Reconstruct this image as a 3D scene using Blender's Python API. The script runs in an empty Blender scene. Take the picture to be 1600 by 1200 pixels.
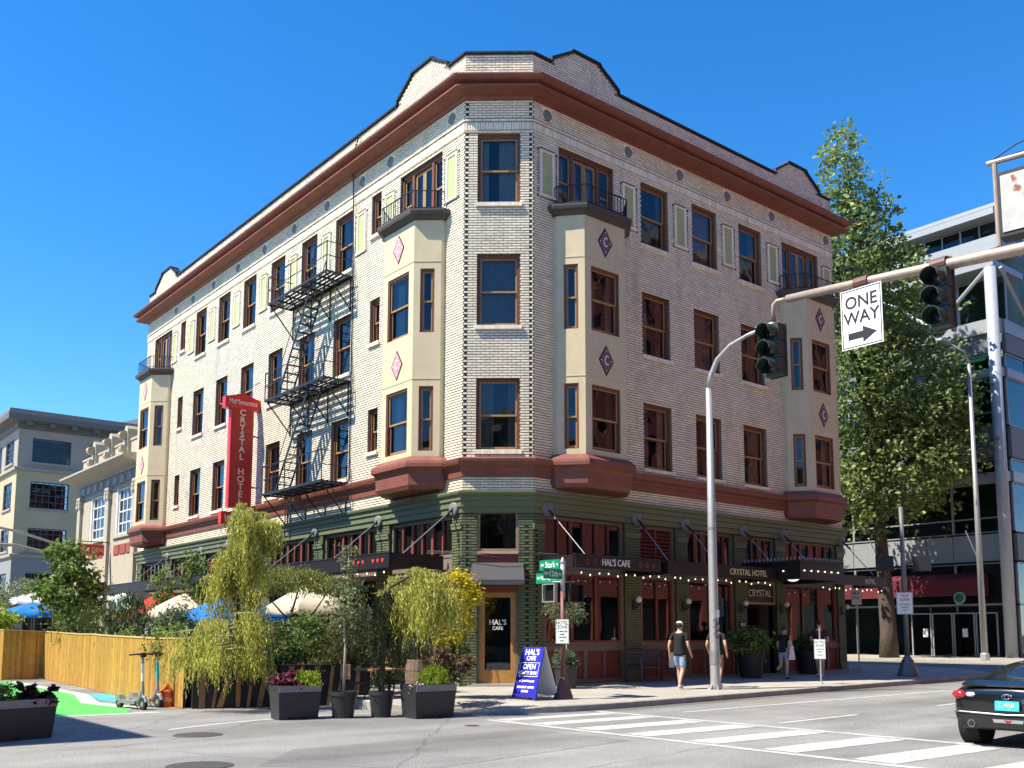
import bpy, bmesh, math, random
import numpy as np
from mathutils import Vector, Matrix
R_ = math.radians
random.seed(7); rng = np.random.default_rng(11)
scene = bpy.context.scene
C = bpy.context.scene.collection
# ------------------------------------------------------------------ camera
cam = bpy.data.cameras.new('camera'); camo = bpy.data.objects.new('camera', cam); C.objects.link(camo)
yaw, pitch, roll = 0.88594, 0.11798, 0.00207
Fv = Vector((math.cos(pitch)*math.cos(yaw), math.cos(pitch)*math.sin(yaw), math.sin(pitch)))
rv = Vector((math.sin(yaw), -math.cos(yaw), 0)); uv = rv.cross(Fv)
r2 = rv*math.cos(roll)+uv*math.sin(roll); u2 = -rv*math.sin(roll)+uv*math.cos(roll)
camo.matrix_world = Matrix(((r2.x,u2.x,-Fv.x,-15.836),(r2.y,u2.y,-Fv.y,-20.308),(r2.z,u2.z,-Fv.z,1.40),(0,0,0,1)))
cam.sensor_width = 36; cam.lens = 1515.73/1600*36; cam.shift_y = 211.35/1600
cam.clip_start = 0.1; cam.clip_end = 3000
scene.camera = camo
scene.render.resolution_x = 1024; scene.render.resolution_y = 768
# ------------------------------------------------------------------ sky and sun
SUN = Vector((-1.0, 0.35, 1.45)).normalized()
el = math.asin(SUN.z); az = math.atan2(SUN.x, SUN.y)
world = bpy.data.worlds.new('World'); scene.world = world; world.use_nodes = True
nt = world.node_tree; nt.nodes.clear()
sky = nt.nodes.new('ShaderNodeTexSky'); sky.sky_type = 'NISHITA'; sky.sun_disc = False
sky.sun_elevation = el; sky.sun_rotation = az; sky.air_density = 0.7; sky.dust_density = 0.0; sky.ozone_density = 1.6; sky.altitude = 60
hs = nt.nodes.new('ShaderNodeHueSaturation'); hs.inputs['Saturation'].default_value = 1.36; hs.inputs['Value'].default_value = 1.0
bgn = nt.nodes.new('ShaderNodeBackground'); bgn.inputs['Strength'].default_value = 0.15
on = nt.nodes.new('ShaderNodeOutputWorld')
nt.links.new(sky.outputs[0], hs.inputs['Color']); nt.links.new(hs.outputs[0], bgn.inputs[0]); nt.links.new(bgn.outputs[0], on.inputs[0])
sl = bpy.data.lights.new('sun', 'SUN'); sl.energy = 4.8; sl.angle = R_(0.5); sl.color = (1.0, 0.92, 0.78)
so = bpy.data.objects.new('sun', sl); C.objects.link(so); so.rotation_euler = (-SUN).to_track_quat('-Z', 'Y').to_euler(); so.location = SUN*100
vs = scene.view_settings; vs.view_transform = 'Standard'; vs.look = 'None'; vs.exposure = 1.08; vs.gamma = 1.0; vs.use_curve_mapping = False
scene.render.engine = 'CYCLES'
# ------------------------------------------------------------------ materials
MATS = {}
def mat(name, col, rough=0.7, metal=0.0, var=0.12, scale=6.0, bump=0.0, bscale=60.0, spec=0.4, tint=None, emit=None, coat=0.0, trans=0.0, dirt=0.0):
    if name in MATS: return MATS[name]
    m = bpy.data.materials.new(name); m.use_nodes = True; n = m.node_tree; b = n.nodes['Principled BSDF']
    b.inputs['Roughness'].default_value = rough; b.inputs['Metallic'].default_value = metal
    b.inputs['Specular IOR Level'].default_value = spec; b.inputs['Base Color'].default_value = (*col, 1)
    if coat: b.inputs['Coat Weight'].default_value = coat; b.inputs['Coat Roughness'].default_value = 0.04
    tc = n.nodes.new('ShaderNodeTexCoord')
    src = None
    if var > 0:
        ns = n.nodes.new('ShaderNodeTexNoise'); ns.inputs['Scale'].default_value = scale; ns.inputs['Detail'].default_value = 6; ns.inputs['Roughness'].default_value = .65
        n.links.new(tc.outputs['Object'], ns.inputs['Vector'])
        mr = n.nodes.new('ShaderNodeMapRange'); mr.inputs[1].default_value = .3; mr.inputs[2].default_value = .7; mr.inputs[3].default_value = 1-var; mr.inputs[4].default_value = 1+var
        n.links.new(ns.outputs['Fac'], mr.inputs[0]); src = mr.outputs[0]
    if tint:      # per-face 'tint' attribute plus object random: bricks, leaves, planks
        at = n.nodes.new('ShaderNodeAttribute'); at.attribute_name = 'tint'
        oi = n.nodes.new('ShaderNodeObjectInfo')
        ad = n.nodes.new('ShaderNodeMath'); ad.operation = 'ADD'; n.links.new(at.outputs['Fac'], ad.inputs[0]); n.links.new(oi.outputs['Random'], ad.inputs[1])
        fr = n.nodes.new('ShaderNodeMath'); fr.operation = 'FRACT'; n.links.new(ad.outputs[0], fr.inputs[0])
        m2 = n.nodes.new('ShaderNodeMapRange'); m2.inputs[3].default_value = tint[0]; m2.inputs[4].default_value = tint[1]; n.links.new(fr.outputs[0], m2.inputs[0])
        if src is None: src = m2.outputs[0]
        else:
            ml = n.nodes.new('ShaderNodeMath'); ml.operation = 'MULTIPLY'; n.links.new(src, ml.inputs[0]); n.links.new(m2.outputs[0], ml.inputs[1]); src = ml.outputs[0]
    if src is not None:
        vm = n.nodes.new('ShaderNodeVectorMath'); vm.operation = 'SCALE'; vm.inputs[0].default_value = col; n.links.new(src, vm.inputs['Scale'])
        out = vm.outputs[0]
        if dirt > 0:
            d = n.nodes.new('ShaderNodeTexNoise'); d.inputs['Scale'].default_value = .9; d.inputs['Detail'].default_value = 8; d.inputs['Roughness'].default_value = .7
            mp = n.nodes.new('ShaderNodeMapping'); mp.inputs['Scale'].default_value = (1.6, 1.6, .5); n.links.new(tc.outputs['Object'], mp.inputs[0]); n.links.new(mp.outputs[0], d.inputs['Vector'])
            r = n.nodes.new('ShaderNodeMapRange'); r.inputs[1].default_value = .52; r.inputs[2].default_value = .78; r.inputs[3].default_value = 0; r.inputs[4].default_value = dirt; n.links.new(d.outputs['Fac'], r.inputs[0])
            mx = n.nodes.new('ShaderNodeMix'); mx.data_type = 'RGBA'; n.links.new(r.outputs[0], mx.inputs[0]); n.links.new(out, mx.inputs[6]); mx.inputs[7].default_value = (.12, .10, .085, 1); out = mx.outputs[2]
        n.links.new(out, b.inputs['Base Color'])
    if bump > 0:
        nb = n.nodes.new('ShaderNodeTexNoise'); nb.inputs['Scale'].default_value = bscale; nb.inputs['Detail'].default_value = 4
        n.links.new(tc.outputs['Object'], nb.inputs['Vector'])
        bp = n.nodes.new('ShaderNodeBump'); bp.inputs['Strength'].default_value = bump; bp.inputs['Distance'].default_value = .02
        n.links.new(nb.outputs['Fac'], bp.inputs['Height']); n.links.new(bp.outputs[0], b.inputs['Normal'])
    if emit: b.inputs['Emission Color'].default_value = (*emit[0], 1); b.inputs['Emission Strength'].default_value = emit[1]
    if trans:     # leaves: light through the blade
        tb = n.nodes.new('ShaderNodeBsdfTranslucent'); mxs = n.nodes.new('ShaderNodeMixShader'); mxs.inputs[0].default_value = trans
        o = n.nodes['Material Output']
        if src is not None: n.links.new(out, tb.inputs[0])
        else: tb.inputs[0].default_value = (*col, 1)
        n.links.new(b.outputs[0], mxs.inputs[1]); n.links.new(tb.outputs[0], mxs.inputs[2]); n.links.new(mxs.outputs[0], o.inputs[0])
    MATS[name] = m; return m
def glass_mat(name, ior=1.7, tintc=(.55,.6,.6), rough=0.01, wob=.012):
    if name in MATS: return MATS[name]
    m = bpy.data.materials.new(name); m.use_nodes = True; n = m.node_tree; n.nodes.clear()
    o = n.nodes.new('ShaderNodeOutputMaterial'); fr = n.nodes.new('ShaderNodeFresnel'); fr.inputs['IOR'].default_value = ior
    t = n.nodes.new('ShaderNodeBsdfTransparent'); t.inputs[0].default_value = (*tintc, 1)
    g = n.nodes.new('ShaderNodeBsdfGlossy'); g.inputs['Roughness'].default_value = rough; g.inputs[0].default_value = (.95,.97,1,1)
    tc = n.nodes.new('ShaderNodeTexCoord'); ns = n.nodes.new('ShaderNodeTexNoise'); ns.inputs['Scale'].default_value = 1.36; ns.inputs['Detail'].default_value = 1
    bp = n.nodes.new('ShaderNodeBump'); bp.inputs['Strength'].default_value = 1; bp.inputs['Distance'].default_value = wob
    oi = n.nodes.new('ShaderNodeObjectInfo'); va = n.nodes.new('ShaderNodeVectorMath'); va.operation = 'ADD'
    n.links.new(tc.outputs['Object'], va.inputs[0]); sc = n.nodes.new('ShaderNodeVectorMath'); sc.operation = 'SCALE'; sc.inputs[0].default_value = (37,17,53); n.links.new(oi.outputs['Random'], sc.inputs['Scale']); n.links.new(sc.outputs[0], va.inputs[1])
    n.links.new(va.outputs[0], ns.inputs['Vector']); n.links.new(ns.outputs['Fac'], bp.inputs['Height']); n.links.new(bp.outputs[0], g.inputs['Normal'])
    mx = n.nodes.new('ShaderNodeMixShader'); n.links.new(fr.outputs[0], mx.inputs[0]); n.links.new(t.outputs[0], mx.inputs[1]); n.links.new(g.outputs[0], mx.inputs[2]); n.links.new(mx.outputs[0], o.inputs[0])
    MATS[name] = m; return m
# ------------------------------------------------------------------ mesh helpers
class MB:
    def __init__(s): s.v = []; s.f = []; s.t = []
    def add(s, vs, fs, t=0.0):
        o = len(s.v); s.v += [tuple(v) for v in vs]; s.f += [tuple(i+o for i in f) for f in fs]; s.t += [t]*len(fs); return s
    def box(s, x0, x1, y0, y1, z0, z1, t=0.0):
        return s.add([(x0,y0,z0),(x1,y0,z0),(x1,y1,z0),(x0,y1,z0),(x0,y0,z1),(x1,y0,z1),(x1,y1,z1),(x0,y1,z1)],
                     [(3,2,1,0),(4,5,6,7),(0,1,5,4),(1,2,6,5),(2,3,7,6),(3,0,4,7)], t)
    def bar(s, a, b, w, h=None, up=(0,0,1), t=0.0):
        a, b = Vector(a), Vector(b); h = h or w; d = (b-a)
        if d.length < 1e-6: return s
        d.normalize(); u = Vector(up)
        if abs(d.dot(u)) > .98: u = Vector((1,0,0))
        x = d.cross(u).normalized(); y = x.cross(d).normalized(); p = []
        for e in (a, b):
            for (i, j) in ((-1,-1),(1,-1),(1,1),(-1,1)): p.append(e+x*(i*w/2)+y*(j*h/2))
        return s.add(p, [(3,2,1,0),(4,5,6,7),(0,1,5,4),(1,2,6,5),(2,3,7,6),(3,0,4,7)], t)
    def tube(s, pts, r, n=8, cap=True, t=0.0):
        pts = [Vector(p) for p in pts]; rs = r if isinstance(r, (list, tuple)) else [r]*len(pts); vs = []; pv = None
        for i, p in enumerate(pts):
            d = (pts[min(i+1, len(pts)-1)]-pts[max(i-1, 0)]).normalized()
            if pv is None:
                q = Vector((0,0,1)) if abs(d.z) < .9 else Vector((1,0,0)); x = d.cross(q).normalized()
            else:
                x = (pv-d*pv.dot(d)); x = x.normalized() if x.length > 1e-5 else d.orthogonal().normalized()
            pv = x; y = d.cross(x)
            for k in range(n):
                a = 2*math.pi*k/n; vs.append(p+x*(math.cos(a)*rs[i])+y*(math.sin(a)*rs[i]))
        fs = []
        for i in range(len(pts)-1):
            for k in range(n): fs.append((i*n+k, i*n+(k+1)%n, (i+1)*n+(k+1)%n, (i+1)*n+k))
        if cap: fs += [tuple(reversed(range(n))), tuple(range((len(pts)-1)*n, len(pts)*n))]
        return s.add(vs, fs, t)
    def lathe(s, prof, c=(0,0,0), n=16, t=0.0, sx=1, sy=1, rot=0):
        vs = []; fs = []
        for (r, z) in prof:
            for k in range(n):
                a = 2*math.pi*(k)/n+rot; vs.append((c[0]+r*sx*math.cos(a), c[1]+r*sy*math.sin(a), c[2]+z))
        for i in range(len(prof)-1):
            for k in range(n): fs.append((i*n+k, i*n+(k+1)%n, (i+1)*n+(k+1)%n, (i+1)*n+k))
        fs += [tuple(reversed(range(n))), tuple(range((len(prof)-1)*n, len(prof)*n))]
        return s.add(vs, fs, t)
    def prism(s, poly, y0, y1, t=0.0, axis='y'):   # polygon in (x,z) extruded along y, or (x,y) along z
        n = len(poly)
        f = (lambda p, k: (p[0], k, p[1])) if axis == 'y' else ((lambda p, k: (p[0], p[1], k)) if axis == 'z' else (lambda p, k: (k, p[0], p[1])))
        vs = [f(p, y0) for p in poly]+[f(p, y1) for p in poly]
        return s.add(vs, [tuple(range(n)), tuple(range(2*n-1, n-1, -1))]+[(i, i+n, (i+1) % n+n, (i+1) % n) for i in range(n)], t)
    def quad(s, a, b, c, d, t=0.0): return s.add([a,b,c,d], [(0,1,2,3)], t)
    def sweep(s, prof, path, closed=False, t=0.0, cap=True):   # prof: (out, z); path: 2D points, outward = right-hand side of travel
        P = [Vector(p) for p in path]; n = len(P); vs = []
        for i in range(n):
            d0 = (P[i]-P[i-1]).normalized() if (i > 0 or closed) else None
            d1 = (P[(i+1) % n]-P[i]).normalized() if (i < n-1 or closed) else None
            d0 = d0 or d1; d1 = d1 or d0
            n0 = Vector((d0.y, -d0.x)); n1 = Vector((d1.y, -d1.x)); m = (n0+n1); m = m/(m.length_squared)*2 if m.length > 1e-6 else n0
            for (o, z) in prof: vs.append((P[i].x+m.x*o, P[i].y+m.y*o, z))
        k = len(prof); fs = []
        for i in range(n if closed else n-1):
            for j in range(k-1): a = i*k+j; b = ((i+1) % n)*k+j; fs.append((a, b, b+1, a+1))
        if cap and not closed: fs += [tuple(range(k)), tuple(reversed(range((n-1)*k, n*k)))]
        return s.add(vs, fs, t)
    def build(s, name, m, parent=None, smooth=False, loc=None, rz=None, fix=True):
        me = bpy.data.meshes.new(name); me.from_pydata(s.v, [], s.f)
        if any(s.t):
            a = me.attributes.new('tint', 'FLOAT', 'FACE'); a.data.foreach_set('value', np.array(s.t, dtype=np.float32))
        me.materials.append(m)
        if fix and len(s.f) < 30000:
            bm = bmesh.new(); bm.from_mesh(me); bmesh.ops.recalc_face_normals(bm, faces=bm.faces); bm.to_mesh(me); bm.free()
        if smooth: me.shade_smooth()
        return link(name, me, parent, loc, rz)
def link(name, data, parent=None, loc=None, rz=None, scale=None):
    o = bpy.data.objects.new(name, data); C.objects.link(o)
    if parent is not None: o.parent = parent
    if loc is not None: o.location = loc
    if rz is not None: o.rotation_euler = (0, 0, rz)
    if scale is not None: o.scale = scale
    return o
def tag(o, label=None, cat=None, group=None, kind=None):
    if label: o['label'] = label
    if cat: o['category'] = cat
    if group: o['group'] = group
    if kind: o['kind'] = kind
    return o
def thing(name, label, cat, loc=(0,0,0), rz=0, group=None):
    return tag(link(name, None, None, loc, rz), label, cat, group)
def kids(o): return [c for c in o.children]
def copy_tree(o, parent=None):
    c = o.copy(); C.objects.link(c); c.parent = parent
    for ch in kids(o): copy_tree(ch, c)
    return c
_fonts = {}
def text_mesh(txt, size, depth=.01, bold=0.0, sx=1.0, align='CENTER', shear=0):
    cu = bpy.data.curves.new('t', 'FONT'); cu.body = txt; cu.size = size; cu.extrude = depth; cu.align_x = align; cu.align_y = 'CENTER'; cu.offset = bold; cu.resolution_u = 3; cu.shear = shear
    o = bpy.data.objects.new('t', cu); C.objects.link(o)
    dg = bpy.context.evaluated_depsgraph_get(); me = bpy.data.meshes.new_from_object(o.evaluated_get(dg))
    bpy.data.objects.remove(o); bpy.data.curves.remove(cu)
    if sx != 1: me.transform(Matrix.Diagonal((sx,1,1,1)))
    return me
def lettering(txt, size, m, parent, loc, rot=(math.pi/2,0,0), depth=.008, bold=0.0, sx=1.0, name='lettering', shear=0):
    me = text_mesh(txt, size, depth, bold, sx, shear=shear); me.materials.append(m)
    o = link(name, me, parent, loc); o.rotation_euler = rot; return o
def gnd(x, y=None):
    return -0.26+0.011*max(x, 0.0)/(1+0.1*math.exp(-max(x,0)))
def swk(x, y):      # pavement along the right-hand front of the hotel
    return gnd(x)+.14+.02*(min(max(y,-4.6),0.5)+4.6)
def obj_mesh(me, name, m, parent=None, **k):
    me.materials.append(m); return link(name, me, parent, **k)
# ------------------------------------------------------------------ ground, road, pavement
def asphalt(name, col, speck):
    m = mat(name, col, .85, var=.16, scale=.7, bump=.25, bscale=130, spec=.25); n = m.node_tree; b = n.nodes['Principled BSDF']
    tc = n.nodes.new('ShaderNodeTexCoord'); nz = n.nodes.new('ShaderNodeTexNoise'); nz.inputs['Scale'].default_value = 42; nz.inputs['Detail'].default_value = 5; nz.inputs['Roughness'].default_value = .75; n.links.new(tc.outputs['Object'], nz.inputs['Vector'])
    mr = n.nodes.new('ShaderNodeMapRange'); mr.inputs[1].default_value = .35; mr.inputs[2].default_value = .68; mr.inputs[3].default_value = 1-speck; mr.inputs[4].default_value = 1+speck*1.3; n.links.new(nz.outputs['Fac'], mr.inputs[0])
    # old patched strips along the lanes
    n3 = n.nodes.new('ShaderNodeTexNoise'); n3.inputs['Scale'].default_value = 1; n3.inputs['Detail'].default_value = 3
    mp = n.nodes.new('ShaderNodeMapping'); mp.inputs['Scale'].default_value = (.07, .6, 1); n.links.new(tc.outputs['Object'], mp.inputs[0]); n.links.new(mp.outputs[0], n3.inputs['Vector'])
    m3 = n.nodes.new('ShaderNodeMapRange'); m3.inputs[1].default_value = .35; m3.inputs[2].default_value = .65; m3.inputs[3].default_value = .74; m3.inputs[4].default_value = 1.18; n.links.new(n3.outputs['Fac'], m3.inputs[0])
    l = b.inputs['Base Color'].links[0]; src = l.from_socket
    v = n.nodes.new('ShaderNodeVectorMath'); v.operation = 'SCALE'; n.links.new(src, v.inputs[0]); n.links.new(mr.outputs[0], v.inputs['Scale'])
    v2 = n.nodes.new('ShaderNodeVectorMath'); v2.operation = 'SCALE'; n.links.new(v.outputs[0], v2.inputs[0]); n.links.new(m3.outputs[0], v2.inputs['Scale']); out = v2.outputs[0]
    # thin sealed cracks
    vo = n.nodes.new('ShaderNodeTexVoronoi'); vo.feature = 'DISTANCE_TO_EDGE'; vo.inputs['Scale'].default_value = .22
    wn = n.nodes.new('ShaderNodeTexNoise'); wn.inputs['Scale'].default_value = .9; wn.inputs['Detail'].default_value = 4; n.links.new(tc.outputs['Object'], wn.inputs['Vector'])
    mxv = n.nodes.new('ShaderNodeMix'); mxv.data_type = 'RGBA'; mxv.inputs[0].default_value = .35; n.links.new(tc.outputs['Object'], mxv.inputs[6]); n.links.new(wn.outputs['Color'], mxv.inputs[7]); n.links.new(mxv.outputs[2], vo.inputs['Vector'])
    cr = n.nodes.new('ShaderNodeMapRange'); cr.inputs[1].default_value = .001; cr.inputs[2].default_value = .0045; cr.inputs[3].default_value = .72; cr.inputs[4].default_value = 1; n.links.new(vo.outputs['Distance'], cr.inputs[0])
    v3 = n.nodes.new('ShaderNodeVectorMath'); v3.operation = 'SCALE'; n.links.new(out, v3.inputs[0]); n.links.new(cr.outputs[0], v3.inputs['Scale'])
    n.links.new(v3.outputs[0], b.inputs['Base Color']); return m
m_road = asphalt('asphalt', (.205,.203,.195), .5)
def strip_sheet(name, xs, ys, zf, m, parent=None):
    vs = [(x, y, zf(x, y)) for x in xs for y in ys]; k = len(ys)
    fs = [(i*k+j, (i+1)*k+j, (i+1)*k+j+1, i*k+j+1) for i in range(len(xs)-1) for j in range(k-1)]
    b = MB(); b.add(vs, fs); return b.build(name, m, parent, fix=False)
xs_r = [-600,-200,-60]+list(np.arange(-24, 60, 2.0))+[80,120,200,400,900]
tag(strip_sheet('road', xs_r, [-600,-100,-20,0,20,100,700], lambda x, y: gnd(min(x,60)), m_road), 'grey asphalt roadway across the street corner', kind='structure')
m_conc = mat('pavement_concrete', (.36,.335,.29), .85, var=.14, scale=1.2, bump=.25, bscale=60)
def joints(m, sx, sy):
    n = m.node_tree; b = n.nodes['Principled BSDF']; tc = n.nodes.new('ShaderNodeTexCoord'); bt = n.nodes.new('ShaderNodeTexBrick'); bt.offset = 0
    bt.inputs['Scale'].default_value = 1; bt.inputs['Brick Width'].default_value = sx; bt.inputs['Row Height'].default_value = sy; bt.inputs['Mortar Size'].default_value = .012
    bt.inputs[1].default_value = (1,1,1,1); bt.inputs[2].default_value = (.9,.9,.9,1); bt.inputs[3].default_value = (.45,.45,.45,1)
    n.links.new(tc.outputs['Object'], bt.inputs['Vector']); src = b.inputs['Base Color'].links[0].from_socket
    v = n.nodes.new('ShaderNodeVectorMath'); v.operation = 'MULTIPLY'; n.links.new(src, v.inputs[0]); n.links.new(bt.outputs['Color'], v.inputs[1]); n.links.new(v.outputs[0], b.inputs['Base Color'])
joints(m_conc, 1.5, 1.5)
KP = []; IN = []
for y in np.linspace(42, -1.15, 20): KP.append((-4.6, y)); IN.append((0.0, max(y, 1.28)))
for k in range(1, 13):
    a = math.pi+math.pi/2*k/12; KP.append((-1.1+3.5*math.cos(a), -1.15+3.5*math.sin(a))); f = k/12; IN.append((1.51*f, 1.28*(1-f)))
for x in np.linspace(-.4, 17.4, 24): KP.append((x, -4.65)); IN.append((min(max(x, 1.51), 16.85), 0.0))
for k in range(1, 9):
    a = -math.pi/2+math.pi/2*k/8; KP.append((17.4+3.6*math.cos(a), -1.05+3.6*math.sin(a))); IN.append((16.85, 0.0))
for y in np.linspace(0, 42, 14): KP.append((21.0, y)); IN.append((16.85, max(y, .0)))
def ramp(x, y):      # kerb cut at the corner facing the camera
    d = math.hypot(x+3.45, y+3.6); return max(0, 1-d/1.9)
def swz(x, y):
    z = swk(x, y); r = ramp(x, y); r = r*r*(3-2*r); return z*(1-r)+(gnd(x)+.004)*r
fr_ = [0.03, .06, .12, .2, .3, .45, .65, .85, 1.0]
vs = []; fs = []
for (kx, ky), (ix, iy) in zip(KP, IN):
    for f in fr_: x = kx+(ix-kx)*f; y = ky+(iy-ky)*f; vs.append((x, y, swz(x, y) if f < 1 else swz(x, y)))
k = len(fr_)
for i in range(len(KP)-1):
    for j in range(k-1): fs.append((i*k+j, (i+1)*k+j, (i+1)*k+j+1, i*k+j+1))
b = MB(); b.add(vs, fs); tag(b.build('pavement', m_conc, None, smooth=True, fix=False), 'concrete pavement round the hotel corner', kind='structure')
m_kerb = mat('kerb_stone', (.30,.285,.26), .9, var=.25, scale=4, bump=.5, bscale=40)
vs = []; fs = []
for (kx, ky), (ix, iy) in zip(KP, IN):
    x3, y3 = kx+(ix-kx)*.031, ky+(iy-ky)*.031; zt = swz(x3, y3)+.003
    vs += [(kx, ky, gnd(kx)-.1), (kx, ky, min(zt-.02, zt)), (kx+(x3-kx)*.2, ky+(y3-ky)*.2, zt), (x3, y3, zt), (x3, y3, gnd(kx)-.1)]
for i in range(len(KP)-1):
    for j in range(4): fs.append((i*5+j, (i+1)*5+j, (i+1)*5+j+1, i*5+j+1))
b = MB(); b.add(vs, fs); tag(b.build('kerb', m_kerb, None, fix=False), 'grey stone kerb round the corner pavement', kind='structure')
m_gut = asphalt('gutter_grime', (.15,.14,.125), .45)
b = MB(); X = np.linspace(-1.0, 17.4, 20); b.add([(x, y, gnd(x)+.003) for x in X for y in (-4.66, -5.05)], [(2*i, 2*i+2, 2*i+3, 2*i+1) for i in range(19)]); tag(b.build('gutter', m_gut, None), 'grimy gutter strip along the kerb', kind='structure')
# far pavement and the one behind the camera side
def slab(name, x0, x1, y0, y1, h=.13, label=''):
    b = MB(); X = np.linspace(x0, x1, 8)
    for i in range(7):
        za, zb = gnd(min(X[i],60)), gnd(min(X[i+1],60))
        b.add([(X[i],y0,za-.2),(X[i+1],y0,zb-.2),(X[i+1],y1,zb-.2),(X[i],y1,za-.2),(X[i],y0,za+h),(X[i+1],y0,zb+h),(X[i+1],y1,zb+h),(X[i],y1,za+h)], [(4,5,6,7),(0,1,5,4),(2,3,7,6)]+([(3,0,4,7)] if i == 0 else [])+([(1,2,6,5)] if i == 6 else []))
    return tag(b.build(name, m_conc, None, fix=False), label, kind='structure')
slab('pavement', 31.0, 36.2, -1.5, 80, label='concrete pavement before the glass building')
slab('pavement', 31.0, 90, -4.65, -1.49, label='concrete pavement along the far block')
slab('pavement', -40, -15.5, -4.5, 60, label='pavement across the side street')
slab('pavement', -11, 60, -20.4, -16.6, label='pavement across the street')
# road markings
m_paint = mat('road_paint', (.44,.44,.42), .75, var=.25, scale=5, bump=.15, bscale=90)
def worn(m):
    n = m.node_tree; b = n.nodes['Principled BSDF']; src = b.inputs['Base Color'].links[0].from_socket
    tc = n.nodes.new('ShaderNodeTexCoord'); nz = n.nodes.new('ShaderNodeTexNoise'); nz.inputs['Scale'].default_value = 7; nz.inputs['Detail'].default_value = 9; nz.inputs['Roughness'].default_value = .8; n.links.new(tc.outputs['Object'], nz.inputs['Vector'])
    r = n.nodes.new('ShaderNodeMapRange'); r.inputs[1].default_value = .54; r.inputs[2].default_value = .66; n.links.new(nz.outputs['Fac'], r.inputs[0])
    mx = n.nodes.new('ShaderNodeMix'); mx.data_type = 'RGBA'; n.links.new(r.outputs[0], mx.inputs[0]); n.links.new(src, mx.inputs[6]); mx.inputs[7].default_value = (.16,.155,.15,1); n.links.new(mx.outputs[2], b.inputs['Base Color'])
worn(m_paint)
def marking(name, polys, m, dz, label):
    b = MB()
    for p in polys: b.add([(x, y, gnd(x)+dz) for x, y in p], [tuple(range(len(p)))])
    return tag(b.build(name, m, None), label, kind='structure')
def jig(poly, a=.02): return [(x+random.uniform(-a,a), y+random.uniform(-a,a)) for x, y in poly]
zb = [jig([(-3.86, y0-.0), (-1.0, y0-.08), (-1.0, y0-.08-w), (-3.86, y0-w)]) for y0, w in ((-5.12,.45),(-6.18,.52),(-7.4,.55),(-8.62,.58),(-9.98,.6),(-11.4,.62),(-12.85,.66),(-14.4,.66))]
for i, z in enumerate(zb): marking('crosswalk_bar', [z], m_paint, .005, 'white painted crosswalk bar')
marking('crosswalk_line', [jig([(-4.12,-5.1),(-4.12,-17),(-3.92,-17),(-3.92,-5.1)])], m_paint, .0045, 'white crosswalk edge line nearest the camera')
marking('crosswalk_line', [jig([(-.94,-4.9),(-.94,-17),(-.72,-17),(-.72,-4.9)])], m_paint, .0045, 'white crosswalk edge line on the far side')
marking('edge_line', [[(.4,-6.2),(20,-7.1),(20,-7.22),(.4,-6.33)]], m_paint, .005, 'thin white parking lane line')
for x0, x1 in ((-.2,2.5),(5.8,7.6),(12,14)): marking('lane_dash', [[(x0,-9.02),(x1,-9.02),(x1,-9.15),(x0,-9.15)]], m_paint, .005, 'white lane dash')
marking('stop_line', [[(-9.6,-3.2),(-8.6,-2.7),(-7.5,-2.36),(-6.2,-2.2),(-5,-2.3),(-5,-2.42),(-6.2,-2.33),(-7.5,-2.5),(-8.6,-2.85),(-9.6,-3.34)]], m_paint, .005, 'curved white line at the plaza mouth')
m_patch = asphalt('dark_asphalt_patch', (.165,.163,.158), .4)
marking('road_patch', [[(-9.2,-7.2),(-4.6,-7.0),(-4.5,-9.4),(-9.0,-10.2),(-10.4,-8.6)]], m_patch, .003, 'smoother darker asphalt patch beside the crosswalk')
marking('road_patch', [[(3.2,-10.6),(13,-10.3),(13,-11.6),(3.4,-11.9)]], m_patch, .003, 'darker asphalt strip in the far lane')
m_green = mat('green_road_paint', (.075,.40,.075), .8, var=.2, scale=3, bump=.2, bscale=80); worn(m_green)
m_teal = mat('teal_road_paint', (.06,.33,.38), .8, var=.2, scale=3); worn(m_teal)
marking('bike_lane_paint', [[(-14,1.0),(-9.05,.75),(-8.55,1.9),(-8.9,4.5),(-8.1,8),(-7.95,17),(-14,18)]], m_green, .005, 'bright green bike lane paint')
marking('bike_lane_edge', [jig([(-14,.72),(-8.4,.42),(-8.4,.75),(-14,1.0)])], m_paint, .006, 'white edge of the green paint')
marking('bike_lane_edge', [jig([(-8.55,1.9),(-8.15,1.7),(-8.5,4.5),(-7.75,8),(-7.6,17),(-7.9,17),(-8.1,8),(-8.9,4.5)])], m_paint, .006, 'white curved edge of the green paint')
marking('teal_paint', [[(-8.1,3.6),(-7.4,3.6),(-7.3,8),(-7.75,8),(-8.3,5)]], m_teal, .005, 'teal painted patch beside the bamboo fence')
m_iron = mat('manhole_iron', (.09,.085,.08), .6, .5, var=.3, scale=20, bump=.6, bscale=45)
for i, (x, y, r, l) in enumerate(((-9.53,-4.42,.40,'round iron manhole cover near the planters'),(-10.96,-8.12,.42,'round iron manhole cover at the bottom of the picture'),(-5.0,-5.9,.14,'small round valve cover by the crosswalk'))):
    b = MB(); b.lathe([(r,-.02),(r,.004),(r-.02,.010),(r-.05,.006),(r-.06,.010)], (0,0,0), 28)
    o = b.build('manhole_cover', m_iron, None, loc=(x, y, gnd(x))); tag(o, l, 'manhole cover')
# ------------------------------------------------------------------ hotel: frames and helpers
c1, c2 = 1.279, 1.510; LC = math.hypot(c1, c2); L_END = 28.15; R_END = 16.85
FAC = {'R': ((0,0,0), 0.0), 'L': ((0,0,0), -math.pi/2), 'C': ((0,c1,0), math.atan2(-c1, c2))}
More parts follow.
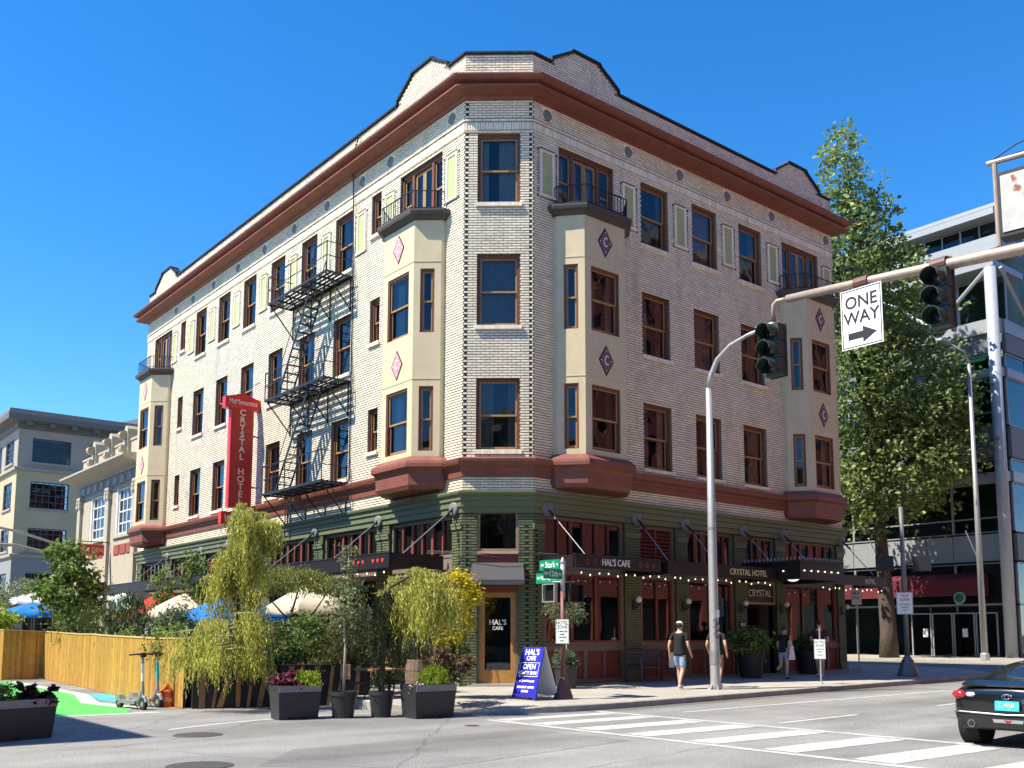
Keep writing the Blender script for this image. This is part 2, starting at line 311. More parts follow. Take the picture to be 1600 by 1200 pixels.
# facade coordinates: X to the right seen from the street, Y into the wall, Z up.  On L: X = -distance
m_brick = mat('white_glazed_brick', (.87,.785,.60), .42, var=.10, scale=3, tint=(.86,1.06), spec=.5, bump=.12, bscale=35, dirt=.48)
m_mortar = mat('mortar_dark', (.22,.175,.125), .9, var=.2, scale=10)
m_gbrick = mat('green_painted_brick', (.125,.145,.07), .5, var=.12, scale=4, tint=(.92,1.06), bump=.15, bscale=40)
m_green_t = mat('green_painted_trim', (.135,.155,.078), .5, var=.1, scale=5)
m_red_t = mat('russet_painted_metal', (.215,.068,.042), .55, var=.2, scale=2.2, bump=.12, bscale=14, dirt=.45)
m_black = mat('black_painted_metal', (.018,.018,.02), .5, var=.2, scale=10)
m_coping = mat('dark_bronze_coping', (.03,.03,.034), .45, .3, var=.2)
m_case = mat('russet_window_casing', (.17,.055,.03), .5, var=.15, scale=8)
m_sash = mat('ochre_sash', (.36,.215,.085), .45, var=.15, scale=9)
m_glass = glass_mat('window_glass', 1.6, (.62,.66,.66))
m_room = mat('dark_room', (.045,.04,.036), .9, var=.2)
m_curt = mat('grey_curtain', (.60,.56,.54), .9, var=.12, scale=8, tint=(.3,1.2))
m_stucco = mat('cream_stucco', (.60,.505,.32), .85, var=.06, scale=2.5, bump=.15, bscale=50, dirt=.20)
m_sill = mat('stone_sill', (.62,.55,.47), .7, var=.12, scale=8)
m_hole = mat('dark_recess', (.02,.017,.015), .9, var=0)
m_panel = mat('sage_panel', (.40,.43,.20), .7, var=.08, scale=5)
m_disc = mat('slate_medallion', (.17,.18,.175), .6, var=.15)
hotel = thing('corner_hotel', 'four-storey white brick corner hotel with russet cornice, bay windows and green ground floor', 'building')
def part(mb, name, m, F=None, parent=None, **k):
    if F: return mb.build(name, m, parent or hotel, loc=FAC[F][0], rz=FAC[F][1], **k)
    return mb.build(name, m, parent or hotel, **k)
def wall_with_holes(mb, x0, x1, z0, z1, y, holes, depth=.28):
    xs = sorted({x0, x1}|{v for h in holes for v in h[:2] if x0 < v < x1}); zs = sorted({z0, z1}|{v for h in holes for v in h[2:4] if z0 < v < z1})
    for i in range(len(xs)-1):
        j = 0
        while j < len(zs)-1:
            def ins(jj):
                cx = (xs[i]+xs[i+1])/2; cz = (zs[jj]+zs[jj+1])/2
                return any(h[0] < cx < h[1] and h[2] < cz < h[3] for h in holes)
            if ins(j): j += 1; continue
            e = j
            while e < len(zs)-1 and not ins(e): e += 1
            mb.quad((xs[i],y,zs[j]),(xs[i+1],y,zs[j]),(xs[i+1],y,zs[e]),(xs[i],y,zs[e])); j = e
    for h in holes:
        a, bb, c, d = h[:4]; e = y+depth
        mb.quad((a,y,c),(a,e,c),(a,e,d),(a,y,d)); mb.quad((bb,y,c),(bb,y,d),(bb,e,d),(bb,e,c)); mb.quad((a,y,d),(a,e,d),(bb,e,d),(bb,y,d)); mb.quad((a,y,c),(bb,y,c),(bb,e,c),(a,e,c))
def brick_rects(x0, x1, z0, z1, holes, course=.078, length=.25, gap=.010, phase=0.0, bed=.025):
    out = []; n = int(round((z1-z0)/course)); ch = (z1-z0)/n
    for i in range(n):
        za, zb = z0+i*ch+bed/2, z0+(i+1)*ch-bed/2; zc = (za+zb)/2
        blk = sorted((h[0], h[1]) for h in holes if h[2] < zc < h[3])
        segs = []; cur = x0
        for a, bb in blk:
            if a > cur: segs.append((cur, min(a, x1)))
            cur = max(cur, bb)
        if cur < x1: segs.append((cur, x1))
        off = phase+(length/2 if i % 2 else 0)
        for a, bb in segs:
            if bb-a < .015: continue
            k = math.floor((a-off)/length); x = off+k*length
            while x < bb:
                s, e = max(x, a), min(x+length, bb)
                ga = gap/2 if s > a+1e-6 else 0; gb = gap/2 if e < bb-1e-6 else 0
                if e-s > .03: out.append((s+ga, e-gb, za, zb))
                x += length
    return out
def brick_mesh(name, rects, m, F, out=.0, depth=.014, kind='stuff', parent=None):
    r = np.array(rects); n = len(r); jit = rng.uniform(-.0025, .0025, n); y0 = -out+jit; y1 = np.full(n, -out+depth); be = .004
    V = np.zeros((n, 8, 3))
    for k, (ix, iz, fb) in enumerate(((0,2,1),(1,2,1),(1,3,1),(0,3,1),(0,2,0),(1,2,0),(1,3,0),(0,3,0))):
        V[:,k,0] = r[:,ix]+(0 if fb else (be if ix == 0 else -be)); V[:,k,2] = r[:,iz]+(0 if fb else (be if iz == 2 else -be)); V[:,k,1] = y1 if fb else y0
    q = np.array([(4,5,6,7),(0,1,5,4),(1,2,6,5),(2,3,7,6),(3,0,4,7)]); Fc = (q[None]+8*np.arange(n)[:,None,None]).reshape(-1,4)
    me = fast_mesh(name, V.reshape(-1,3), Fc, np.repeat(rng.uniform(.001, 1, n), 5)); me.materials.append(m)
    o = link(name, me, parent or hotel, FAC[F][0], FAC[F][1]); o['kind'] = kind; return o
def fast_mesh(name, V, Fq, tint=None):
    me = bpy.data.meshes.new(name); nv, nf = len(V), len(Fq); w = Fq.shape[1]
    me.vertices.add(nv); me.vertices.foreach_set('co', np.ascontiguousarray(V, dtype=np.float32).ravel())
    me.loops.add(nf*w); me.loops.foreach_set('vertex_index', np.ascontiguousarray(Fq, dtype=np.int32).ravel())
    me.polygons.add(nf); me.polygons.foreach_set('loop_start', np.arange(0, nf*w, w, dtype=np.int32))
    me.update(calc_edges=True); me.shade_flat()
    if tint is not None:
        a = me.attributes.new('tint', 'FLOAT', 'FACE'); a.data.foreach_set('value', np.ascontiguousarray(tint, dtype=np.float32))
    return me
# ------------------------------------------------------------------ hotel: openings
FL = [(6.50, 8.58), (10.11, 12.19), (13.73, 15.81)]
Rcols = [6.685, 9.17, 11.66]; Rw = 1.29
Lcols = [8.29, 10.85, 13.41, 15.97, 18.53, 21.09]; Lw = 1.19
Ln = [6.16, 23.27]; Lnw = .60; LnZ = [(7.17, 8.60), (10.76, 12.23), (14.42, 15.81)]
BR = [3.66, 14.70]; BL = [3.57, 25.87]
holes = {'R': [], 'L': [], 'C': []}
WIN = []      # (facade, x centre, z0, w, h, kind)
for c in Rcols:
    for z0, z1 in FL: WIN.append(('R', c, z0, Rw, z1-z0, 'big'))
for c in Lcols:
    for z0, z1 in FL: WIN.append(('L', -c, z0, Lw, z1-z0, 'big'))
for c in Ln:
    for z0, z1 in LnZ: WIN.append(('L', -c, z0, Lnw, z1-z0, 'narrow'))
CW = (.375+1.60)/2
for z0, z1 in ((6.51, 8.61), (10.11, 12.24), (13.76, 15.88)): WIN.append(('C', CW, z0, 1.23, z1-z0, 'big'))
for F, x, z0, w, h, k in WIN: holes[F].append((x-w/2, x+w/2, z0, z0+h))
DOORZ = (13.78, 15.81)
for F, cs, sg in (('R', BR, 1), ('L', BL, -1)):
    for c in cs:
        holes[F].append((sg*c-1.15, sg*c+1.15, *DOORZ))            # french doors above the bay
        holes[F].append((sg*c-1.36, sg*c+1.36, 5.9, 13.6))         # bay stands in front
panels = {'R': [2.06, 5.48, 7.93, 10.42, 12.98, 16.45], 'L': [-1.93, -5.35, -7.12, -9.57, -12.13, -14.69, -17.25, -19.81, -22.2, -24.3]}
PZ = (14.16, 15.44); PW = .40
span = {'R': (c2, R_END), 'L': (-L_END, -c1), 'C': (0, LC)}
m_gw = m_gbrick
ZL0, ZL1 = 5.78, 6.33          # ledge
for F in 'RLC':
    x0, x1 = span[F]; H = list(holes[F])
    w = MB(); wall_with_holes(w, x0, x1, 5.3, 17.7, .014, H, .30); part(w, 'wall', m_mortar, F)
    hp = H+[(p-PW/2-.09, p+PW/2+.09, PZ[0]-.12, PZ[1]+.10) for p in panels.get(F, [])]+[(x0-1, x1+1, 5.86, 6.28), (x0-1, x1+1, 15.95, 16.32)]+[(p-.19, p+.19, 16.42, 16.80) for p in panels.get(F, [])]
    # toothed quoins: every second course a dark square
    ql, qr = [], []
    nC = int(round((17.6-5.38)/.078)); ch = (17.6-5.38)/nC
    edges = {'R': [(x0-.001, x0+.04)], 'L': [(x1-.04, x1+.001)], 'C': [(x0+.03, x0+.11), (x1-.11, x1-.03)]}[F]
    for i in range(0 if F == 'C' else 1, nC, 2):
        za, zb = 5.38+i*ch, 5.38+(i+1)*ch
        if za > 6.28:
            for a, bb in edges: hp.append((a, bb, za+.001, zb-.001)); ql.append((a, bb, za, zb))
    rects = brick_rects(x0, x1, 5.38, 17.6, hp, phase=x0)
    if F == 'C':
        rects.sort(key=lambda r: r[2]); big = [r for r in rects if r[1]-r[0] > .12 and r[2] > 6.3][:300]; bs = set(big); rects = [r for r in rects if r not in bs]
        ub = MB(); ub.add([(0,.014,0),(1,.014,0),(1,.014,1),(0,.014,1),(.018,0,.06),(.982,0,.06),(.982,0,.94),(.018,0,.94)], [(4,5,6,7),(0,1,5,4),(1,2,6,5),(2,3,7,6),(3,0,4,7)])
        o0 = ub.build('brick', m_brick, hotel, loc=(0,0,0), rz=FAC['C'][1]); ca, sa = math.cos(FAC['C'][1]), math.sin(FAC['C'][1])
        for i, r in enumerate(big):
            o = o0 if i == 0 else o0.copy()
            if i: C.objects.link(o); o.parent = hotel
            yy = random.uniform(-.0025, .0025)
            o.location = (FAC['C'][0][0]+r[0]*ca-yy*sa, FAC['C'][0][1]+r[0]*sa+yy*ca, r[2]); o.scale = (r[1]-r[0], 1, r[3]-r[2])
    brick_mesh('brickwork', rects, m_brick, F)
    # soldier band over the top-floor windows, with a thin projecting course above and below
    sol = []; x = x0
    while x < x1-.02: sol.append((x+.005, min(x+.075, x1)-.005, 15.985, 16.215)); x += .075
    brick_mesh('soldier_course', sol, m_brick, F, out=.012)
    row = brick_rects(x0, x1, 16.235, 16.315, [], course=.08, phase=x0); brick_mesh('band_course', row, m_brick, F, out=.045, depth=.06)
    row = brick_rects(x0, x1, 15.915, 15.965, [h for h in H], course=.05, phase=x0); brick_mesh('band_course', row, m_brick, F, out=.03, depth=.045)
    qb = MB()
    for a, bb, za, zb in ql:
        qb.box(a+.003, bb-.003, .008, .0135, za+.004, zb-.004)
    if ql: o = part(qb, 'quoin_recesses', m_hole, F); o['kind'] = 'stuff'
# sills, panels, medallions
def sill_mesh(w):
    b = MB(); n = max(3, int(w/.085)); d = (w+.12)/n
    for i in range(n): b.box(-w/2-.06+i*d+.004, -w/2-.06+(i+1)*d-.004, -.075, .06, -.115, -.006+.002*(i % 2), t=random.random())
    b.box(-w/2-.055, w/2+.055, -.068, .05, -.108, -.012, t=.01); return b
def panel_thing(F, px, big=True):
    loc, rz = FAC[F]; ca, sa = math.cos(rz), math.sin(rz)
    P = (loc[0]+px*ca, loc[1]+px*sa, 0)
    b = MB(); z0, z1 = PZ; h = PW/2
    b.box(-h, h, .004, .02, z0, z1); o = b.build('panel', m_panel, hotel, loc=P, rz=rz)
    f = MB()
    for (a, bb, c, d) in ((-h-.07, -h, z0-.02, z1+.06), (h, h+.07, z0-.02, z1+.06), (-h, h, z1, z1+.06)): f.box(a, bb, -.018, .03, c, d, t=.5)
    f.box(-h-.11, h+.11, -.05, .03, z0-.10, z0-.025, t=.4)
    f.build('panel_frame', m_brick, o)
    g = MB()      # corner squares in dark header bricks
    for sx in (-1, 1):
        g.box(sx*(h+.16)-.035, sx*(h+.16)+.035, -.004, .012, z1+.0, z1+.07); g.box(sx*(h+.16)-.012, sx*(h+.16)+.012, -.002, .012, z0-.05, z1-.02)
        g.box(sx*(h+.16)-.03, sx*(h+.16)+.03, -.004, .012, z0-.13, z0-.07)
    g.build('panel_inlay', m_hole, o)['kind'] = 'stuff'
    d = MB(); d.lathe([(.17,-.02),(.17,.02),(.14,.035),(.05,.04)], (0,0,0), 20); me = d.build('medallion', m_disc, hotel, loc=(P[0], P[1], 16.61), rz=rz); me.rotation_euler = (math.pi/2, 0, rz)
    s = MB(); s.box(-.19, .19, .0, .02, 16.45, 16.83, t=.6); s.build('medallion_back', m_brick, o)
for F in 'RL':
    for p in panels[F]: panel_thing(F, p)
# ------------------------------------------------------------------ windows
def curtain_mesh(x0, x1, z0, z1, y=.32, fold=.07, amp=.03, ph=0):
    n = max(6, int((x1-x0)/.02)); b = MB(); vs = []
    for i in range(n+1):
        x = x0+(x1-x0)*i/n; yy = y+amp*math.sin(x/fold*2*math.pi+ph)+.012*math.sin(x*23+ph*3)
        vs += [(x, yy, z0), (x, yy*.9+y*.1, z1)]
    b.add(vs, [(2*i, 2*i+2, 2*i+3, 2*i+1) for i in range(n)]); return b
def window_proto(w, h, sill=True, variant=0, casing=.085, cur=True, deep=.16):
    y = deep; r = link('window', None); o = None
    c = MB(); k = casing
    for (a, bb, z0, z1) in ((-w/2, -w/2+k, 0, h), (w/2-k, w/2, 0, h), (-w/2+k, w/2-k, h-k*1.2, h), (-w/2+k, w/2-k, 0, k*.55)): c.box(a, bb, y-.05, y+.11, z0, z1)
    bpy.data.objects.remove(r); r = c.build('window', m_case, hotel)
    iw0, iw1, z0, z1 = -w/2+k, w/2-k, k*.55, h-k*1.2; zm = (z0+z1)/2; s = .048
    u = MB(); l = MB()
    for (m_, za, zb, yy) in ((u, zm-.02, z1, y), (l, z0, zm+.02, y+.045)):
        for (a, bb, c0, c1_) in ((iw0, iw0+s, za, zb), (iw1-s, iw1, za, zb), (iw0+s, iw1-s, zb-.045, zb), (iw0+s, iw1-s, za, za+(.05 if m_ is u else .085))): m_.box(a, bb, yy, yy+.04, c0, c1_)
    u.build('upper_sash', m_sash, r); l.build('lower_sash', m_sash, r)
    for za, zb, yy in ((zm+.02, z1-.04, y+.02), (z0+.08, zm, y+.065)):
        p = MB(); p.quad((iw0+s-.004, yy, za), (iw1-s+.004, yy, za), (iw1-s+.004, yy, zb), (iw0+s-.004, yy, zb)); p.build('pane', m_glass, r, fix=False)
    rm = MB(); e = 1.5; x0, x1 = -w/2-.0, w/2+.0
    rm.add([(x0,y+.112,.0),(x1,y+.112,.0),(x1,y+.112,h),(x0,y+.112,h),(x0-.3,e,-.3),(x1+.3,e,-.3),(x1+.3,e,h+.1),(x0-.3,e,h+.1)], [(4,5,6,7),(0,1,5,4),(1,2,6,5),(2,3,7,6),(3,0,4,7)]); rm.build('room', m_room, r, fix=False)
    if cur:
        ws = [((iw0, iw0+(iw1-iw0)*.38), (iw1-(iw1-iw0)*.24, iw1)), ((iw0, iw0+(iw1-iw0)*.22), (iw1-(iw1-iw0)*.5, iw1)), ((iw0, iw1-.03),), ((iw0, iw0+(iw1-iw0)*.2), (iw1-(iw1-iw0)*.2, iw1))][variant]
        for i, (a, bb) in enumerate(ws): curtain_mesh(a, bb, z0+.0, z1+.02, ph=variant*1.7+i).build('curtain', m_curt, r, fix=False, smooth=True)
    if sill: sill_mesh(w).build('sill', m_brick, r)
    return r
protos = {}
def place(F, x, z, rot=None, key=None, **k):
    if key not in protos: protos[key] = window_proto(**k); o = protos[key]
    else: o = copy_tree(protos[key], hotel)
    loc, rz = FAC[F]; o.location = (loc[0]+x*math.cos(rz), loc[1]+x*math.sin(rz), z); o.rotation_euler = (0, 0, rz); return o
random.seed(3)
for F, x, z0, w, h, kd in WIN:
    v = random.choice((0, 0, 1, 1, 2, 3)) if kd == 'big' else 3
    if F == 'C': v = {6.51: 0, 10.11: 2, 13.76: 1}[z0]
    place(F, x, z0, key=(w, round(h, 2), v), w=w, h=h, variant=v, cur=kd == 'big' or True)
# ------------------------------------------------------------------ bays
def P3(F, x, y, z=0):
    loc, rz = FAC[F]; ca, sa = math.cos(rz), math.sin(rz); return Vector((loc[0]+x*ca-y*sa, loc[1]+x*sa+y*ca, z))
BW, BRt, BF, BD = 1.36, .14, .83, .75     # half width at wall, return, half width of front, projection
m_dia = mat('diamond_shaded', (.20,.085,.10), .6, var=.1); m_diac = mat('diamond_sunlit', (.62,.30,.33), .6, var=.08); m_white = mat('white_paint', (.78,.77,.74), .5, var=.05)  # one diamond paint in two tones: shade and sun put into the colour
def bay(F, cx, sunny):
    r = link('bay_window', None, hotel, P3(F, cx, 0, 0), FAC[F][1])
    plan = [(-BW, .02), (-BW, -BRt), (-BF, -BD), (BF, -BD), (BW, -BRt), (BW, .02)]
    zt, z_ = 13.72, 6.33
    # window openings per face: front and two sides
    faces = [(plan[i], plan[i+1]) for i in range(5)]
    w = MB(); wz = [(6.62, 8.52), (10.12, 12.05)]
    for i, (a, bb) in enumerate(faces):
        A, Bv = Vector(a), Vector(bb); d = Bv-A; ln = d.length; d.normalize(); nrm = Vector((-d.y, d.x))  # inward
        sub = MB(); hs_ = []
        if i in (1, 3): hs_ = [(ln/2-.21, ln/2+.21, z0, z1) for z0, z1 in wz]
        if i == 2: hs_ = [(ln/2-.58, ln/2+.58, z0, z1) for z0, z1 in wz]
        wall_with_holes(sub, 0, ln, z_, zt, 0, hs_, .1)
        w.add([(A.x+d.x*v[0]+nrm.x*v[1], A.y+d.y*v[0]+nrm.y*v[1], v[2]) for v in sub.v], sub.f)
        # slim raised mould line at mid height
        for h in hs_:
            ang = math.atan2(d.y, d.x); c = A+d*(h[0]+h[1])/2
            key = ('bay', round(h[1]-h[0], 2), round(h[3]-h[2], 2), i == 2 and 1)
            if key not in protos: protos[key] = window_proto(w=h[1]-h[0], h=h[3]-h[2], sill=False, variant=0 if i == 2 else 3, casing=.06, deep=.08); o = protos[key]
            else: o = copy_tree(protos[key], hotel)
            rz = FAC[F][1]; q = P3(F, cx+c.x, c.y, h[2]); o.location = q; o.rotation_euler = (0, 0, rz+ang)
    for z in (9.1, 9.12): pass
    bw = w.build('bay_wall', m_stucco, r)
    # raised string lines
    for z in (8.72, 12.25): s = MB(); s.sweep([(0,z),(.012,z+.004),(.012,z+.03),(0,z+.034)], plan); s.build('string_line', m_stucco, r)
    # balcony deck
    dk = MB(); pl2 = [(-BW-.02, .0), (-BW-.02, -BRt), (-BF, -BD), (BF, -BD), (BW+.02, -BRt), (BW+.02, .0)]
    dk.sweep([(0,13.52),(.06,13.56),(.09,13.62),(.20,13.66),(.22,13.74),(.22,13.80),(.02,13.82)], pl2); dk.add([(x, y, 13.815) for x, y in pl2], [tuple(range(6))])
    dk.build('balcony_deck', mat('dark_taupe_trim', (.075,.062,.052), .6, var=.12), r)
    # railing of thin bars
    rl = MB(); rp = [(-BW+.02, -.02), (-BW+.0, -BRt-.06), (-BF, -BD-.1), (BF, -BD-.1), (BW, -BRt-.06), (BW-.02, -.02)]
    for z in (13.9, 14.42):
        for a, bb in zip(rp, rp[1:]): rl.bar((*a, z), (*bb, z), .025)
    for a, bb in zip(rp, rp[1:]):
        n = max(1, int(round(math.dist(a, bb)/.13)))
        for i in range(n): rl.bar((a[0]+(bb[0]-a[0])*i/n, a[1]+(bb[1]-a[1])*i/n, 13.82), (a[0]+(bb[0]-a[0])*i/n, a[1]+(bb[1]-a[1])*i/n, 14.42), .016)
    rl.build('railing', m_black, r)
    # diamonds with the initial
    for z in (9.30, 12.88):
        dg = MB(); dg.prism([(0,-.46),(.30,0),(0,.46),(-.30,0)], -.012, .0); q = link('diamond', None); bpy.data.objects.remove(q)
        di = dg.build('diamond', m_hole, r, loc=(0, -BD, z))
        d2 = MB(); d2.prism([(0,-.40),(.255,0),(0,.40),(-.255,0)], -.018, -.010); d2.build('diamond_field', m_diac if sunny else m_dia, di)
        lettering('C', .42, m_white, di, (0, -.022, -.005), sx=.6, name='letter')
        for sx, sz in ((-.2,0),(.2,0),(0,.3),(0,-.3)): dt = MB(); dt.box(sx-.016, sx+.016, -.024, -.016, sz-.016, sz+.016); dt.build('dot', m_white, di)
    # skirt below the bay
    sk = MB(); pl3 = [(-BW-.02, .0), (-BW-.02, -BRt), (-BF, -BD), (BF, -BD), (BW+.02, -BRt), (BW+.02, .0)]
    sk.sweep([(.06,6.45),(.10,6.40),(.24,6.30),(.26,6.22),(.26,6.12),(.16,6.05),(.13,5.95),(.12,5.62),(.06,5.50),(-.25,5.47)], pl3)
    sk.add([(x*.82, y*.82, 5.475) for x, y in pl3], [tuple(range(6))]); sk.add([(x, y, 6.44) for x, y in pl3], [tuple(range(6))])
    sk.build('bay_skirt', m_red_t, r)
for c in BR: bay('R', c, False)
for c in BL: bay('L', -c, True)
# french doors over the bays
def doors():
    w, h = 2.30, DOORZ[1]-DOORZ[0]; y = .14
    c = MB()
    for a, bb, z0, z1 in ((-w/2, -w/2+.09, 0, h), (w/2-.09, w/2, 0, h), (-w/2, w/2, h-.12, h), (-.60, -.48, 0, h-.12), (.48, .60, 0, h-.12)): c.box(a, bb, y-.05, y+.1, z0, z1)
    r = c.build('balcony_doors', m_case, hotel)
    for x0, x1, zc in ((-1.06, -.60, h*.5), (.60, 1.06, h*.5)):
        s = MB()
        for a, bb, z0, z1 in ((x0, x0+.05, 0, h-.12), (x1-.05, x1, 0, h-.12), (x0, x1, 0, .09), (x0, x1, h-.17, h-.12), (x0, x1, zc-.03, zc+.03)): s.box(a, bb, y, y+.045, z0, z1)
        s.build('sash', m_sash, r)
    for x0, x1 in ((-.48, 0), (0, .48)):
        d = MB()
        for a, bb, z0, z1 in ((x0+.004, x0+.085, .02, h-.13), (x1-.085, x1-.004, .02, h-.13), (x0+.085, x1-.085, .02, .25), (x0+.085, x1-.085, h-.22, h-.13)): d.box(a, bb, y+.01, y+.06, z0, z1)
        d.build('door_leaf', m_sash, r)
    for x0, x1, z0, z1 in ((-1.01, -.65, .09, h*.5-.03), (-1.01, -.65, h*.5+.03, h-.17), (.65, 1.01, .09, h*.5-.03), (.65, 1.01, h*.5+.03, h-.17), (-.40, -.08, .25, h-.22), (.08, .40, .25, h-.22)):
        p = MB(); p.quad((x0, y+.03, z0), (x1, y+.03, z0), (x1, y+.03, z1), (x0, y+.03, z1)); p.build('pane', m_glass, r, fix=False)
    rm = MB(); e = 1.5; rm.add([(-w/2,y+.1,0),(w/2,y+.1,0),(w/2,y+.1,h),(-w/2,y+.1,h),(-w/2-.2,e,-.2),(w/2+.2,e,-.2),(w/2+.2,e,h),(-w/2-.2,e,h)], [(4,5,6,7),(0,1,5,4),(1,2,6,5),(2,3,7,6),(3,0,4,7)]); rm.build('room', m_room, r, fix=False)
    for a, bb in ((-1.0, -.7), (-.42, -.12), (.2, .45)): curtain_mesh(a, bb, 0, h-.15, ph=a).build('curtain', m_curt, r, fix=False, smooth=True)
    return r
d0 = doors(); first = True
for F, cs, sg in (('R', BR, 1), ('L', BL, -1)):
    for c in cs:
        o = d0 if first else copy_tree(d0, hotel); first = False; o.location = P3(F, sg*c, 0, DOORZ[0]); o.rotation_euler = (0, 0, FAC[F][1])
# ------------------------------------------------------------------ cornice, ledge, parapet, roof
path = [(0, L_END), (0, c1), (c2, 0), (R_END, 0)]; path_c = [(6, L_END)]+path+[(R_END, 6)]
# travelling from the far left end to the far right end the street lies on the right-hand side
cor = MB(); cor.sweep([(0,16.88),(.06,16.90),(.08,16.98),(.28,17.02),(.47,17.05),(.50,17.07),(.50,17.12),(.36,17.15),(.36,17.22),(.50,17.27),(.58,17.32),(.61,17.37),(.61,17.41),(.02,17.47)], path_c)
part(cor, 'cornice', m_red_t)
led = MB(); led.sweep([(-.01,5.74),(.05,5.76),(.06,5.92),(.10,5.96),(.11,6.04),(.20,6.10),(.23,6.18),(.24,6.25),(.22,6.27),(0,6.33)], path_c); part(led, 'ledge', m_red_t)
grn = MB(); grn.sweep([(-.02,4.74),(.03,4.75),(.03,4.90),(.075,4.92),(.075,5.08),(.12,5.10),(.12,5.22),(.18,5.25),(.20,5.30),(.20,5.35),(0,5.385)], path_c); part(grn, 'entablature', m_green_t)
def gable_profile(x0, x1, cs):
    z = 18.35; pts = [(x0, z)]
    for c in sorted(cs): pts += [(c-1.42, z), (c-1.40, 18.50), (c-.62, 18.98), (c-.58, 19.06), (c+.58, 19.06), (c+.62, 18.98), (c+1.40, 18.50), (c+1.42, z)]
    return pts+[(x1, z)]
for F, cs in (('R', BR), ('L', [-c for c in BL]), ('C', [])):
    x0, x1 = span[F]; pr = gable_profile(x0, x1, cs)
    w = MB()
    for (xa, za), (xb, zb) in zip(pr, pr[1:]):
        w.add([(xa,.02,17.4),(xb,.02,17.4),(xb,.02,zb),(xa,.02,za),(xa,.32,17.4),(xb,.32,17.4),(xb,.32,zb),(xa,.32,za)], [(0,1,2,3),(5,4,7,6),(3,2,6,7)])
    part(w, 'parapet', m_mortar, F)
    # bricks clipped to the gable outline
    rc = []
    for r in brick_rects(x0, x1, 17.46, 19.02, [], phase=x0):
        ztop = min(np.interp(r[0], [p[0] for p in pr], [p[1] for p in pr]), np.interp(r[1], [p[0] for p in pr], [p[1] for p in pr]))
        if r[3] <= ztop+.01: rc.append(r)
    brick_mesh('parapet_brickwork', rc, m_brick, F, out=-.006)
    cp = MB()
    for (xa, za), (xb, zb) in zip(pr, pr[1:]): cp.bar((xa, .15, za+.03), (xb, .15, zb+.03), .42, .055, up=(0, 1, 0) if False else (0,0,1))
    part(cp, 'coping', m_coping, F)
rf = MB(); rf.add([(.3,L_END,17.6),(.3,c1,17.6),(c2,.3,17.6),(R_END,.3,17.6),(R_END,L_END,17.6)], [(0,1,2,3,4)]); part(rf, 'roof', mat('roof_membrane', (.1,.1,.1), .9))
bk = MB(); bk.quad((R_END,0,-.6),(R_END,L_END,-.6),(R_END,L_END,18.35),(R_END,0,18.35)); bk.quad((0,L_END,-.6),(0,L_END,18.35),(R_END,L_END,18.35),(R_END,L_END,-.6)); part(bk, 'rear_wall', mat('plain_rear_brick', (.32,.27,.22), .9))
# ------------------------------------------------------------------ hotel: green ground floor
m_taupe = mat('taupe_frame', (.19,.145,.11), .55, var=.1, scale=6)
m_redpan = mat('brick_red_panel', (.20,.045,.028), .55, var=.12, scale=6)
m_blind = mat('brown_blind', (.20,.085,.045), .85, var=.25, scale=14)
m_shop = glass_mat('shop_glass', 1.9, (.42,.44,.44), wob=.0012)
Gb = {'R': [(1.93,5.13,'shop'),(5.80,7.42,'louver'),(7.98,10.35,'shop'),(10.95,12.62,'entry'),(13.15,16.40,'shop')],
      'L': [(-5.05,-1.75,'shop'),(-9.28,-5.78,'shop'),(-13.25,-9.92,'shop'),(-16.9,-13.9,'shop'),(-19.55,-17.6,'louver'),(-23.5,-20.3,'shop'),(-27.5,-24.3,'shop')],
      'C': [(.43,1.57,'door')]}
GZ = 4.72
for F in 'RLC':
    x0, x1 = span[F]; hs_ = [(a, bb, -.5 if k != 'door' else -.5, GZ) for a, bb, k in Gb[F]]
    w = MB(); wall_with_holes(w, x0, x1, -.6, 4.76, .014, hs_, .35); part(w, 'base_wall', mat('green_mortar', (.06,.075,.02), .8), F)
    hp = list(hs_); qs = []
    ed = {'R': [(x0+.09, x0+.17)], 'L': [(x1-.17, x1-.09)], 'C': [(x0+.12, x0+.2), (x1-.2, x1-.12), ]}[F]
    n = int(round((4.72+.2)/.078)); ch = 4.92/n
    for i in range(10 if F == 'C' else 11, n-4, 2):
        za, zb = -.2+i*ch, -.2+(i+1)*ch
        for a, bb in ed: hp.append((a, bb, za+.001, zb-.001)); qs.append((a, bb, za, zb))
    brick_mesh('green_brickwork', brick_rects(x0, x1, -.2, 4.72, hp, phase=x0), m_gbrick, F)
    q = MB()
    for a, bb, za, zb in qs: q.box(a+.002, bb-.002, .008, .0135, za+.003, zb-.003)
    part(q, 'quoin_recesses', m_hole, F)['kind'] = 'stuff'
    # pilaster capitals
    prev = x0
    for a, bb, k in sorted(Gb[F])+[(x1, x1, '')]:
        if a-prev > .3 and F != 'C':
            cpt = MB(); cpt.box(prev+.0, a-.0, -.035, .01, 4.30, 4.40); cpt.box(prev-.0, a, -.05, .01, 4.40, 4.46); part(cpt, 'pilaster_capital', m_green_t, F)
            bs_ = MB(); bs_.box(prev-.0, a, -.05, .01, -.3, .35); part(bs_, 'pilaster_base', m_green_t, F)
        prev = bb
def rect_frame(b, x0, x1, z0, z1, t, y0, y1):
    b.box(x0, x0+t, y0, y1, z0, z1); b.box(x1-t, x1, y0, y1, z0, z1); b.box(x0+t, x1-t, y0, y1, z1-t, z1); b.box(x0+t, x1-t, y0, y1, z0, z0+t)
def pane(r, x0, x1, z0, z1, y, m=None):
    p = MB(); p.quad((x0,y,z0),(x1,y,z0),(x1,y,z1),(x0,y,z1)); return p.build('pane', m or m_shop, r, fix=False)
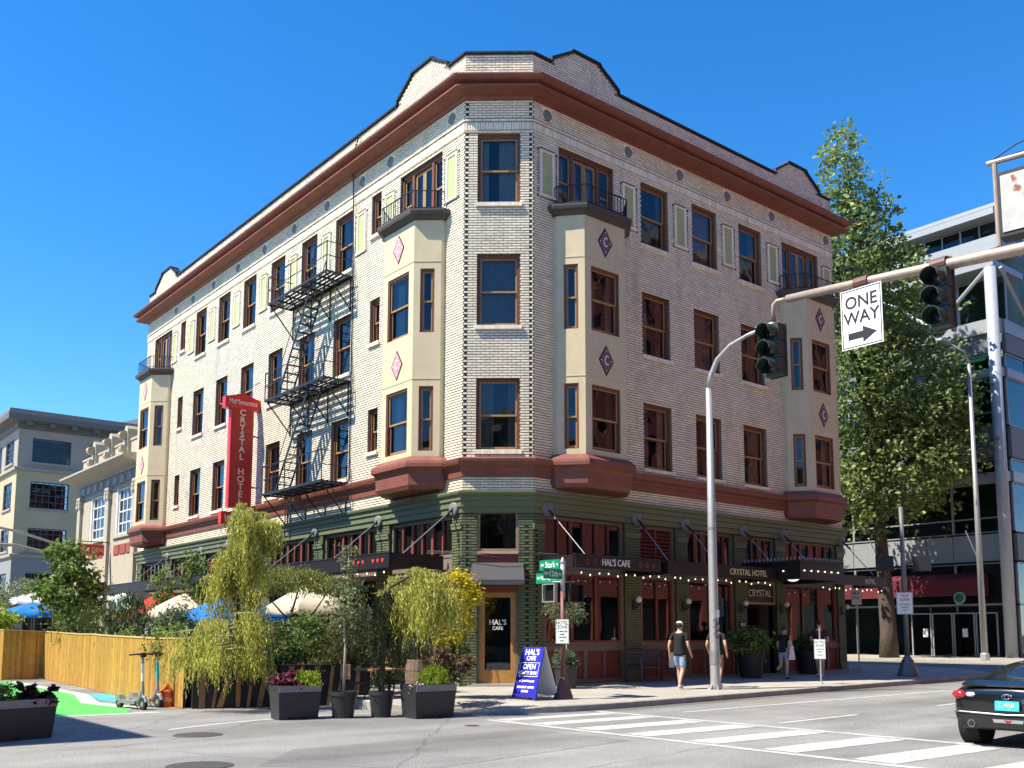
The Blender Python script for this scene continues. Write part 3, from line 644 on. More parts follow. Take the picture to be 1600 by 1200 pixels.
def shopfront(F, a, bb, kind):
    cx = (a+bb)/2; w = bb-a; h = w/2; L_ = P3(F, cx, 0, 0); rz = FAC[F][1]
    f = MB(); rect_frame(f, -h, h, 3.55, GZ, .09, .10, .24); r = f.build('transom_window', m_taupe, hotel, loc=L_, rz=rz)
    if kind == 'louver':
        for i in range(9):
            for sx in (-1, 1):
                l = MB(); z = 3.67+i*.115; x0, x1 = (-h+.1, -.03) if sx < 0 else (.03, h-.1); l.add([(x0,.13,z),(x1,.13,z),(x1,.22,z+.10),(x0,.22,z+.10),(x0,.14,z-.012),(x1,.14,z-.012),(x1,.23,z+.088),(x0,.23,z+.088)], [(0,1,2,3),(7,6,5,4),(0,4,5,1)]); l.build('louver_slat', m_redpan, r)
        m_ = MB(); m_.box(-.03, .03, .12, .2, 3.64, 4.63); m_.build('mullion', m_redpan, r)
        bk_ = MB(); bk_.quad((-h,.3,3.6),(h,.3,3.6),(h,.3,4.7),(-h,.3,4.7)); bk_.build('louver_back', m_hole, r)
    else:
        n = 6 if w > 2.2 else (4 if w > 1.5 else 1); W = (w-.18)/n
        for i in range(1, n):
            m_ = MB(); t = .055 if i % 2 == 0 else .03; x = -h+.09+W*i; m_.box(x-t, x+t, .11, .2, 3.64, 4.63); m_.build('mullion', m_redpan, r)
        for i in range(n): x = -h+.09+W*i; pane(r, x+.025, x+W-.025, 3.64, 4.63, .17)
    rm = MB(); rm.quad((-h-.1,3.0,-.3),(h+.1,3.0,-.3),(h+.1,3.0,4.9),(-h-.1,3.0,4.9)); rm.quad((-h,.26,-.3),(-h-.1,3.0,-.3),(-h-.1,3.0,4.9),(-h,.26,4.9)); rm.quad((h,.26,-.3),(h,.26,4.9),(h+.1,3.0,4.9),(h+.1,3.0,-.3)); rm.quad((-h,.26,4.73),(h,.26,4.73),(h,3,4.73),(-h,3,4.73)); rm.quad((-h,.26,-.02),(h,.26,-.02),(h,3,-.02),(-h,3,-.02)); rm.build('room', m_room, hotel, loc=L_, rz=rz, fix=False)
    sp = MB(); sp.box(-h, h, .12, .22, 3.22, 3.55); sp.build('signband', m_taupe, hotel, loc=L_, rz=rz)
    if kind == 'entry': return
    f = MB(); rect_frame(f, -h, h, 1.06, 3.22, .11, .08, .22); s = f.build('shop_window', m_taupe, hotel, loc=L_, rz=rz)
    g = MB(); rect_frame(g, -h+.11, h-.11, 1.17, 3.11, .06, .10, .19); g.build('inner_frame', m_redpan, s)
    n = 2 if w < 3 else 3
    W = (w-.34)/n
    for i in range(1, n): m_ = MB(); x = -h+.17+W*i; m_.box(x-.045, x+.045, .10, .19, 1.2, 3.08); m_.build('mullion', m_redpan if F == 'R' else m_taupe, s)
    for i in range(n): x = -h+.17+W*i; pane(s, x+.01, x+W-.01, 1.2, 3.08, .15)
    if kind == 'louver':
        for i in range(n):
            bl = MB(); x = -h+.17+W*i
            for j in range(26): bl.box(x+.03, x+W-.03, .24, .262, 1.22+j*.072, 1.22+j*.072+.064)
            bl.build('blind', m_blind, s)
    # bulkhead: frame with sunk red panels
    k = MB(); k.box(-h, h, .12, .22, -.3, 1.06); bh = k.build('bulkhead', m_redpan, hotel, loc=L_, rz=rz)
    fr2 = MB(); fr2.box(-h, h, .05, .12, -.3, .14); fr2.box(-h, h, .05, .12, .93, 1.06); fr2.box(-h-.0, h, .03, .05, 1.0, 1.075)
    n = max(2, int(round(w/.72)))
    for i in range(n+1): x = -h+.06+(w-.12)*i/n; t = .06 if i % 2 == 0 else .025; fr2.box(max(-h, x-t), min(h, x+t), .06, .12, .14, .93)
    fr2.build('bulkhead_frame', m_taupe, bh)
for F in 'RL':
    for a, bb, k in Gb[F]: shopfront(F, a, bb, k)
# entrance of the hotel
ex, ew = 11.785, 1.67; er = P3('R', ex, 0, 0)
f = MB(); rect_frame(f, -ew/2, ew/2, 2.42, 3.2, .09, .06, .22); en = f.build('entry_transom', mat('pale_ochre_trim', (.30,.23,.10), .5), hotel, loc=er)
m_gold = mat('gold_leaf_lettering', (.62,.52,.30), .4, .0, var=.1); m_cream = mat('cream_lettering', (.72,.68,.58), .5, var=.05)
k = MB(); k.box(-ew/2+.09, ew/2-.09, .1, .14, 2.51, 3.11); k.build('name_board', mat('oxblood_board', (.05,.018,.013), .5), en)
lettering('CRYSTAL', .34, m_cream, en, (0,.09,2.80), sx=.92)
for sx in (-1, 1):
    d = MB(); rect_frame(d, min(0, sx*.78), max(0, sx*.78), 0.0, 2.42, .11, .75, .82); dl = d.build('entry_door', m_hole, hotel, loc=er); pane(dl, min(.1*sx, sx*.68), max(.1*sx, sx*.68), .12, 2.3, .78)
w_ = MB(); w_.quad((-ew/2,.2,-.2),(-ew/2,.8,-.2),(-ew/2,.8,2.42),(-ew/2,.2,2.42)); w_.build('entry_reveal', m_taupe, hotel, loc=er); w_ = MB(); w_.quad((ew/2,.2,-.2),(ew/2,.2,2.42),(ew/2,.8,2.42),(ew/2,.8,-.2)); w_.build('entry_reveal', m_taupe, hotel, loc=er)
nb = MB(); nb.box(-.14, .14, -.02, .012, 1.62, 1.84); nbo = nb.build('number_plate', m_hole, hotel, loc=P3('R', 10.65, 0, 0)); lettering('303', .17, m_cream, nbo, (0,-.028,1.73), bold=.004)
# corner cafe door
cr = P3('C', 1.0, 0, 0); crz = FAC['C'][1]
f = MB(); rect_frame(f, -.57, .57, 3.68, 4.80, .075, .05, .2); tw = f.build('transom_window', mat('tan_trim', (.27,.19,.11), .5), hotel, loc=cr, rz=crz); pane(tw, -.5, .5, 3.75, 4.73, .12)
k = MB(); k.box(-.57, .57, .0, .12, 3.60, 3.675); k.build('transom_sill', mat('rose_painted_sill', (.50,.30,.25), .5), tw)
k = MB(); k.box(-.57, .57, .06, .2, 2.55, 3.60); k.build('spandrel', m_redpan, hotel, loc=cr, rz=crz)
m_oak = mat('oak_door', (.40,.20,.06), .45, var=.2, scale=3, bump=.1, bscale=14)
f = MB(); rect_frame(f, -.56, .56, -.02, 2.62, .075, .12, .24); df = f.build('door_frame', m_taupe, hotel, loc=cr, rz=crz)
d = MB(); rect_frame(d, -.485, .485, .02, 2.54, .13, .16, .21); d.box(-.36, .36, .165, .205, .14, .42); dd = d.build('cafe_door', m_oak, hotel, loc=cr, rz=crz); pane(dd, -.36, .36, .41, 2.42, .185)
h = MB(); h.box(.40, .45, .11, .16, .95, 1.25); h.tube([(.425,.10,1.0),(.425,.08,1.05),(.425,.08,1.18),(.425,.10,1.22)], .012, 6); h.build('door_handle', mat('brass', (.55,.38,.14), .35, .9), dd)
lettering("HAL'S", .20, m_cream, dd, (0,.176,1.72), bold=.004, sx=.95); lettering('CAFE', .13, m_cream, dd, (0,.176,1.56), bold=.003)
rm = MB(); rm.quad((-.9,2.5,-.2),(.9,2.5,-.2),(.9,2.5,4.8),(-.9,2.5,4.8)); rm.quad((-.57,.25,-.2),(-.9,2.5,-.2),(-.9,2.5,4.8),(-.57,.25,4.8)); rm.quad((.57,.25,-.2),(.57,.25,4.8),(.9,2.5,4.8),(.9,2.5,-.2)); rm.quad((-.57,.25,-.03),(.57,.25,-.03),(.9,2.5,-.03),(-.9,2.5,-.03)); rm.build('room', m_room, hotel, loc=cr, rz=crz, fix=False)
st = MB(); st.box(-.8, .8, -.12, .3, -.3, .06); st.build('door_step', mat('step_stone', (.33,.30,.26), .9, bump=.3), hotel, loc=cr, rz=crz)
# door awning: cloth wedge
m_awn = mat('charcoal_awning_cloth', (.055,.055,.06), .85, var=.1, bump=.1, bscale=40)
aw = thing('awning', 'small charcoal cloth awning over the corner cafe door', 'awning', cr, crz)
k = MB(); k.add([(-.70,.0,3.36),(.70,0,3.36),(.74,-.62,2.86),(-.74,-.62,2.86),(.74,-.62,2.72),(-.74,-.62,2.72),(-.70,0,2.80),(.70,0,2.80)], [(0,1,2,3),(3,2,4,5)]); k.build('awning_top', m_awn, aw, fix=False)
for sx in (-1, 1):
    k = MB(); k.add([(sx*.70,0,3.36),(sx*.74,-.62,2.86),(sx*.74,-.62,2.72),(sx*.70,0,2.80)], [(0,1,2,3)]); k.build('awning_side', m_awn, aw, fix=False)
k = MB(); k.tube([(-.74,-.61,2.73),(.74,-.61,2.73)], .015, 6); k.build('awning_bar', m_black, aw)
# ------------------------------------------------------------------ canopies with tie rods
m_fascia = mat('black_oxblood_fascia', (.014,.010,.010), .45, var=.2); m_rod = mat('grey_rod', (.33,.33,.33), .45, .6, var=.1); m_heart = mat('dull_red_paint', (.35,.06,.04), .6)
m_bulb = mat('lit_bulb', (.9,.85,.7), .4, var=0, emit=((1.0,.83,.55), .9))
def canopy(F, x0, x1, p, z0, z1, label, group='black canopies over the pavement'):
    o = thing('canopy', label, 'canopy', P3(F, (x0+x1)/2, 0, 0), FAC[F][1], group); h = (x1-x0)/2
    b = MB(); b.box(-h, h, -p, -p+.06, z0, z1); b.build('fascia', m_fascia, o)
    for sx in (-1, 1): b = MB(); b.box(sx*h-.03, sx*h+.03, -p+.06, -.02, z0+.0, z1-.002); b.build('side_fascia', m_fascia, o)
    b = MB(); b.box(-h+.03, h-.03, -p+.06, -.02, z0+.12, z0+.19); b.build('deck', m_black, o)
    b = MB(); b.box(-h-.02, h+.02, -p-.02, -p+.10, z1, z1+.03); b.build('top_rail', m_black, o); return o
ros = {'R': [1.98,5.57,7.80,10.77,13.00,16.66], 'L': [-1.59,-5.60,-9.74,-13.6,-17.25,-19.93,-23.9]}
cR1 = canopy('R', 1.80, 5.15, 1.4, 3.18, 3.52, 'black canopy with cream cafe lettering beside the corner')
cR2 = canopy('R', 5.45, 10.7, 1.4, 3.14, 3.50, 'black canopy with gold hotel lettering left of the marquee')
cR3 = canopy('R', 13.1, 17.4, 1.4, 3.14, 3.46, 'black canopy right of the entrance marquee')
cL1 = canopy('L', -13.4, -2.15, 1.8, 3.20, 3.60, 'long black canopy with red hearts over the plaza side')
cL2 = canopy('L', -27.6, -14.2, 1.8, 3.20, 3.60, 'black canopy on the far plaza side')
lettering("HAL'S CAFE", .26, m_cream, cR1, (-.15,-1.405,3.35), sx=.82, bold=.003)
for i, x in enumerate((-1.25,-.98,-.71,.82,1.09,1.36)):
    b = MB()
    for (ax, az, bx, bz) in ((0,.075,.07,0),(.07,0,0,-.075),(0,-.075,-.07,0),(-.07,0,0,.075)): b.bar((x+ax,-1.405,3.35+az),(x+bx,-1.405,3.35+bz),.014,.014)
    b.build('diamond', m_heart, cR1)
lettering('CRYSTAL HOTEL', .27, m_gold, cR2, (1.15,-1.405,3.33), sx=.92, bold=.002)
lettering('HOTEL', .24, m_gold, cR3, (1.0,-1.405,3.30), sx=.9, bold=.002)
for x in (3.75,4.0,4.25,4.8,5.05,5.3):
    b = MB(); b.prism([(x,3.34),(x+.07,3.42),(x+.055,3.46),(x+.02,3.46),(x,3.435),(x-.02,3.46),(x-.055,3.46),(x-.07,3.42)], -1.812, -1.80); b.build('heart', mat('red_heart_paint', (.55,.04,.03), .5), cL1)
for F in 'RL':
    for i, x in enumerate(ros[F]):
        r = thing('tie_rod', ('first','second','third','fourth','fifth','sixth','seventh')[i]+' canopy tie rod from the chamfered corner along the '+('shaded right front' if F == 'R' else 'sunlit plaza front'), 'tie rod', P3(F, x, 0, 0), FAC[F][1], 'canopy tie rods on the '+('right front' if F == 'R' else 'plaza side'))
        b = MB(); b.lathe([(.20,0),(.20,.03),(.17,.06),(.06,.075),(.05,.12)], (0,0,0), 18); o = b.build('wall_plate', m_disc, r, loc=(0,-.05,4.88)); o.rotation_euler = (math.pi/2, 0, 0)
        p = 1.3 if F == 'R' else 1.7; dx = .0 if i == 0 else (-.0)
        b = MB(); b.tube([(0,-.12,4.86),(dx+(.25 if i == 0 and F == 'R' else 0),-p,3.56)], .015, 6); b.build('rod', m_rod, r)
        b = MB(); b.tube([(.0,-.1,4.88),(.0,-.42,4.56)], .035, 6); b.build('turnbuckle', m_black, r)
# marquee
mq = thing('marquee', 'black metal entrance marquee with studded crest and bulbs', 'marquee', P3('R', 11.88, 0, 0), 0)
b = MB(); b.box(-1.13, 1.13, -2.25, -2.18, 3.16, 3.72); b.build('front_fascia', m_fascia, mq)
for sx in (-1, 1): b = MB(); b.box(sx*1.13-.035, sx*1.13+.035, -2.18, -.03, 3.16, 3.72); b.build('side_fascia', m_fascia, mq)
b = MB(); b.box(-1.09, 1.09, -2.18, -.03, 3.26, 3.34); b.build('deck', m_black, mq)
b = MB(); b.sweep([(0,3.72),(.05,3.72),(.05,3.77),(0,3.77)], [(-1.16,0),(-1.16,-2.25),(1.16,-2.25),(1.16,0)]); b.build('crest_rail', m_black, mq)
for i in range(16):
    b = MB(); b.lathe([(.012,0),(.02,.03),(.03,.07),(.018,.10),(.0,.13)], (0,0,0), 6); b.build('finial', m_rod, mq, loc=(-1.1+i*.1467,-2.2,3.77))
for i in range(14):
    b = MB(); b.lathe([(.012,0),(.02,.03),(.03,.07),(.018,.10),(.0,.13)], (0,0,0), 6); b.build('finial', m_rod, mq, loc=(-1.13,-.1-i*.15,3.77))
for i in range(6): b = MB(); b.lathe([(.0,-.03),(.025,-.015),(.03,0),(.025,.015),(0,.03)], (0,0,0), 8); b.build('bulb', m_bulb, mq, loc=(-.95+i*.38,-2.28,3.44))
for i in range(3): b = MB(); b.lathe([(.0,-.03),(.025,-.015),(.03,0),(.025,.015),(0,.03)], (0,0,0), 8); b.build('bulb', m_bulb, mq, loc=(-1.19,-.45-i*.6,3.44))
b = MB(); b.lathe([(.0,-.12),(.12,-.10),(.2,-.04),(.22,0)], (0,0,0), 14); b.build('globe_light', mat('milk_glass', (.8,.78,.7), .4, emit=((1,.85,.6), .6)), mq, loc=(-.6,-1.6,3.24))
# string of bulbs along the canopy edges
def string(F, x0, x1, y, z, n, label):
    o = thing('string_lights', label, 'string lights', P3(F, 0, 0, 0), FAC[F][1], 'bulb strings under the canopies'); pts = []; bl = MB(); bl.lathe([(.0,-.045),(.016,-.034),(.022,-.018),(.014,0),(.009,.015)], (0,0,0), 8); me = None
    for i in range(n*6+1):
        f = i/(n*6); sag = abs(math.sin(f*n*math.pi/3))*.11; pts.append((x0+(x1-x0)*f, y, z-sag))
        if i % 6 == 3:
            q = (x0+(x1-x0)*f, y+random.uniform(-.05,.05), z-sag-.02)
            if me is None: bo = bl.build('bulb', m_bulb, o, loc=q); me = bo.data
            else: link('bulb', me, o, q)
    w = MB(); w.tube(pts, .006, 4); w.build('wire', m_black, o)
string('R', 1.9, 10.6, -1.36, 3.14, 26, 'row of lit bulbs under the canopies left of the entrance')
string('R', 13.2, 17.3, -1.36, 3.10, 12, 'row of lit bulbs under the canopy right of the entrance')
string('L', -13.3, -2.2, -1.76, 3.17, 24, 'row of lit bulbs under the plaza canopy')
cb = thing('cable', 'thin black cable strung across the green corner above the cafe door', 'cable'); b = MB(); b.tube([(-.6,2.1,3.70),(-.05,1.25,3.66),(.5,.55,3.58),(1.0,.1,3.58),(1.55,-.1,3.62),(1.9,-.6,3.58)], .010, 5); b.tube([(-.6,2.1,3.64),(-.05,1.2,3.62),(.6,.45,3.50),(1.5,-.12,3.60)], .008, 5); b.build('wire', m_black, cb)
# wall lamps
m_globe = mat('white_lamp_globe', (.75,.73,.68), .3, var=.03)
def wall_lamp(x, lab):
    o = thing('wall_lamp', lab, 'wall lamp', P3('R', x, -.014, 0), 0, 'globe wall lamps between the shop windows')
    b = MB(); b.box(-.07,.07,-.03,.0,2.12,2.42); b.tube([(0,-.03,2.22),(0,-.16,2.20),(0,-.2,2.28)], .02, 6); b.lathe([(.07,2.28),(.06,2.33),(.03,2.34)], (0,-.2,0), 10); b.build('bracket', m_black, o)
    b = MB(); b.lathe([(.03,2.34),(.08,2.38),(.10,2.44),(.08,2.5),(.03,2.54)], (0,-.2,0), 14); b.build('globe', m_globe, o, smooth=True)
for x, l in ((5.47,'globe wall lamp just right of the cafe window'),(7.72,'globe wall lamp right of the brown blinds'),(10.6,'globe wall lamp left of the hotel entrance'),(12.88,'globe wall lamp right of the hotel entrance'),(16.62,'globe wall lamp at the far end of the right front')): wall_lamp(x, l)
# ------------------------------------------------------------------ fire escape
fe = thing('fire_escape', 'black iron fire escape with three balconies and steep stairs on the sunlit front', 'fire escape', (0,0,0), 0)
FY0, FY1, FD = 7.62, 12.05, 1.0
for z in (13.42, 9.80, 6.36):
    pl = MB()
    for i in range(6): x = -.10-i*(FD-.16)/5; pl.bar((x, FY0, z), (x, FY1, z), .085, .03)
    for i in range(8): y = FY0+(FY1-FY0)*i/7; pl.bar((-.02, y, z-.035), (-FD, y, z-.035), .04, .05)
    for x in (-.04, -FD): pl.bar((x, FY0, z-.02), (x, FY1, z-.02), .03, .09)
    p_ = pl.build('platform', m_black, fe)
    rl = MB()
    for h in (.52, 1.0):
        rl.bar((-.03, FY0, z+h), (-FD, FY0, z+h), .025); rl.bar((-FD, FY0, z+h), (-FD, FY1, z+h), .025); rl.bar((-FD, FY1, z+h), (-.03, FY1, z+h), .025)
    for i in range(6): y = FY0+(FY1-FY0)*i/5; rl.bar((-FD, y, z), (-FD, y, z+1.02), .03)
    for y in (FY0, FY1): rl.bar((-.5, y, z), (-.5, y, z+1.0), .022)
    rl.build('railing', m_black, fe)
    for i in range(4):
        y = FY0+.1+(FY1-FY0-.2)*i/3; br = MB(); br.bar((-FD+.03, y, z-.05), (-.01, y, z-1.15), .035); br.bar((-.03, y, z-1.2), (-.03, y, z), .035); br.build('bracket', m_black, fe)
def stair(y0, z0, y1, z1, x0, x1):
    s = MB()
    for x in (x0, x1): s.bar((x, y0, z0), (x, y1, z1), .025, .10)
    for x in (x0, x1): s.bar((x, y0, z0+.85), (x, y1, z1+.85), .02); s.bar((x, y0, z0), (x, y0, z0+.85), .02); s.bar((x, (y0+y1)/2, (z0+z1)/2), (x, (y0+y1)/2, (z0+z1)/2+.85), .02)
    n = 14
    for i in range(1, n): f = i/n; s.bar((x0, y0+(y1-y0)*f, z0+(z1-z0)*f), (x1, y0+(y1-y0)*f, z0+(z1-z0)*f), .16, .02)
    s.build('stair', m_black, fe)
stair(8.9, 13.42, 11.3, 9.83, -.35, -.85); stair(8.9, 9.80, 11.3, 6.39, -.35, -.85)
ld = MB()
for y in (10.1, 10.5): ld.bar((-.82, y, 6.3), (-.82, y, 4.6), .03)
for i in range(6): ld.bar((-.82, 10.1, 4.7+i*.28), (-.82, 10.5, 4.7+i*.28), .022)
ld.build('drop_ladder', m_black, fe)
rc = MB(); rc.tube([(-.05,7.3,18.3),(-.12,7.45,17.9),(-.45,7.5,17.5),(-.10,7.55,16.9),(-.04,7.55,13.5),(-.04,7.52,6.4)], .022, 6); rc.build('conduit', m_black, fe)
# ------------------------------------------------------------------ blade sign
m_sred = mat('sign_red_enamel', (.62,.015,.012), .35, var=.08, spec=.5); m_sface = mat('sign_face_red', (.40,.02,.016), .4, var=.08)
sg = thing('blade_sign', 'tall red blade sign with CRYSTAL HOTEL running down it', 'sign', (0,14.75,0), 0)
b = MB(); b.prism([(-.25,6.15),(-1.17,6.15),(-1.17,10.02),(-.25,10.02)], -.13, .13); b.build('sign_body', m_sred, sg)
b = MB(); b.prism([(-.31,6.2),(-1.11,6.2),(-1.11,10.0),(-.31,10.0)], -.142, -.131); b.build('sign_face', m_sface, sg)
b = MB(); b.prism([(.0,9.98),(-1.42,9.98),(-1.42,10.42),(-1.2,10.46),(-.71,10.62),(-.22,10.46),(.0,10.42)], -.15, .15); cr_ = b.build('sign_crown', m_sred, sg)
m_neon = mat('pink_letter', (.80,.52,.45), .4, var=.05)
lettering('McMenamins', .27, m_neon, cr_, (-.71,-.157,10.24), sx=.80, bold=.004)
for i, ch in enumerate('CRYSTAL HOTEL'):
    if ch != ' ': lettering(ch, .34, m_neon, sg, (-.71,-.15,9.84-i*.288), bold=.006, sx=1.05, name='letter')
b = MB(); b.box(-1.42,-.0,-.13,.13,5.52,5.98); lo = b.build('lower_plate', m_sred, sg); lettering("HAL'S CAFE", .30, m_white, lo, (-.71,-.138,5.75), sx=.75, bold=.004)
b = MB(); b.tube([(-.71,0,5.98),(-.71,0,6.15)], .05, 8); b.tube([(0,0,9.0),(-.26,0,9.0)], .03, 6); b.tube([(0,0,7.0),(-.26,0,7.0)], .03, 6); b.tube([(0,0,11.2),(-.71,0,10.6)], .012, 5); b.build('mounting', m_black, sg)
# ------------------------------------------------------------------ neighbouring buildings
def empty_b(name, label, cat, loc=(0,0,0), rz=0): return thing(name, label, cat, loc, rz)
def grid_window(parent, F, x, z, w, h, nx, nz, fm, gm, y=0.0, bar=.05, fw=.09, loc=None, rz=0, room=m_room, sill=None):
    """multi-pane window in facade coordinates of its parent"""
    f = MB(); rect_frame(f, x-w/2, x+w/2, z, z+h, fw, y-.02, y+.12); o = f.build('window', fm, parent)
    b = MB()
    for i in range(1, nx): b.box(x-w/2+w*i/nx-bar/2, x-w/2+w*i/nx+bar/2, y+.01, y+.06, z+fw, z+h-fw)
    for j in range(1, nz): b.box(x-w/2+fw, x+w/2-fw, y+.015, y+.055, z+h*j/nz-bar/2, z+h*j/nz+bar/2)
    if b.v: b.build('glazing_bars', fm, o)
    p = MB(); p.quad((x-w/2+fw*.8, y+.04, z+fw*.8), (x+w/2-fw*.8, y+.04, z+fw*.8), (x+w/2-fw*.8, y+.04, z+h-fw*.8), (x-w/2+fw*.8, y+.04, z+h-fw*.8)); p.build('pane', gm, o, fix=False)
    r = MB(); r.quad((x-w/2, y+.6, z), (x+w/2, y+.6, z), (x+w/2, y+.6, z+h), (x-w/2, y+.6, z+h)); r.build('room', room, o, fix=False)
    if sill: s = MB(); s.box(x-w/2-.1, x+w/2+.1, y-.16, y+.02, z-.14, z); s.build('sill', sill, o)
    return o
# two-storey cream neighbour beyond the hotel on the plaza side
m_terra = mat('cream_terracotta', (.43,.38,.285), .7, var=.1, scale=4, bump=.1, bscale=30, dirt=.2); m_frieze = mat('grey_frieze', (.26,.25,.22), .7, var=.1); m_whitef = mat('white_window_paint', (.75,.74,.70), .5)
m_redb = mat('red_brick_panel', (.30,.075,.05), .8, var=.15)
nb_ = empty_b('terracotta_building', 'low cream ornate building with scroll topped parapet beyond the hotel', 'building', (0,0,0), -math.pi/2)
Y0, Y1 = -38.6, -28.17
w = MB(); hs2 = [(-36.5,-33.35,6.45,8.95),(-32.0,-29.0,6.45,8.95),(-36.6,-33.2,.3,3.9),(-32.2,-28.9,.3,3.9)]
wall_with_holes(w, Y0, Y1, -.6, 10.3, 0, hs2, .3); w.quad((Y0,0,-.6),(Y0,9,-.6),(Y0,9,10.3),(Y0,0,10.3)); w.quad((Y0,9,-.6),(Y1,9,-.6),(Y1,9,10.3),(Y0,9,10.3)); w.quad((Y0,0,10.3),(Y1,0,10.3),(Y1,9,10.3),(Y0,9,10.3)); w.build('wall', m_terra, nb_)
for (a, bb) in ((-36.5,-33.35),(-32.0,-29.0)):
    cxx = (a+bb)/2; grid_window(nb_, None, cxx, 6.47, bb-a-.5, 2.46, 4, 4, m_whitef, m_glass, y=.12, bar=.07, fw=.12)
    s = MB()
    for sx in (-1, 1): s.box(cxx+sx*(bb-a-.22)/2-.12, cxx+sx*(bb-a-.22)/2+.12, .02, .2, 6.45, 8.95)
    s.build('window_jambs', m_whitef, nb_)
    k = MB(); k.box(a-.1, bb+.1, -.1, .02, 6.30, 6.45); k.build('sill_course', m_terra, nb_)
    for i in range(3): k = MB(); k.box(a+.1+i*1.0, a+.95+i*1.0, -.04, .0, 5.45, 5.95); k.build('red_panel', m_redb, nb_)
    grid_window(nb_, None, cxx, .35, bb-a-.1, 3.5, 3, 2, m_taupe, m_shop, y=.12)
for x in (-38.2,-33.0-.0,-28.6):
    k = MB(); k.box(x-.26, x+.26, -.16, .02, -.5, 8.6); k.box(x-.32, x+.32, -.22, .02, 8.95, 9.12); pl_ = k.build('pilaster', m_terra, nb_)
    for dz, rr in ((8.6,.2),(8.78,.17)):
        for sx in (-1, 1): c_ = MB(); c_.tube([(x+sx*.2, -.24, dz), (x+sx*.2, .0, dz)], rr*.75, 10); c_.build('capital_scroll', m_terra, pl_)
k = MB(); k.box(Y0-.02, Y1, -.06, .0, 9.14, 9.66); k.build('frieze', m_frieze, nb_)
for i in range(9):
    x = Y0+.55+i*1.15; k = MB(); k.box(x, x+.55, -.10, -.06, 9.2, 9.6); k.build('frieze_block', m_terra, nb_)
k = MB(); k.sweep([(0,9.66),(.12,9.70),(.16,9.86),(.5,9.98),(.85,10.06),(.95,10.16),(.95,10.26),(.1,10.36)], [(Y0,4),(Y0,0),(Y1-.0,0)]); k.build('cornice', m_terra, nb_)
k = MB(); k.box(Y0+.1, Y1, .05, .35, 10.34, 11.25); k.box(Y0+.05, Y1, -.0, .42, 11.25, 11.36); k.build('parapet', m_terra, nb_)
for x in (-36.0,-33.1,-30.5):
    k = MB(); k.prism([(x-.34,10.36),(x-.34,11.5),(x-.26,11.9),(x-.1,12.08),(x+.1,12.08),(x+.26,11.9),(x+.34,11.5),(x+.34,10.36)], -.12, .6); q = k.build('scroll_pier', m_terra, nb_)
    for z_, rr in ((11.55,.24),(10.85,.17)): k = MB(); k.tube([(x-.2,-.26,z_),(x+.2,-.26,z_)], rr, 10); k.build('scroll', mat('weathered_terracotta', (.40,.33,.22), .8, var=.3, scale=9, bump=.4), q)
ad = thing('projecting_sign', "small red sign reading AL'S DEN hung off the cream building", 'sign', (0,32.6,0), 0)
k = MB(); k.box(-1.62,-.30,-.07,.07,5.42,6.02); k.build('sign_box', m_sred, ad); lettering("AL'S DEN", .33, m_gold, ad, (-.96,-.078,5.72), bold=.004, sx=.86)
k = MB(); rect_frame(k, -1.60,-.32,5.44,6.0,.02,-.078,-.07); k.build('sign_border', m_gold, ad); k = MB(); k.tube([(0,0,6.15),(-1.62,0,6.15)], .025, 6); k.tube([(-.5,0,6.15),(-.5,0,6.0)], .012, 5); k.tube([(-1.4,0,6.15),(-1.4,0,6.0)], .012, 5); k.build('bracket', m_black, ad)
# four-storey block far left
m_beige = mat('beige_painted_concrete', (.46,.375,.235), .85, var=.08, scale=.5, dirt=.15); m_greyw = mat('grey_painted_band', (.34,.29,.235), .8, var=.06, scale=.6); m_steel = mat('dark_steel_sash', (.06,.07,.08), .5); m_wglass = glass_mat('factory_glass', 1.5, (.35,.37,.38))
fb = empty_b('warehouse_block', 'beige and grey four-storey block with dark gridded windows at far left', 'building', (3.5,71.5,0), 0)
for nm, rz, ln, cols in (('front', 0, 26, [2.75,7.5,12.2,17]), ('side', -math.pi/2, 30, [-3.1,-7.8,-12.5,-17])):
    x0, x1 = (0, ln) if rz == 0 else (-ln, 0)
    hz = [(c-1.6, c+1.6, a, bb) for c in cols for a, bb in ((1.0,3.4),(4.4,6.6),(8.55,10.55),(12.3,14.65),(16.35,18.5))]
    for za, zb, m_ in ((-.6,8.0,m_greyw if False else mat('grey_base_paint', (.25,.245,.24), .85)),(8.0,15.6,m_beige),(15.6,20.0,m_greyw)):
        w = MB(); wall_with_holes(w, x0, x1, za, zb, 0, [h for h in hz if za <= h[2] < zb], .3); o = w.build('wall', m_, fb); o.rotation_euler = (0,0,rz)
    e = link('window_row', None, fb); e.rotation_euler = (0,0,rz); bpy.data.objects.remove(e)
    for (a, bb, za, zb) in hz:
        f = MB(); rect_frame(f, a, bb, za, zb, .08, .1, .22)
        for i in range(1, 6): f.box(a+(bb-a)*i/6-.03, a+(bb-a)*i/6+.03, .12, .18, za+.08, zb-.08)
        for j in range(1, 4): f.box(a+.08, bb-.08, .125, .175, za+(zb-za)*j/4-.03, za+(zb-za)*j/4+.03)
        o = f.build('window', m_steel, fb); o.rotation_euler = (0,0,rz)
        p = MB(); p.quad((a+.05,.15,za+.05),(bb-.05,.15,za+.05),(bb-.05,.15,zb-.05),(a+.05,.15,zb-.05)); p.build('pane', m_wglass, o, fix=False)
        p = MB(); p.quad((a,1.2,za),(bb,1.2,za),(bb,1.2,zb),(a,1.2,zb)); p.build('room', m_room, o, fix=False)
        p = MB(); p.box(a-.1, bb+.1, -.12, .05, za-.18, za); p.build('sill', m_greyw, o)
pth = [(0,30),(0,0),(26,0)]
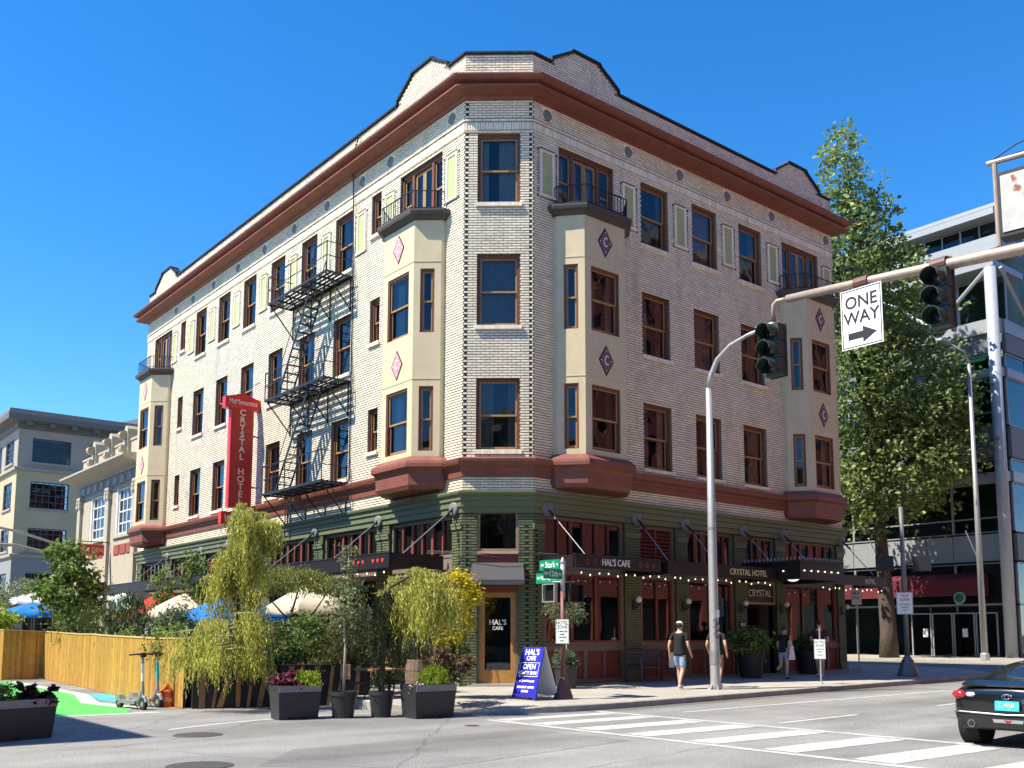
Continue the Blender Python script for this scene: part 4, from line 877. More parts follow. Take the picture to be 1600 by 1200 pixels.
for prof, m_, nm in (([(0,15.5),(.25,15.55),(.25,15.8),(0,15.85)], m_greyw, 'string_course'), ([(0,19.2),(.15,19.3),(.2,19.7),(1.1,19.85),(1.15,20.3),(1.0,20.75),(0,20.8)], mat('dark_eave', (.13,.125,.12), .7), 'eave'), ([(0,7.9),(.2,7.95),(.2,8.2),(0,8.25)], m_greyw, 'string_course')):
    k = MB(); k.sweep(prof, pth); k.build(nm, m_, fb)
for i in range(14):
    k = MB(); k.box(.4+i*1.85, .9+i*1.85, -.95, -.15, 19.45, 19.8); k.build('eave_bracket', MATS['dark_eave'], fb)
k = MB(); k.prism([(7,20.8),(12,22.6),(17,20.8)], 4, 22); k.build('gable_roof', mat('pale_metal_roof', (.5,.5,.5), .5), fb); k = MB(); k.quad((0,0,20.8),(26,0,20.8),(26,30,20.8),(0,30,20.8)); k.build('roof', m_greyw, fb)
# modern glass building far right (front faces the side street)
m_gg = glass_mat('green_glass', 1.55, (.06,.26,.19)); m_alu = mat('pale_aluminium', (.32,.34,.35), .45, .3, var=.06); m_zinc = mat('grey_zinc_panel', (.16,.17,.185), .6, .2, var=.1); m_red_aw = mat('burgundy_awning', (.11,.012,.02), .8)
gb = empty_b('glass_building', 'modern grey building with green glass and round corner column at right', 'building', (36,2.2,0), -math.pi/2)   # facade X = -distance from the corner, outward = -x world
GL = 42
lay = [(0,3.0,'shop'),(3.0,5.2,'dark'),(5.3,6.7,'canopy'),(6.8,9.45,'glass'),(9.45,9.95,'slab'),(9.95,10.7,'glass'),(10.75,12.4,'zinc'),(12.45,15.1,'glass'),(15.1,15.55,'slab'),(15.55,16.4,'glass'),(16.45,17.45,'zinc'),(17.5,18.25,'slab'),(18.3,21.0,'terrace')]
for z0, z1, k_ in lay:
    if k_ in ('slab',): b = MB(); b.box(-GL, .1, -.25, .3, z0, z1); b.build('floor_band', m_alu, gb); continue
    if k_ in ('zinc', 'canopy'):
        n = 28
        for i in range(n): b = MB(); b.box(-GL+GL/n*i+.02, -GL+GL/n*(i+1)-.02, -.05, .2, z0, z1); b.build('cladding_panel', m_zinc if k_ == 'zinc' else m_alu, gb)
        continue
    n = 14 if k_ != 'terrace' else 16
    for i in range(n):
        xa, xb = -GL+GL/n*i, -GL+GL/n*(i+1); yb = .05 if k_ != 'terrace' else 1.2
        f = MB(); rect_frame(f, xa, xb, z0, z1, .06, yb, yb+.14)
        if k_ == 'glass' and z1-z0 > 2: f.box(xa+.06, xb-.06, yb, yb+.12, z0+.75, z0+.82)
        if k_ == 'shop': f.box((xa+xb)/2-.04, (xa+xb)/2+.04, yb, yb+.12, z0, z1)
        o = f.build('curtain_wall_frame', m_alu if k_ != 'shop' else m_zinc, gb)
        p = MB(); p.quad((xa+.05,yb+.07,z0+.05),(xb-.05,yb+.07,z0+.05),(xb-.05,yb+.07,z1-.05),(xa+.05,yb+.07,z1-.05)); p.build('pane', m_gg if k_ == 'glass' else m_wglass, o, fix=False)
bd = MB(); bd.box(-GL, .0, 1.5, 30, -.5, 18.3); bd.box(-GL, -.6, 2.6, 30, 18.3, 24.2); bd.build('core', mat('green_grey_interior', (.085,.19,.15), .8, var=.3, scale=.6), gb)
for z0, z1, yy in ((21.0,21.35,-.6),(22.3,23.05,.4),(24.0,24.35,-.2),(24.55,24.75,.2)):
    b = MB(); b.box(-GL, .2, yy, 3, z0, z1); b.build('roof_band', m_alu, gb)
for i in range(20):
    xa, xb = -GL+2.1*i, -GL+2.1*(i+1); f = MB(); rect_frame(f, xa, xb-.0, 23.05, 24.0, .05, .8, .9); f.box((xa+xb)/2-.03, (xa+xb)/2+.03, .8, .9, 23.05, 24); o = f.build('clerestory_frame', m_alu, gb); p = MB(); p.quad((xa+.04,.85,23.08),(xb-.04,.85,23.08),(xb-.04,.85,23.97),(xa+.04,.85,23.97)); p.build('pane', m_wglass, o, fix=False)
# terrace truss and corner column
b = MB(); b.tube([(.0,-.55,-.3),(.0,-.55,20.9)], .30, 20); b.build('corner_column', mat('grey_column', (.36,.39,.42), .5, .2), gb, smooth=True)
for (xa, za, xb, zb) in ((-.2,20.9,-3.2,18.3),(-3.2,18.3,-6.4,20.9),(-6.4,20.9,-9.6,18.3),(-9.6,18.3,-12.8,20.9)):
    b = MB(); b.tube([(xa,-.5,za),(xb,-.5,zb)], .11, 8); b.build('truss_brace', m_alu, gb)
for (ya, za, yb2, zb) in ((-.2,20.9,3.0,18.3),(3.0,18.3,6.2,20.9)): b = MB(); b.tube([(.4,ya,za),(.4,yb2,zb)], .11, 8); b.build('truss_brace', m_alu, gb)
# return front of the glass building, facing the main street
for z0, z1, k_ in lay:
    if k_ == 'terrace': continue
    for i in range(6):
        ya, yb2 = .4+i*2.6, .4+(i+1)*2.6
        if k_ in ('glass', 'shop', 'dark'):
            f = MB()
            for (a_, b_, c_, d_) in ((ya, ya+.06, z0, z1), (yb2-.06, yb2, z0, z1), (ya, yb2, z0, z0+.06), (ya, yb2, z1-.06, z1)): f.box(.0, .12, a_, b_, c_, d_)
            o = f.build('curtain_wall_frame', m_alu, gb); p = MB(); p.quad((.05,ya,z0),(.05,yb2,z0),(.05,yb2,z1),(.05,ya,z1)); p.build('pane', m_gg, o, fix=False)
        else: f = MB(); f.box(.0, .2, ya+.01, yb2-.01, z0, z1); f.build('cladding_panel', m_alu if k_ == 'slab' else m_zinc, gb)
b = MB(); b.add([(-12,-.1,4.7),(-1.2,-.1,4.7),(-1.2,-1.0,4.35),(-12,-1.0,4.35),(-1.2,-1.0,3.45),(-12,-1.0,3.45)], [(0,1,2,3),(3,2,4,5)]); b.quad((-1.2,-.1,4.7),(-1.2,-.1,3.45),(-1.2,-1.0,3.45),(-1.2,-1.0,4.35)); b.build('awning', m_red_aw, gb)
b = MB(); b.lathe([(.32,0),(.32,.06),(.24,.07)], (0,0,0), 24); o = b.build('round_emblem', m_alu, gb, loc=(-2.3,-1.02,3.35)); o.rotation_euler = (math.pi/2,0,0); b = MB(); b.lathe([(.23,0.07),(.23,.085)], (0,0,0), 24); o2 = b.build('emblem_face', mat('dark_green_emblem', (.02,.12,.06), .5), o)
for x in (-5.6,-4.4,-3.2,-2.0): f = MB(); rect_frame(f, x, x+1.15, .05, 2.6, .07, -.05, .04); o = f.build('entry_door', m_alu, gb); p = MB(); p.quad((x+.05,.0,.1),(x+1.1,.0,.1),(x+1.1,.0,2.55),(x+.05,.0,2.55)); p.build('pane', m_wglass, o, fix=False)
for x in (-4.8,-2.6):
    b = MB(); b.box(x-.14, x+.14, -.03, -.01, 1.3, 1.75); b.build('notice', m_white, gb)
for x in (-7.0,-1.5): b = MB(); b.tube([(x,-.3,5.2),(x+.1,-1.9,6.8)], .035, 6); b.build('flag_pole', m_white, gb)
# brick block across the street (seen in the window reflections) and its neighbours
m_rbrick = mat('red_wall_brick', (.42,.12,.085), .85, var=.12, scale=6)
def plain_block(name, label, x0, x1, y0, y1, H, m, fy=None, floors=6, wcol=3.2, side='y1'):
    o = thing(name, label, 'building'); fl = (H-5)/floors
    horizontal = side in ('y0', 'y1'); a0, a1 = (x0, x1) if horizontal else (y0, y1)
    n = int((a1-a0)/wcol); d = (a1-a0)/n; hs_ = []
    for i in range(n):
        hs_.append((a0+d*i+.35, a0+d*(i+1)-.35, .6, 3.6))
        for j in range(floors): hs_.append((a0+d*i+d/2-.65, a0+d*i+d/2+.65, 5.2+fl*j+.5, 5.2+fl*j+.5+min(2.0, fl-1.2)))
    sub = MB(); wall_with_holes(sub, a0, a1, -.6, H, 0, hs_, .25)
    def tr(v):
        if side == 'y1': return (v[0], y1-v[1], v[2])
        if side == 'x1': return (x1-v[1], v[0], v[2])
        return (v[0], y0+v[1], v[2])
    w = MB(); w.add([tr(v) for v in sub.v], sub.f); w.build('front_wall', m, o)
    q = MB()
    for h in hs_: q.add([tr((h[0],.15,h[2])), tr((h[1],.15,h[2])), tr((h[1],.15,h[3])), tr((h[0],.15,h[3]))], [(0,1,2,3)])
    q.build('glazing', mat('dark_glazing', (.03,.035,.04), .12), o)['kind'] = 'stuff'
    b = MB(); e = .26
    b.box(x0+(0 if side != 'x0' else e), x1-(e if side == 'x1' else 0), y0, y1-(e if side == 'y1' else 0), -.6, H-.02); b.build('mass', m, o)
    c_ = MB(); c_.box(x0-.4, x1+.4, y0-.4, y1+.4, H, H+.6); c_.build('cornice', mat('pale_cornice', (.5,.46,.38), .8), o); return o
plain_block('brick_block', 'tall red brick block across the street from the shaded front', -2, 74, -46, -20.8, 27, m_rbrick, floors=7)
plain_block('plaster_block', 'plain block across the plaza street out of frame at left', -46, -19.2, -.9, 62, 11.6, m_beige, floors=3, side='x1')
plain_block('office_block', 'plain office block behind the camera', -64, -21, -64, -25, 15, mat('brown_plaster', (.26,.2,.15), .85), floors=3)
# ------------------------------------------------------------------ street furniture
m_galv = mat('galvanised_steel', (.42,.42,.41), .45, .5, var=.12, scale=8); m_brownm = mat('brown_painted_steel', (.13,.055,.045), .5, var=.15, scale=10)
m_armp = mat('tan_weathered_steel', (.40,.31,.25), .5, .3, var=.15, scale=6); m_sgn = mat('sign_white', (.80,.80,.78), .4, var=.04); m_ink = mat('sign_black_ink', (.02,.02,.022), .5, var=0)
m_sig = mat('signal_dark_green', (.028,.05,.038), .4, var=.15, scale=9); m_lens = mat('dark_lens', (.012,.012,.012), .15, var=0)
def vface(o, rot): o.rotation_euler = rot; return o
NX = (math.pi/2, 0, -math.pi/2)      # lettering that faces -x
# mast arm across the street
ma = thing('signal_mast_arm', 'long tan steel mast arm reaching in from the right', 'mast arm')
b = MB(); b.tube([(.5,-17.2,7.45),(.45,-15,7.66),(.40,-13.7,7.74),(.3,-11,7.94),(.22,-9.3,8.05)], [.13,.115,.105,.088,.075], 14); b.tube([(.22,-9.3,8.05),(.2,-9.08,8.06),(.19,-9.0,8.0),(.19,-8.98,7.66)], .045, 8); b.build('arm', m_armp, ma, smooth=True)
b = MB(); b.tube([(.5,-17.2,-.2),(.5,-17.2,7.9)], [.2,.15], 14); b.build('pole', m_armp, ma, smooth=True)
for x, y, z in ((.345,-12.36,7.86),(.3,-10.9,7.94)): b = MB(); b.tube([(x-.0,y-.14,z),(x,y+.14,z)], .125, 12); b.build('clamp', m_brownm, ma)
def signal_head(loc, label, rz=0):
    o = thing('traffic_signal', label, 'traffic light', loc, rz, 'signal heads on the mast arm')     # faces -x
    for i, z in enumerate((.355, 0, -.355)):
        b = MB(); b.box(-.10,.12,-.18,.18,z-.17,z+.17); q = b.build('signal_section', m_sig, o)
        v = MB(); n = 14; vs = []; fs = []
        for j in range(n+1):
            a = math.radians(-40+260*j/n); y, zz = .165*math.cos(a), .165*math.sin(a); top = .30 if math.sin(a) > -.2 else .20
            vs += [(-.10, y, z+zz), (-.10-top, y, z+zz-.03), (-.10, y*.93, z+zz*.93), (-.10-top, y*.93, z+zz*.93-.03)]
        for j in range(n): k = 4*j; fs += [(k,k+1,k+5,k+4),(k+2,k+6,k+7,k+3),(k+1,k+3,k+7,k+5)]
        v.add(vs, fs); v.build('visor', m_sig, q, fix=False)
        l = MB(); l.lathe([(.15,0),(.13,.03),(.06,.05)], (0,0,0), 16); lo = l.build('lens', m_lens, q, loc=(-.10,0,z)); lo.rotation_euler = (0,-math.pi/2,0)
    b = MB(); b.box(.12,.16,-.2,.2,-.54,.54); b.build('back', m_sig, o); b = MB(); b.tube([(.05,.0,.53),(.05,0,.70)], .035, 8); b.box(-.02,.12,-.05,.05,.53,.57); b.build('hanger', m_armp, o); return o
signal_head((.30,-12.36,7.24), 'dark green three-lens traffic light hanging beside the ONE WAY sign, nearer')
signal_head((.19,-8.98,7.06), 'dark green three-lens traffic light at the tip of the mast arm')
ow = thing('one_way_sign', 'white ONE WAY sign with right arrow hung from the mast arm', 'sign', (.22,-10.9,7.27), 0)
b = MB(); b.box(-.008,.008,-.42,.42,-.57,.57); b.build('plate', m_sgn, ow)
b = MB(); t=.018
for (y0,y1,z0,z1) in ((-.40,-.40+t,-.55,.55),(.40-t,.40,-.55,.55),(-.40+t,.40-t,.55-t,.55),(-.40+t,.40-t,-.55,-.55+t)): b.box(-.0105,-.0085,y0,y1,z0,z1)
b.build('border', m_ink, ow)
for tx, z in (('ONE',.30),('WAY',.0)): lettering(tx, .33, m_ink, ow, (-.013,0,z), NX, depth=.002, sx=.95, bold=.004)
b = MB(); b.add([(-.012,y,z) for y,z in ((.28,-.27),(-.02,-.27),(-.02,-.18),(-.30,-.335),(-.02,-.49),(-.02,-.40),(.28,-.40))], [tuple(range(7))]); b.build('arrow', m_ink, ow)
b = MB(); b.tube([(.05,0,.45),(.06,0,.72)], .02, 6); b.tube([(.02,0,-.5),(.05,0,.5)], .02, 6); b.build('hanger', m_armp, ow)
# lamp post in front of the right hand windows
lx, ly = 4.92, -3.47; lz = swz(lx, ly)
lp = thing('street_lamp', 'tall pale grey lamp post with curved arm on the corner pavement', 'street lamp', (lx, ly, lz))
b = MB(); b.tube([(0,0,0),(0,0,.1),(0,0,4.3),(0,0,8.2)], [.14,.135,.115,.085], 14); b.build('pole', m_galv, lp, smooth=True)
b = MB(); b.tube([(0,0,8.15),(.01,-.08,8.55),(.02,-.3,8.95),(.03,-.75,9.25),(.05,-1.3,9.40),(.06,-1.75,9.46)], [.085,.075,.065,.055,.048,.045], 10); b.build('arm', m_galv, lp, smooth=True)
b = MB(); b.box(-.12,.16,-2.35,-1.7,9.40,9.50); b.lathe([(.02,9.36),(.1,9.38),(.12,9.4)], (0.02,-2.0,0), 10); b.build('lamp_head', m_sgn, lp)
for i in range(6):
    a = i*math.pi/3; b = MB(); b.prism([(.12,0),(.24,0),(.12,.16)], -.012, .012); g = b.build('base_fin', m_galv, lp); g.rotation_euler = (0,0,a)
for za, zb, rr in ((.66,1.02,.143),(4.28,4.34,.125)): b = MB(); b.tube([(0,0,za),(0,0,zb)], rr, 14); b.build('band', m_rod, lp)
b = MB()      # scribbled black tag on the post
for k in range(3):
    cz_ = 1.42+.18*k; pts = [(-.136*math.cos(.3+t*.22)-.002, -.136*math.sin(.6+t*.18)-.004, cz_+.09*math.sin(t*.9)) for t in range(8)]; b.tube(pts, .010, 4)
b.build('graffiti_tag', m_ink, lp)
b = MB(); b.add([(-.06,-.145,1.9),(.05,-.148,1.9),(.05,-.148,2.1),(-.06,-.145,2.1)], [(0,1,2,3)]); b.build('sticker', m_sgn, lp)
# pedestrian signal post with street names
px, py = -.38, -3.29; pz = swz(px, py)
ps = thing('pedestrian_signal_post', 'brown post with street name blades and two black walk signals', 'signal post', (px, py, pz))
b = MB(); b.lathe([(.24,0),(.24,.05),(.09,.46),(.085,.5)], (0,0,0), 8, rot=math.pi/8); b.build('base', m_brownm, ps)
b = MB(); b.tube([(0,0,.48),(0,0,2.5)], .065, 12); b.build('pole', m_brownm, ps, smooth=True)
b = MB(); b.tube([(0,0,2.5),(0,0,3.15)], .06, 12); b.lathe([(.065,3.15),(.07,3.2),(.03,3.28),(.0,3.32)], (0,0,0), 10); b.build('pole_top', m_galv, ps, smooth=True)
m_stg = mat('street_sign_green', (.008,.23,.12), .4, var=.05)
def blade(x0, x1, z0, z1, txt, axis, off, sz, parts):
    b = MB()
    if axis == 'y': b.box(off-.006, off+.006, x0, x1, z0, z1)
    else: b.box(x0, x1, off-.006, off+.006, z0, z1)
    o = b.build('street_name_blade', m_stg, ps)
    for tx, pos, s in parts:
        c = x0+(x1-x0)*pos
        lettering(tx, s, m_sgn, o, (off-.009, c, (z0+z1)/2) if axis == 'y' else (c, off-.009, (z0+z1)/2), NX if axis == 'y' else (math.pi/2,0,0), depth=.002, bold=.002, sx=.85)
blade(.06, .78, 3.02, 3.27, '', 'y', -.05, .2, [('SW', .85, .09), ('Stark', .45, .2), ('St', .1, .08)])
blade(-.66, -.06, 2.78, 3.02, '', 'x', -.05, .2, [('SW', .15, .1), ('12th', .52, .19), ('Av', .87, .09)])
blade(.06, 1.0, 2.72, 2.97, '', 'y', .03, .2, [('SW', .9, .09), ('Harvey Milk', .48, .15), ('St', .08, .08)])
def walk_head(loc, rz):
    b = MB(); b.box(-.06,.14,-.22,.22,-.22,.22); o = b.build('walk_signal', m_black, ps, loc=loc, rz=rz); r = MB()
    for (y0,y1,z0,z1) in ((-.22,-.195,-.22,.22),(.195,.22,-.22,.22),(-.195,.195,.195,.22),(-.195,.195,-.22,-.195)): r.box(-.16,-.06,y0,y1,z0,z1)
    r.build('hood', m_galv if rz == 0 else m_black, o); l = MB(); l.quad((-.064,-.19,-.19),(-.064,.19,-.19),(-.064,.19,.19),(-.064,-.19,.19)); l.build('screen', m_lens, o, fix=False)
walk_head((-.04,.30,2.47), 0); walk_head((.30,-.02,2.47), math.pi/2)
b = MB(); b.tube([(0,0,2.72),(0,.35,2.74)], .02, 6); b.tube([(0,0,2.72),(.35,0,2.74)], .02, 6); b.build('bracket', m_galv, ps)
def zone_sign(name, label, loc, w, h, lines, rz, pole=None, col=None):
    o = thing(name, label, 'sign', loc, rz)
    if pole: b = MB(); b.tube([(.02,0,0),(.02,0,pole)], .025, 8); b.lathe([(.06,0),(.06,.02),(.03,.05)], (.02,0,0), 10); b.build('post', m_galv, o)
    z0 = lines[0]; b = MB(); b.box(-.016,-.008,-w/2,w/2,z0,z0+h); b.build('plate', m_sgn, o)
    r = MB(); t = .008
    for (y0,y1,za,zb) in ((-w/2+.01,-w/2+.01+t,z0+.01,z0+h-.01),(w/2-.01-t,w/2-.01,z0+.01,z0+h-.01),(-w/2+.02,w/2-.02,z0+h-.01-t,z0+h-.01),(-w/2+.02,w/2-.02,z0+.01,z0+.01+t)): r.box(-.019,-.0165,y0,y1,za,zb)
    r.build('border', col or m_stg2, o)
    for tx, zz, s in lines[1:]: lettering(tx, s, col or m_stg2, o, (-.019,0,z0+h*zz), NX, depth=.001, sx=.9, bold=.002)
    return o
m_stg2 = mat('sign_dark_green_ink', (.02,.10,.07), .5, var=0)
zone_sign('parking_sign', 'white HOTEL ZONE parking sign strapped to the brown signal post', (px-.07, py-.06, pz), .34, .56, [1.28, ('HOTEL', .85, .11), ('ZONE', .68, .11), ('15 MINUTES', .5, .055), ('GUEST', .38, .055), ('LOADING', .26, .055), ('ONLY', .12, .06)], .35)
zx, zy = 8.98, -4.02; zone_sign('parking_sign', 'low white zone sign on a thin grey post before the entrance', (zx, zy, swz(zx, zy)), .32, .56, [.72, ('HOTEL', .85, .10), ('ZONE', .68, .10), ('15 MINUTES', .5, .05), ('GUEST', .36, .05), ('LOADING', .2, .05)], .3, pole=1.62)
bx, by = 16.4, -.75; zone_sign('bus_sign', 'white sign on a thin dark post at the far end of the hotel', (bx, by, swz(bx, by)), .36, .62, [2.35, ('BUS', .7, .14), ('STOP', .4, .11)], .3, pole=3.0, col=m_ink)
fx, fy = 14.6, -3.6; fz = swz(fx, fy)
m_galv2 = mat('shaded_grey_steel', (.16,.165,.17), .55, .4, var=.15)  # steel grey darkened: shade on the far post is put into the colour
fp = thing('signal_post', 'grey signal post with tapered base at the far kerb corner', 'signal post', (fx, fy, fz))
b = MB(); b.lathe([(.34,0),(.34,.1),(.2,.5),(.12,.62),(.1,.65)], (0,0,0), 8); b.build('base', m_galv2, fp); b = MB(); b.tube([(0,0,.6),(0,0,5.6)], [.085,.07], 12); b.build('pole', m_galv2, fp, smooth=True)
for dx in (-.45,.45): b = MB(); b.box(-.05,.05,-.28,.28,-.25,.25); g = b.build('walk_signal', m_black, fp, loc=(dx,dx*-.9,3.7)); g.rotation_euler = (0,0,.6)
zone_sign('taxi_sign', 'white zone sign with red lettering on the far signal post', (fx-.1, fy-.05, fz), .5, .72, [2.02, ('TAXI', .84, .12), ('ZONE', .66, .12), ('NO PARKING', .45, .06), ('7AM-7PM', .32, .06), ('EXCEPT', .2, .05)], .35, col=mat('sign_red_ink', (.35,.03,.06), .5))
for (x, y, h, l) in ((31.2,1.6,14.5,'thin pale lamp post before the glass building'),):
    o = thing('street_lamp', l, 'street lamp', (x, y, gnd(x)+.13)); b = MB(); b.tube([(0,0,0),(0,0,h)], [.16,.08], 10); b.tube([(0,0,h),(-.2,.1,h+.6),(-1.1,.5,h+1.0)], [.08,.06,.05], 8); b.build('pole', m_galv, o, smooth=True); b = MB(); b.lathe([(.22,0),(.2,.3),(.16,.35)], (0,0,0), 10); b.build('base', m_galv, o); b = MB(); b.box(-1.9,-1.0,.35,.65,h+.95,h+1.08); b.build('lamp_head', m_galv, o)
# rusty sign cabinet at the right edge
m_rust = mat('peeling_grey_sign_metal', (.42,.42,.39), .6, .2, var=.2, scale=3)
def rusty(m):
    n = m.node_tree; b = n.nodes['Principled BSDF']; src = b.inputs['Base Color'].links[0].from_socket; tc = n.nodes.new('ShaderNodeTexCoord'); nz = n.nodes.new('ShaderNodeTexNoise'); nz.inputs['Scale'].default_value = 2.6; nz.inputs['Detail'].default_value = 8
    n.links.new(tc.outputs['Object'], nz.inputs['Vector']); r = n.nodes.new('ShaderNodeMapRange'); r.inputs[1].default_value = .6; r.inputs[2].default_value = .64; n.links.new(nz.outputs['Fac'], r.inputs[0]); mx = n.nodes.new('ShaderNodeMix'); mx.data_type = 'RGBA'; n.links.new(r.outputs[0], mx.inputs[0]); n.links.new(src, mx.inputs[6]); mx.inputs[7].default_value = (.22,.09,.04,1); n.links.new(mx.outputs[2], b.inputs['Base Color'])
rusty(m_rust)
rs = thing('sign_cabinet', 'old peeling grey sign cabinet with rust patches at the top right', 'sign', (-1.95,-14.42,0), -1.42)   # local x runs away from the view
b = MB(); b.box(.0,2.4,-.14,.14,7.02,7.98); b.build('cabinet', m_black, rs)
b = MB(); b.box(.05,2.35,-.155,-.141,7.08,7.92); b.build('face', m_rust, rs)
b = MB(); b.box(.34,1.4,-.165,-.156,7.2,7.66); b.build('faded_panel', mat('faded_cream_rust', (.5,.42,.28), .7, var=.45, scale=12), rs)
b = MB(); b.tube([(-.05,0,6.95),(-.05,0,8.25)], .035, 8); b.tube([(-.15,0,8.22),(3.0,0,8.16)], .04, 8); b.tube([(2.7,0,-.2),(2.7,0,8.9)], .12, 12); b.build('frame', m_armp, rs)
b = MB(); b.tube([(-.12,0,8.24),(.25,.05,8.42),(2.7,.05,8.85)], .010, 5); b.tube([(-.05,0,8.26),(2.7,.05,8.3)], .007, 5); b.tube([(.2,0,8.2),(2.7,0,7.9)], .007, 5); b.build('cable', m_black, rs)
# folding pavement sign
m_ablue = mat('sign_ultramarine', (.012,.012,.36), .4, var=.05); m_ywh = mat('cream_sign_ink', (.80,.77,.60), .5, var=0)
af = thing('pavement_sign', 'blue folding cafe sign standing on the corner pavement', 'sign', (-1.0,-2.98,swz(-1.0,-2.98)), .16)
def leaf(name, x_top, x_bot, m, H=1.19, hw=.36):
    b = MB(); v = []
    for xo in (-.012, .012):
        for (y, z) in ((-hw,.0),(-hw+.06,.0),(-hw+.10,.075),(hw-.10,.075),(hw-.06,.0),(hw,.0),(hw*.88,H),(-hw*.88,H)):
            x = x_bot+(x_top-x_bot)*z/H+xo; v.append((x, y, z))
    n = 8; b.add(v, [tuple(range(n)), tuple(range(2*n-1, n-1, -1))]+[(i, (i+1) % n, (i+1) % n+n, i+n) for i in range(n)]); return b.build(name, m, af)
fl_ = leaf('front_board', -.015, -.40, m_ablue); leaf('back_board', .015, .44, m_sgn)
sl_ = math.atan2(.385, 1.19); RA = (math.pi/2-0, 0, -math.pi/2)
def on_board(z): return -.40+(.385)*z/1.19-.016
def btext(tx, z, s, m=m_ywh, sx=.85, bold=.004):
    me = text_mesh(tx, s, .002, bold, sx); me.materials.append(m); o = link('lettering', me, fl_, (on_board(z), 0, z)); o.rotation_euler = (Matrix.Rotation(-math.pi/2, 3, 'Z') @ Matrix.Rotation(math.pi/2-sl_, 3, 'X')).to_euler()
btext("HAL'S", 1.07, .20); btext('CAFE', .93, .14); btext('OPEN', .74, .17, m_sgn); btext('DAILY 8AM', .60, .115, m_sgn); btext('BREAKFAST  LUNCH', .28, .065, m_sgn); btext('DINNER', .19, .065, m_sgn)
b = MB()
for (y0,y1,z0,z1) in ((-.28,.28,.83,.84),(-.28,.28,.52,.53),(-.285,-.275,.52,.84),(.275,.285,.52,.84)): b.add([(on_board(z0)-.001,y0,z0),(on_board(z0)-.001,y1,z0),(on_board(z1)-.001,y1,z1),(on_board(z1)-.001,y0,z1)], [(0,1,2,3)])
b.build('box_rule', m_sgn, fl_); b = MB(); b.add([(on_board(z)-.001,y,z) for y, z in ((.25,.42),(.13,.465),(.15,.435),(.0,.445),(-.12,.43),(-.22,.44),(-.23,.40),(-.12,.395),(0,.41),(.15,.405),(.13,.375))], [tuple(range(11))]); b.build('arrow', m_ywh, fl_)
# bench, far bins, entrance tubs
bn = thing('bench', 'grey metal bench with armrests against the brick-red shopfront', 'bench', (5.55,-.62,swz(5.55,-.62)))
m_bench = mat('slate_bench', (.06,.075,.085), .5, var=.1)
for i in range(5): b = MB(); b.box(-.72,.72,-.28+i*.11,-.20+i*.11,.42,.445); b.build('seat_slat', m_bench, bn)
for i in range(4): b = MB(); b.box(-.72,.72,.28,.31,.52+i*.1,.59+i*.1); b.build('back_slat', m_bench, bn)
for sx in (-1,1):
    b = MB(); b.tube([(sx*.75,-.28,0),(sx*.75,-.28,.66),(sx*.75,.2,.68),(sx*.75,.3,.9)], .028, 6); b.tube([(sx*.75,.3,0),(sx*.75,.3,.92)], .028, 6); b.tube([(sx*.75,-.28,.4),(sx*.75,.3,.4)], .025, 6); b.build('arm_frame', m_bench, bn)
b = MB(); b.box(.34,.66,-.33,-.31,.25,.95); b.build('menu_board', m_black, bn); b = MB(); b.box(.38,.62,-.335,-.331,.42,.86); b.build('menu_sheet', m_sgn, bn)
# curved lamp arms and wooden posts at far left
for (x0, y0, x1, y1, z, l) in ((-7.9,24.5,-3.8,27.7,5.5,'upper curved grey lamp arm at the left edge'),(-7.6,18.5,-5.0,20.5,4.15,'lower curved grey lamp arm at the left edge')):
    o = thing('lamp_arm', l, 'lamp arm'); b = MB(); b.tube([(x0-1.2,y0-.6,z+.35),(x0,y0,z+.45),((x0+x1)/2,(y0+y1)/2,z+.32),(x1,y1,z)], .06, 8); b.build('arm', m_galv, o, smooth=True); b = MB(); b.tube([(x1,y1,gnd(x1)),(x1,y1,z+.05)], .07, 8); b.build('post', mat('weathered_wood', (.13,.09,.06), .8, var=.2), o)
# ------------------------------------------------------------------ foliage helpers
def leaf_mesh(name, P, size, mode='any', aspect=.55, squash=1.0):
    """one small four-sided blade per point"""
    P = np.asarray(P); n = len(P); s = size*rng.uniform(.6, 1.4, n)
    if mode == 'hang':
        d = np.stack([rng.normal(0, .28, n), rng.normal(0, .28, n), -np.ones(n)], 1)
    elif mode == 'up':
        d = np.stack([rng.normal(0, .35, n), rng.normal(0, .35, n), np.ones(n)], 1)
    else:
        d = rng.normal(0, 1, (n, 3)); d[:, 2] *= .7
    d /= np.linalg.norm(d, axis=1)[:, None]
    r = rng.normal(0, 1, (n, 3)); w = np.cross(d, r); w /= np.linalg.norm(w, axis=1)[:, None]+1e-9
    nrm = np.cross(d, w)
    a = P-d*(s*.5)[:, None]; c = P+d*(s*.5)[:, None]; mid = P+nrm*(s*.08)[:, None]
    b_ = mid+w*(s*aspect*.5)[:, None]; e = mid-w*(s*aspect*.5)[:, None]
    V = np.stack([a, b_, c, e], 1).reshape(-1, 3); F = np.arange(4*n).reshape(n, 4)
    return fast_mesh(name, V, F, rng.uniform(.001, 1, n))
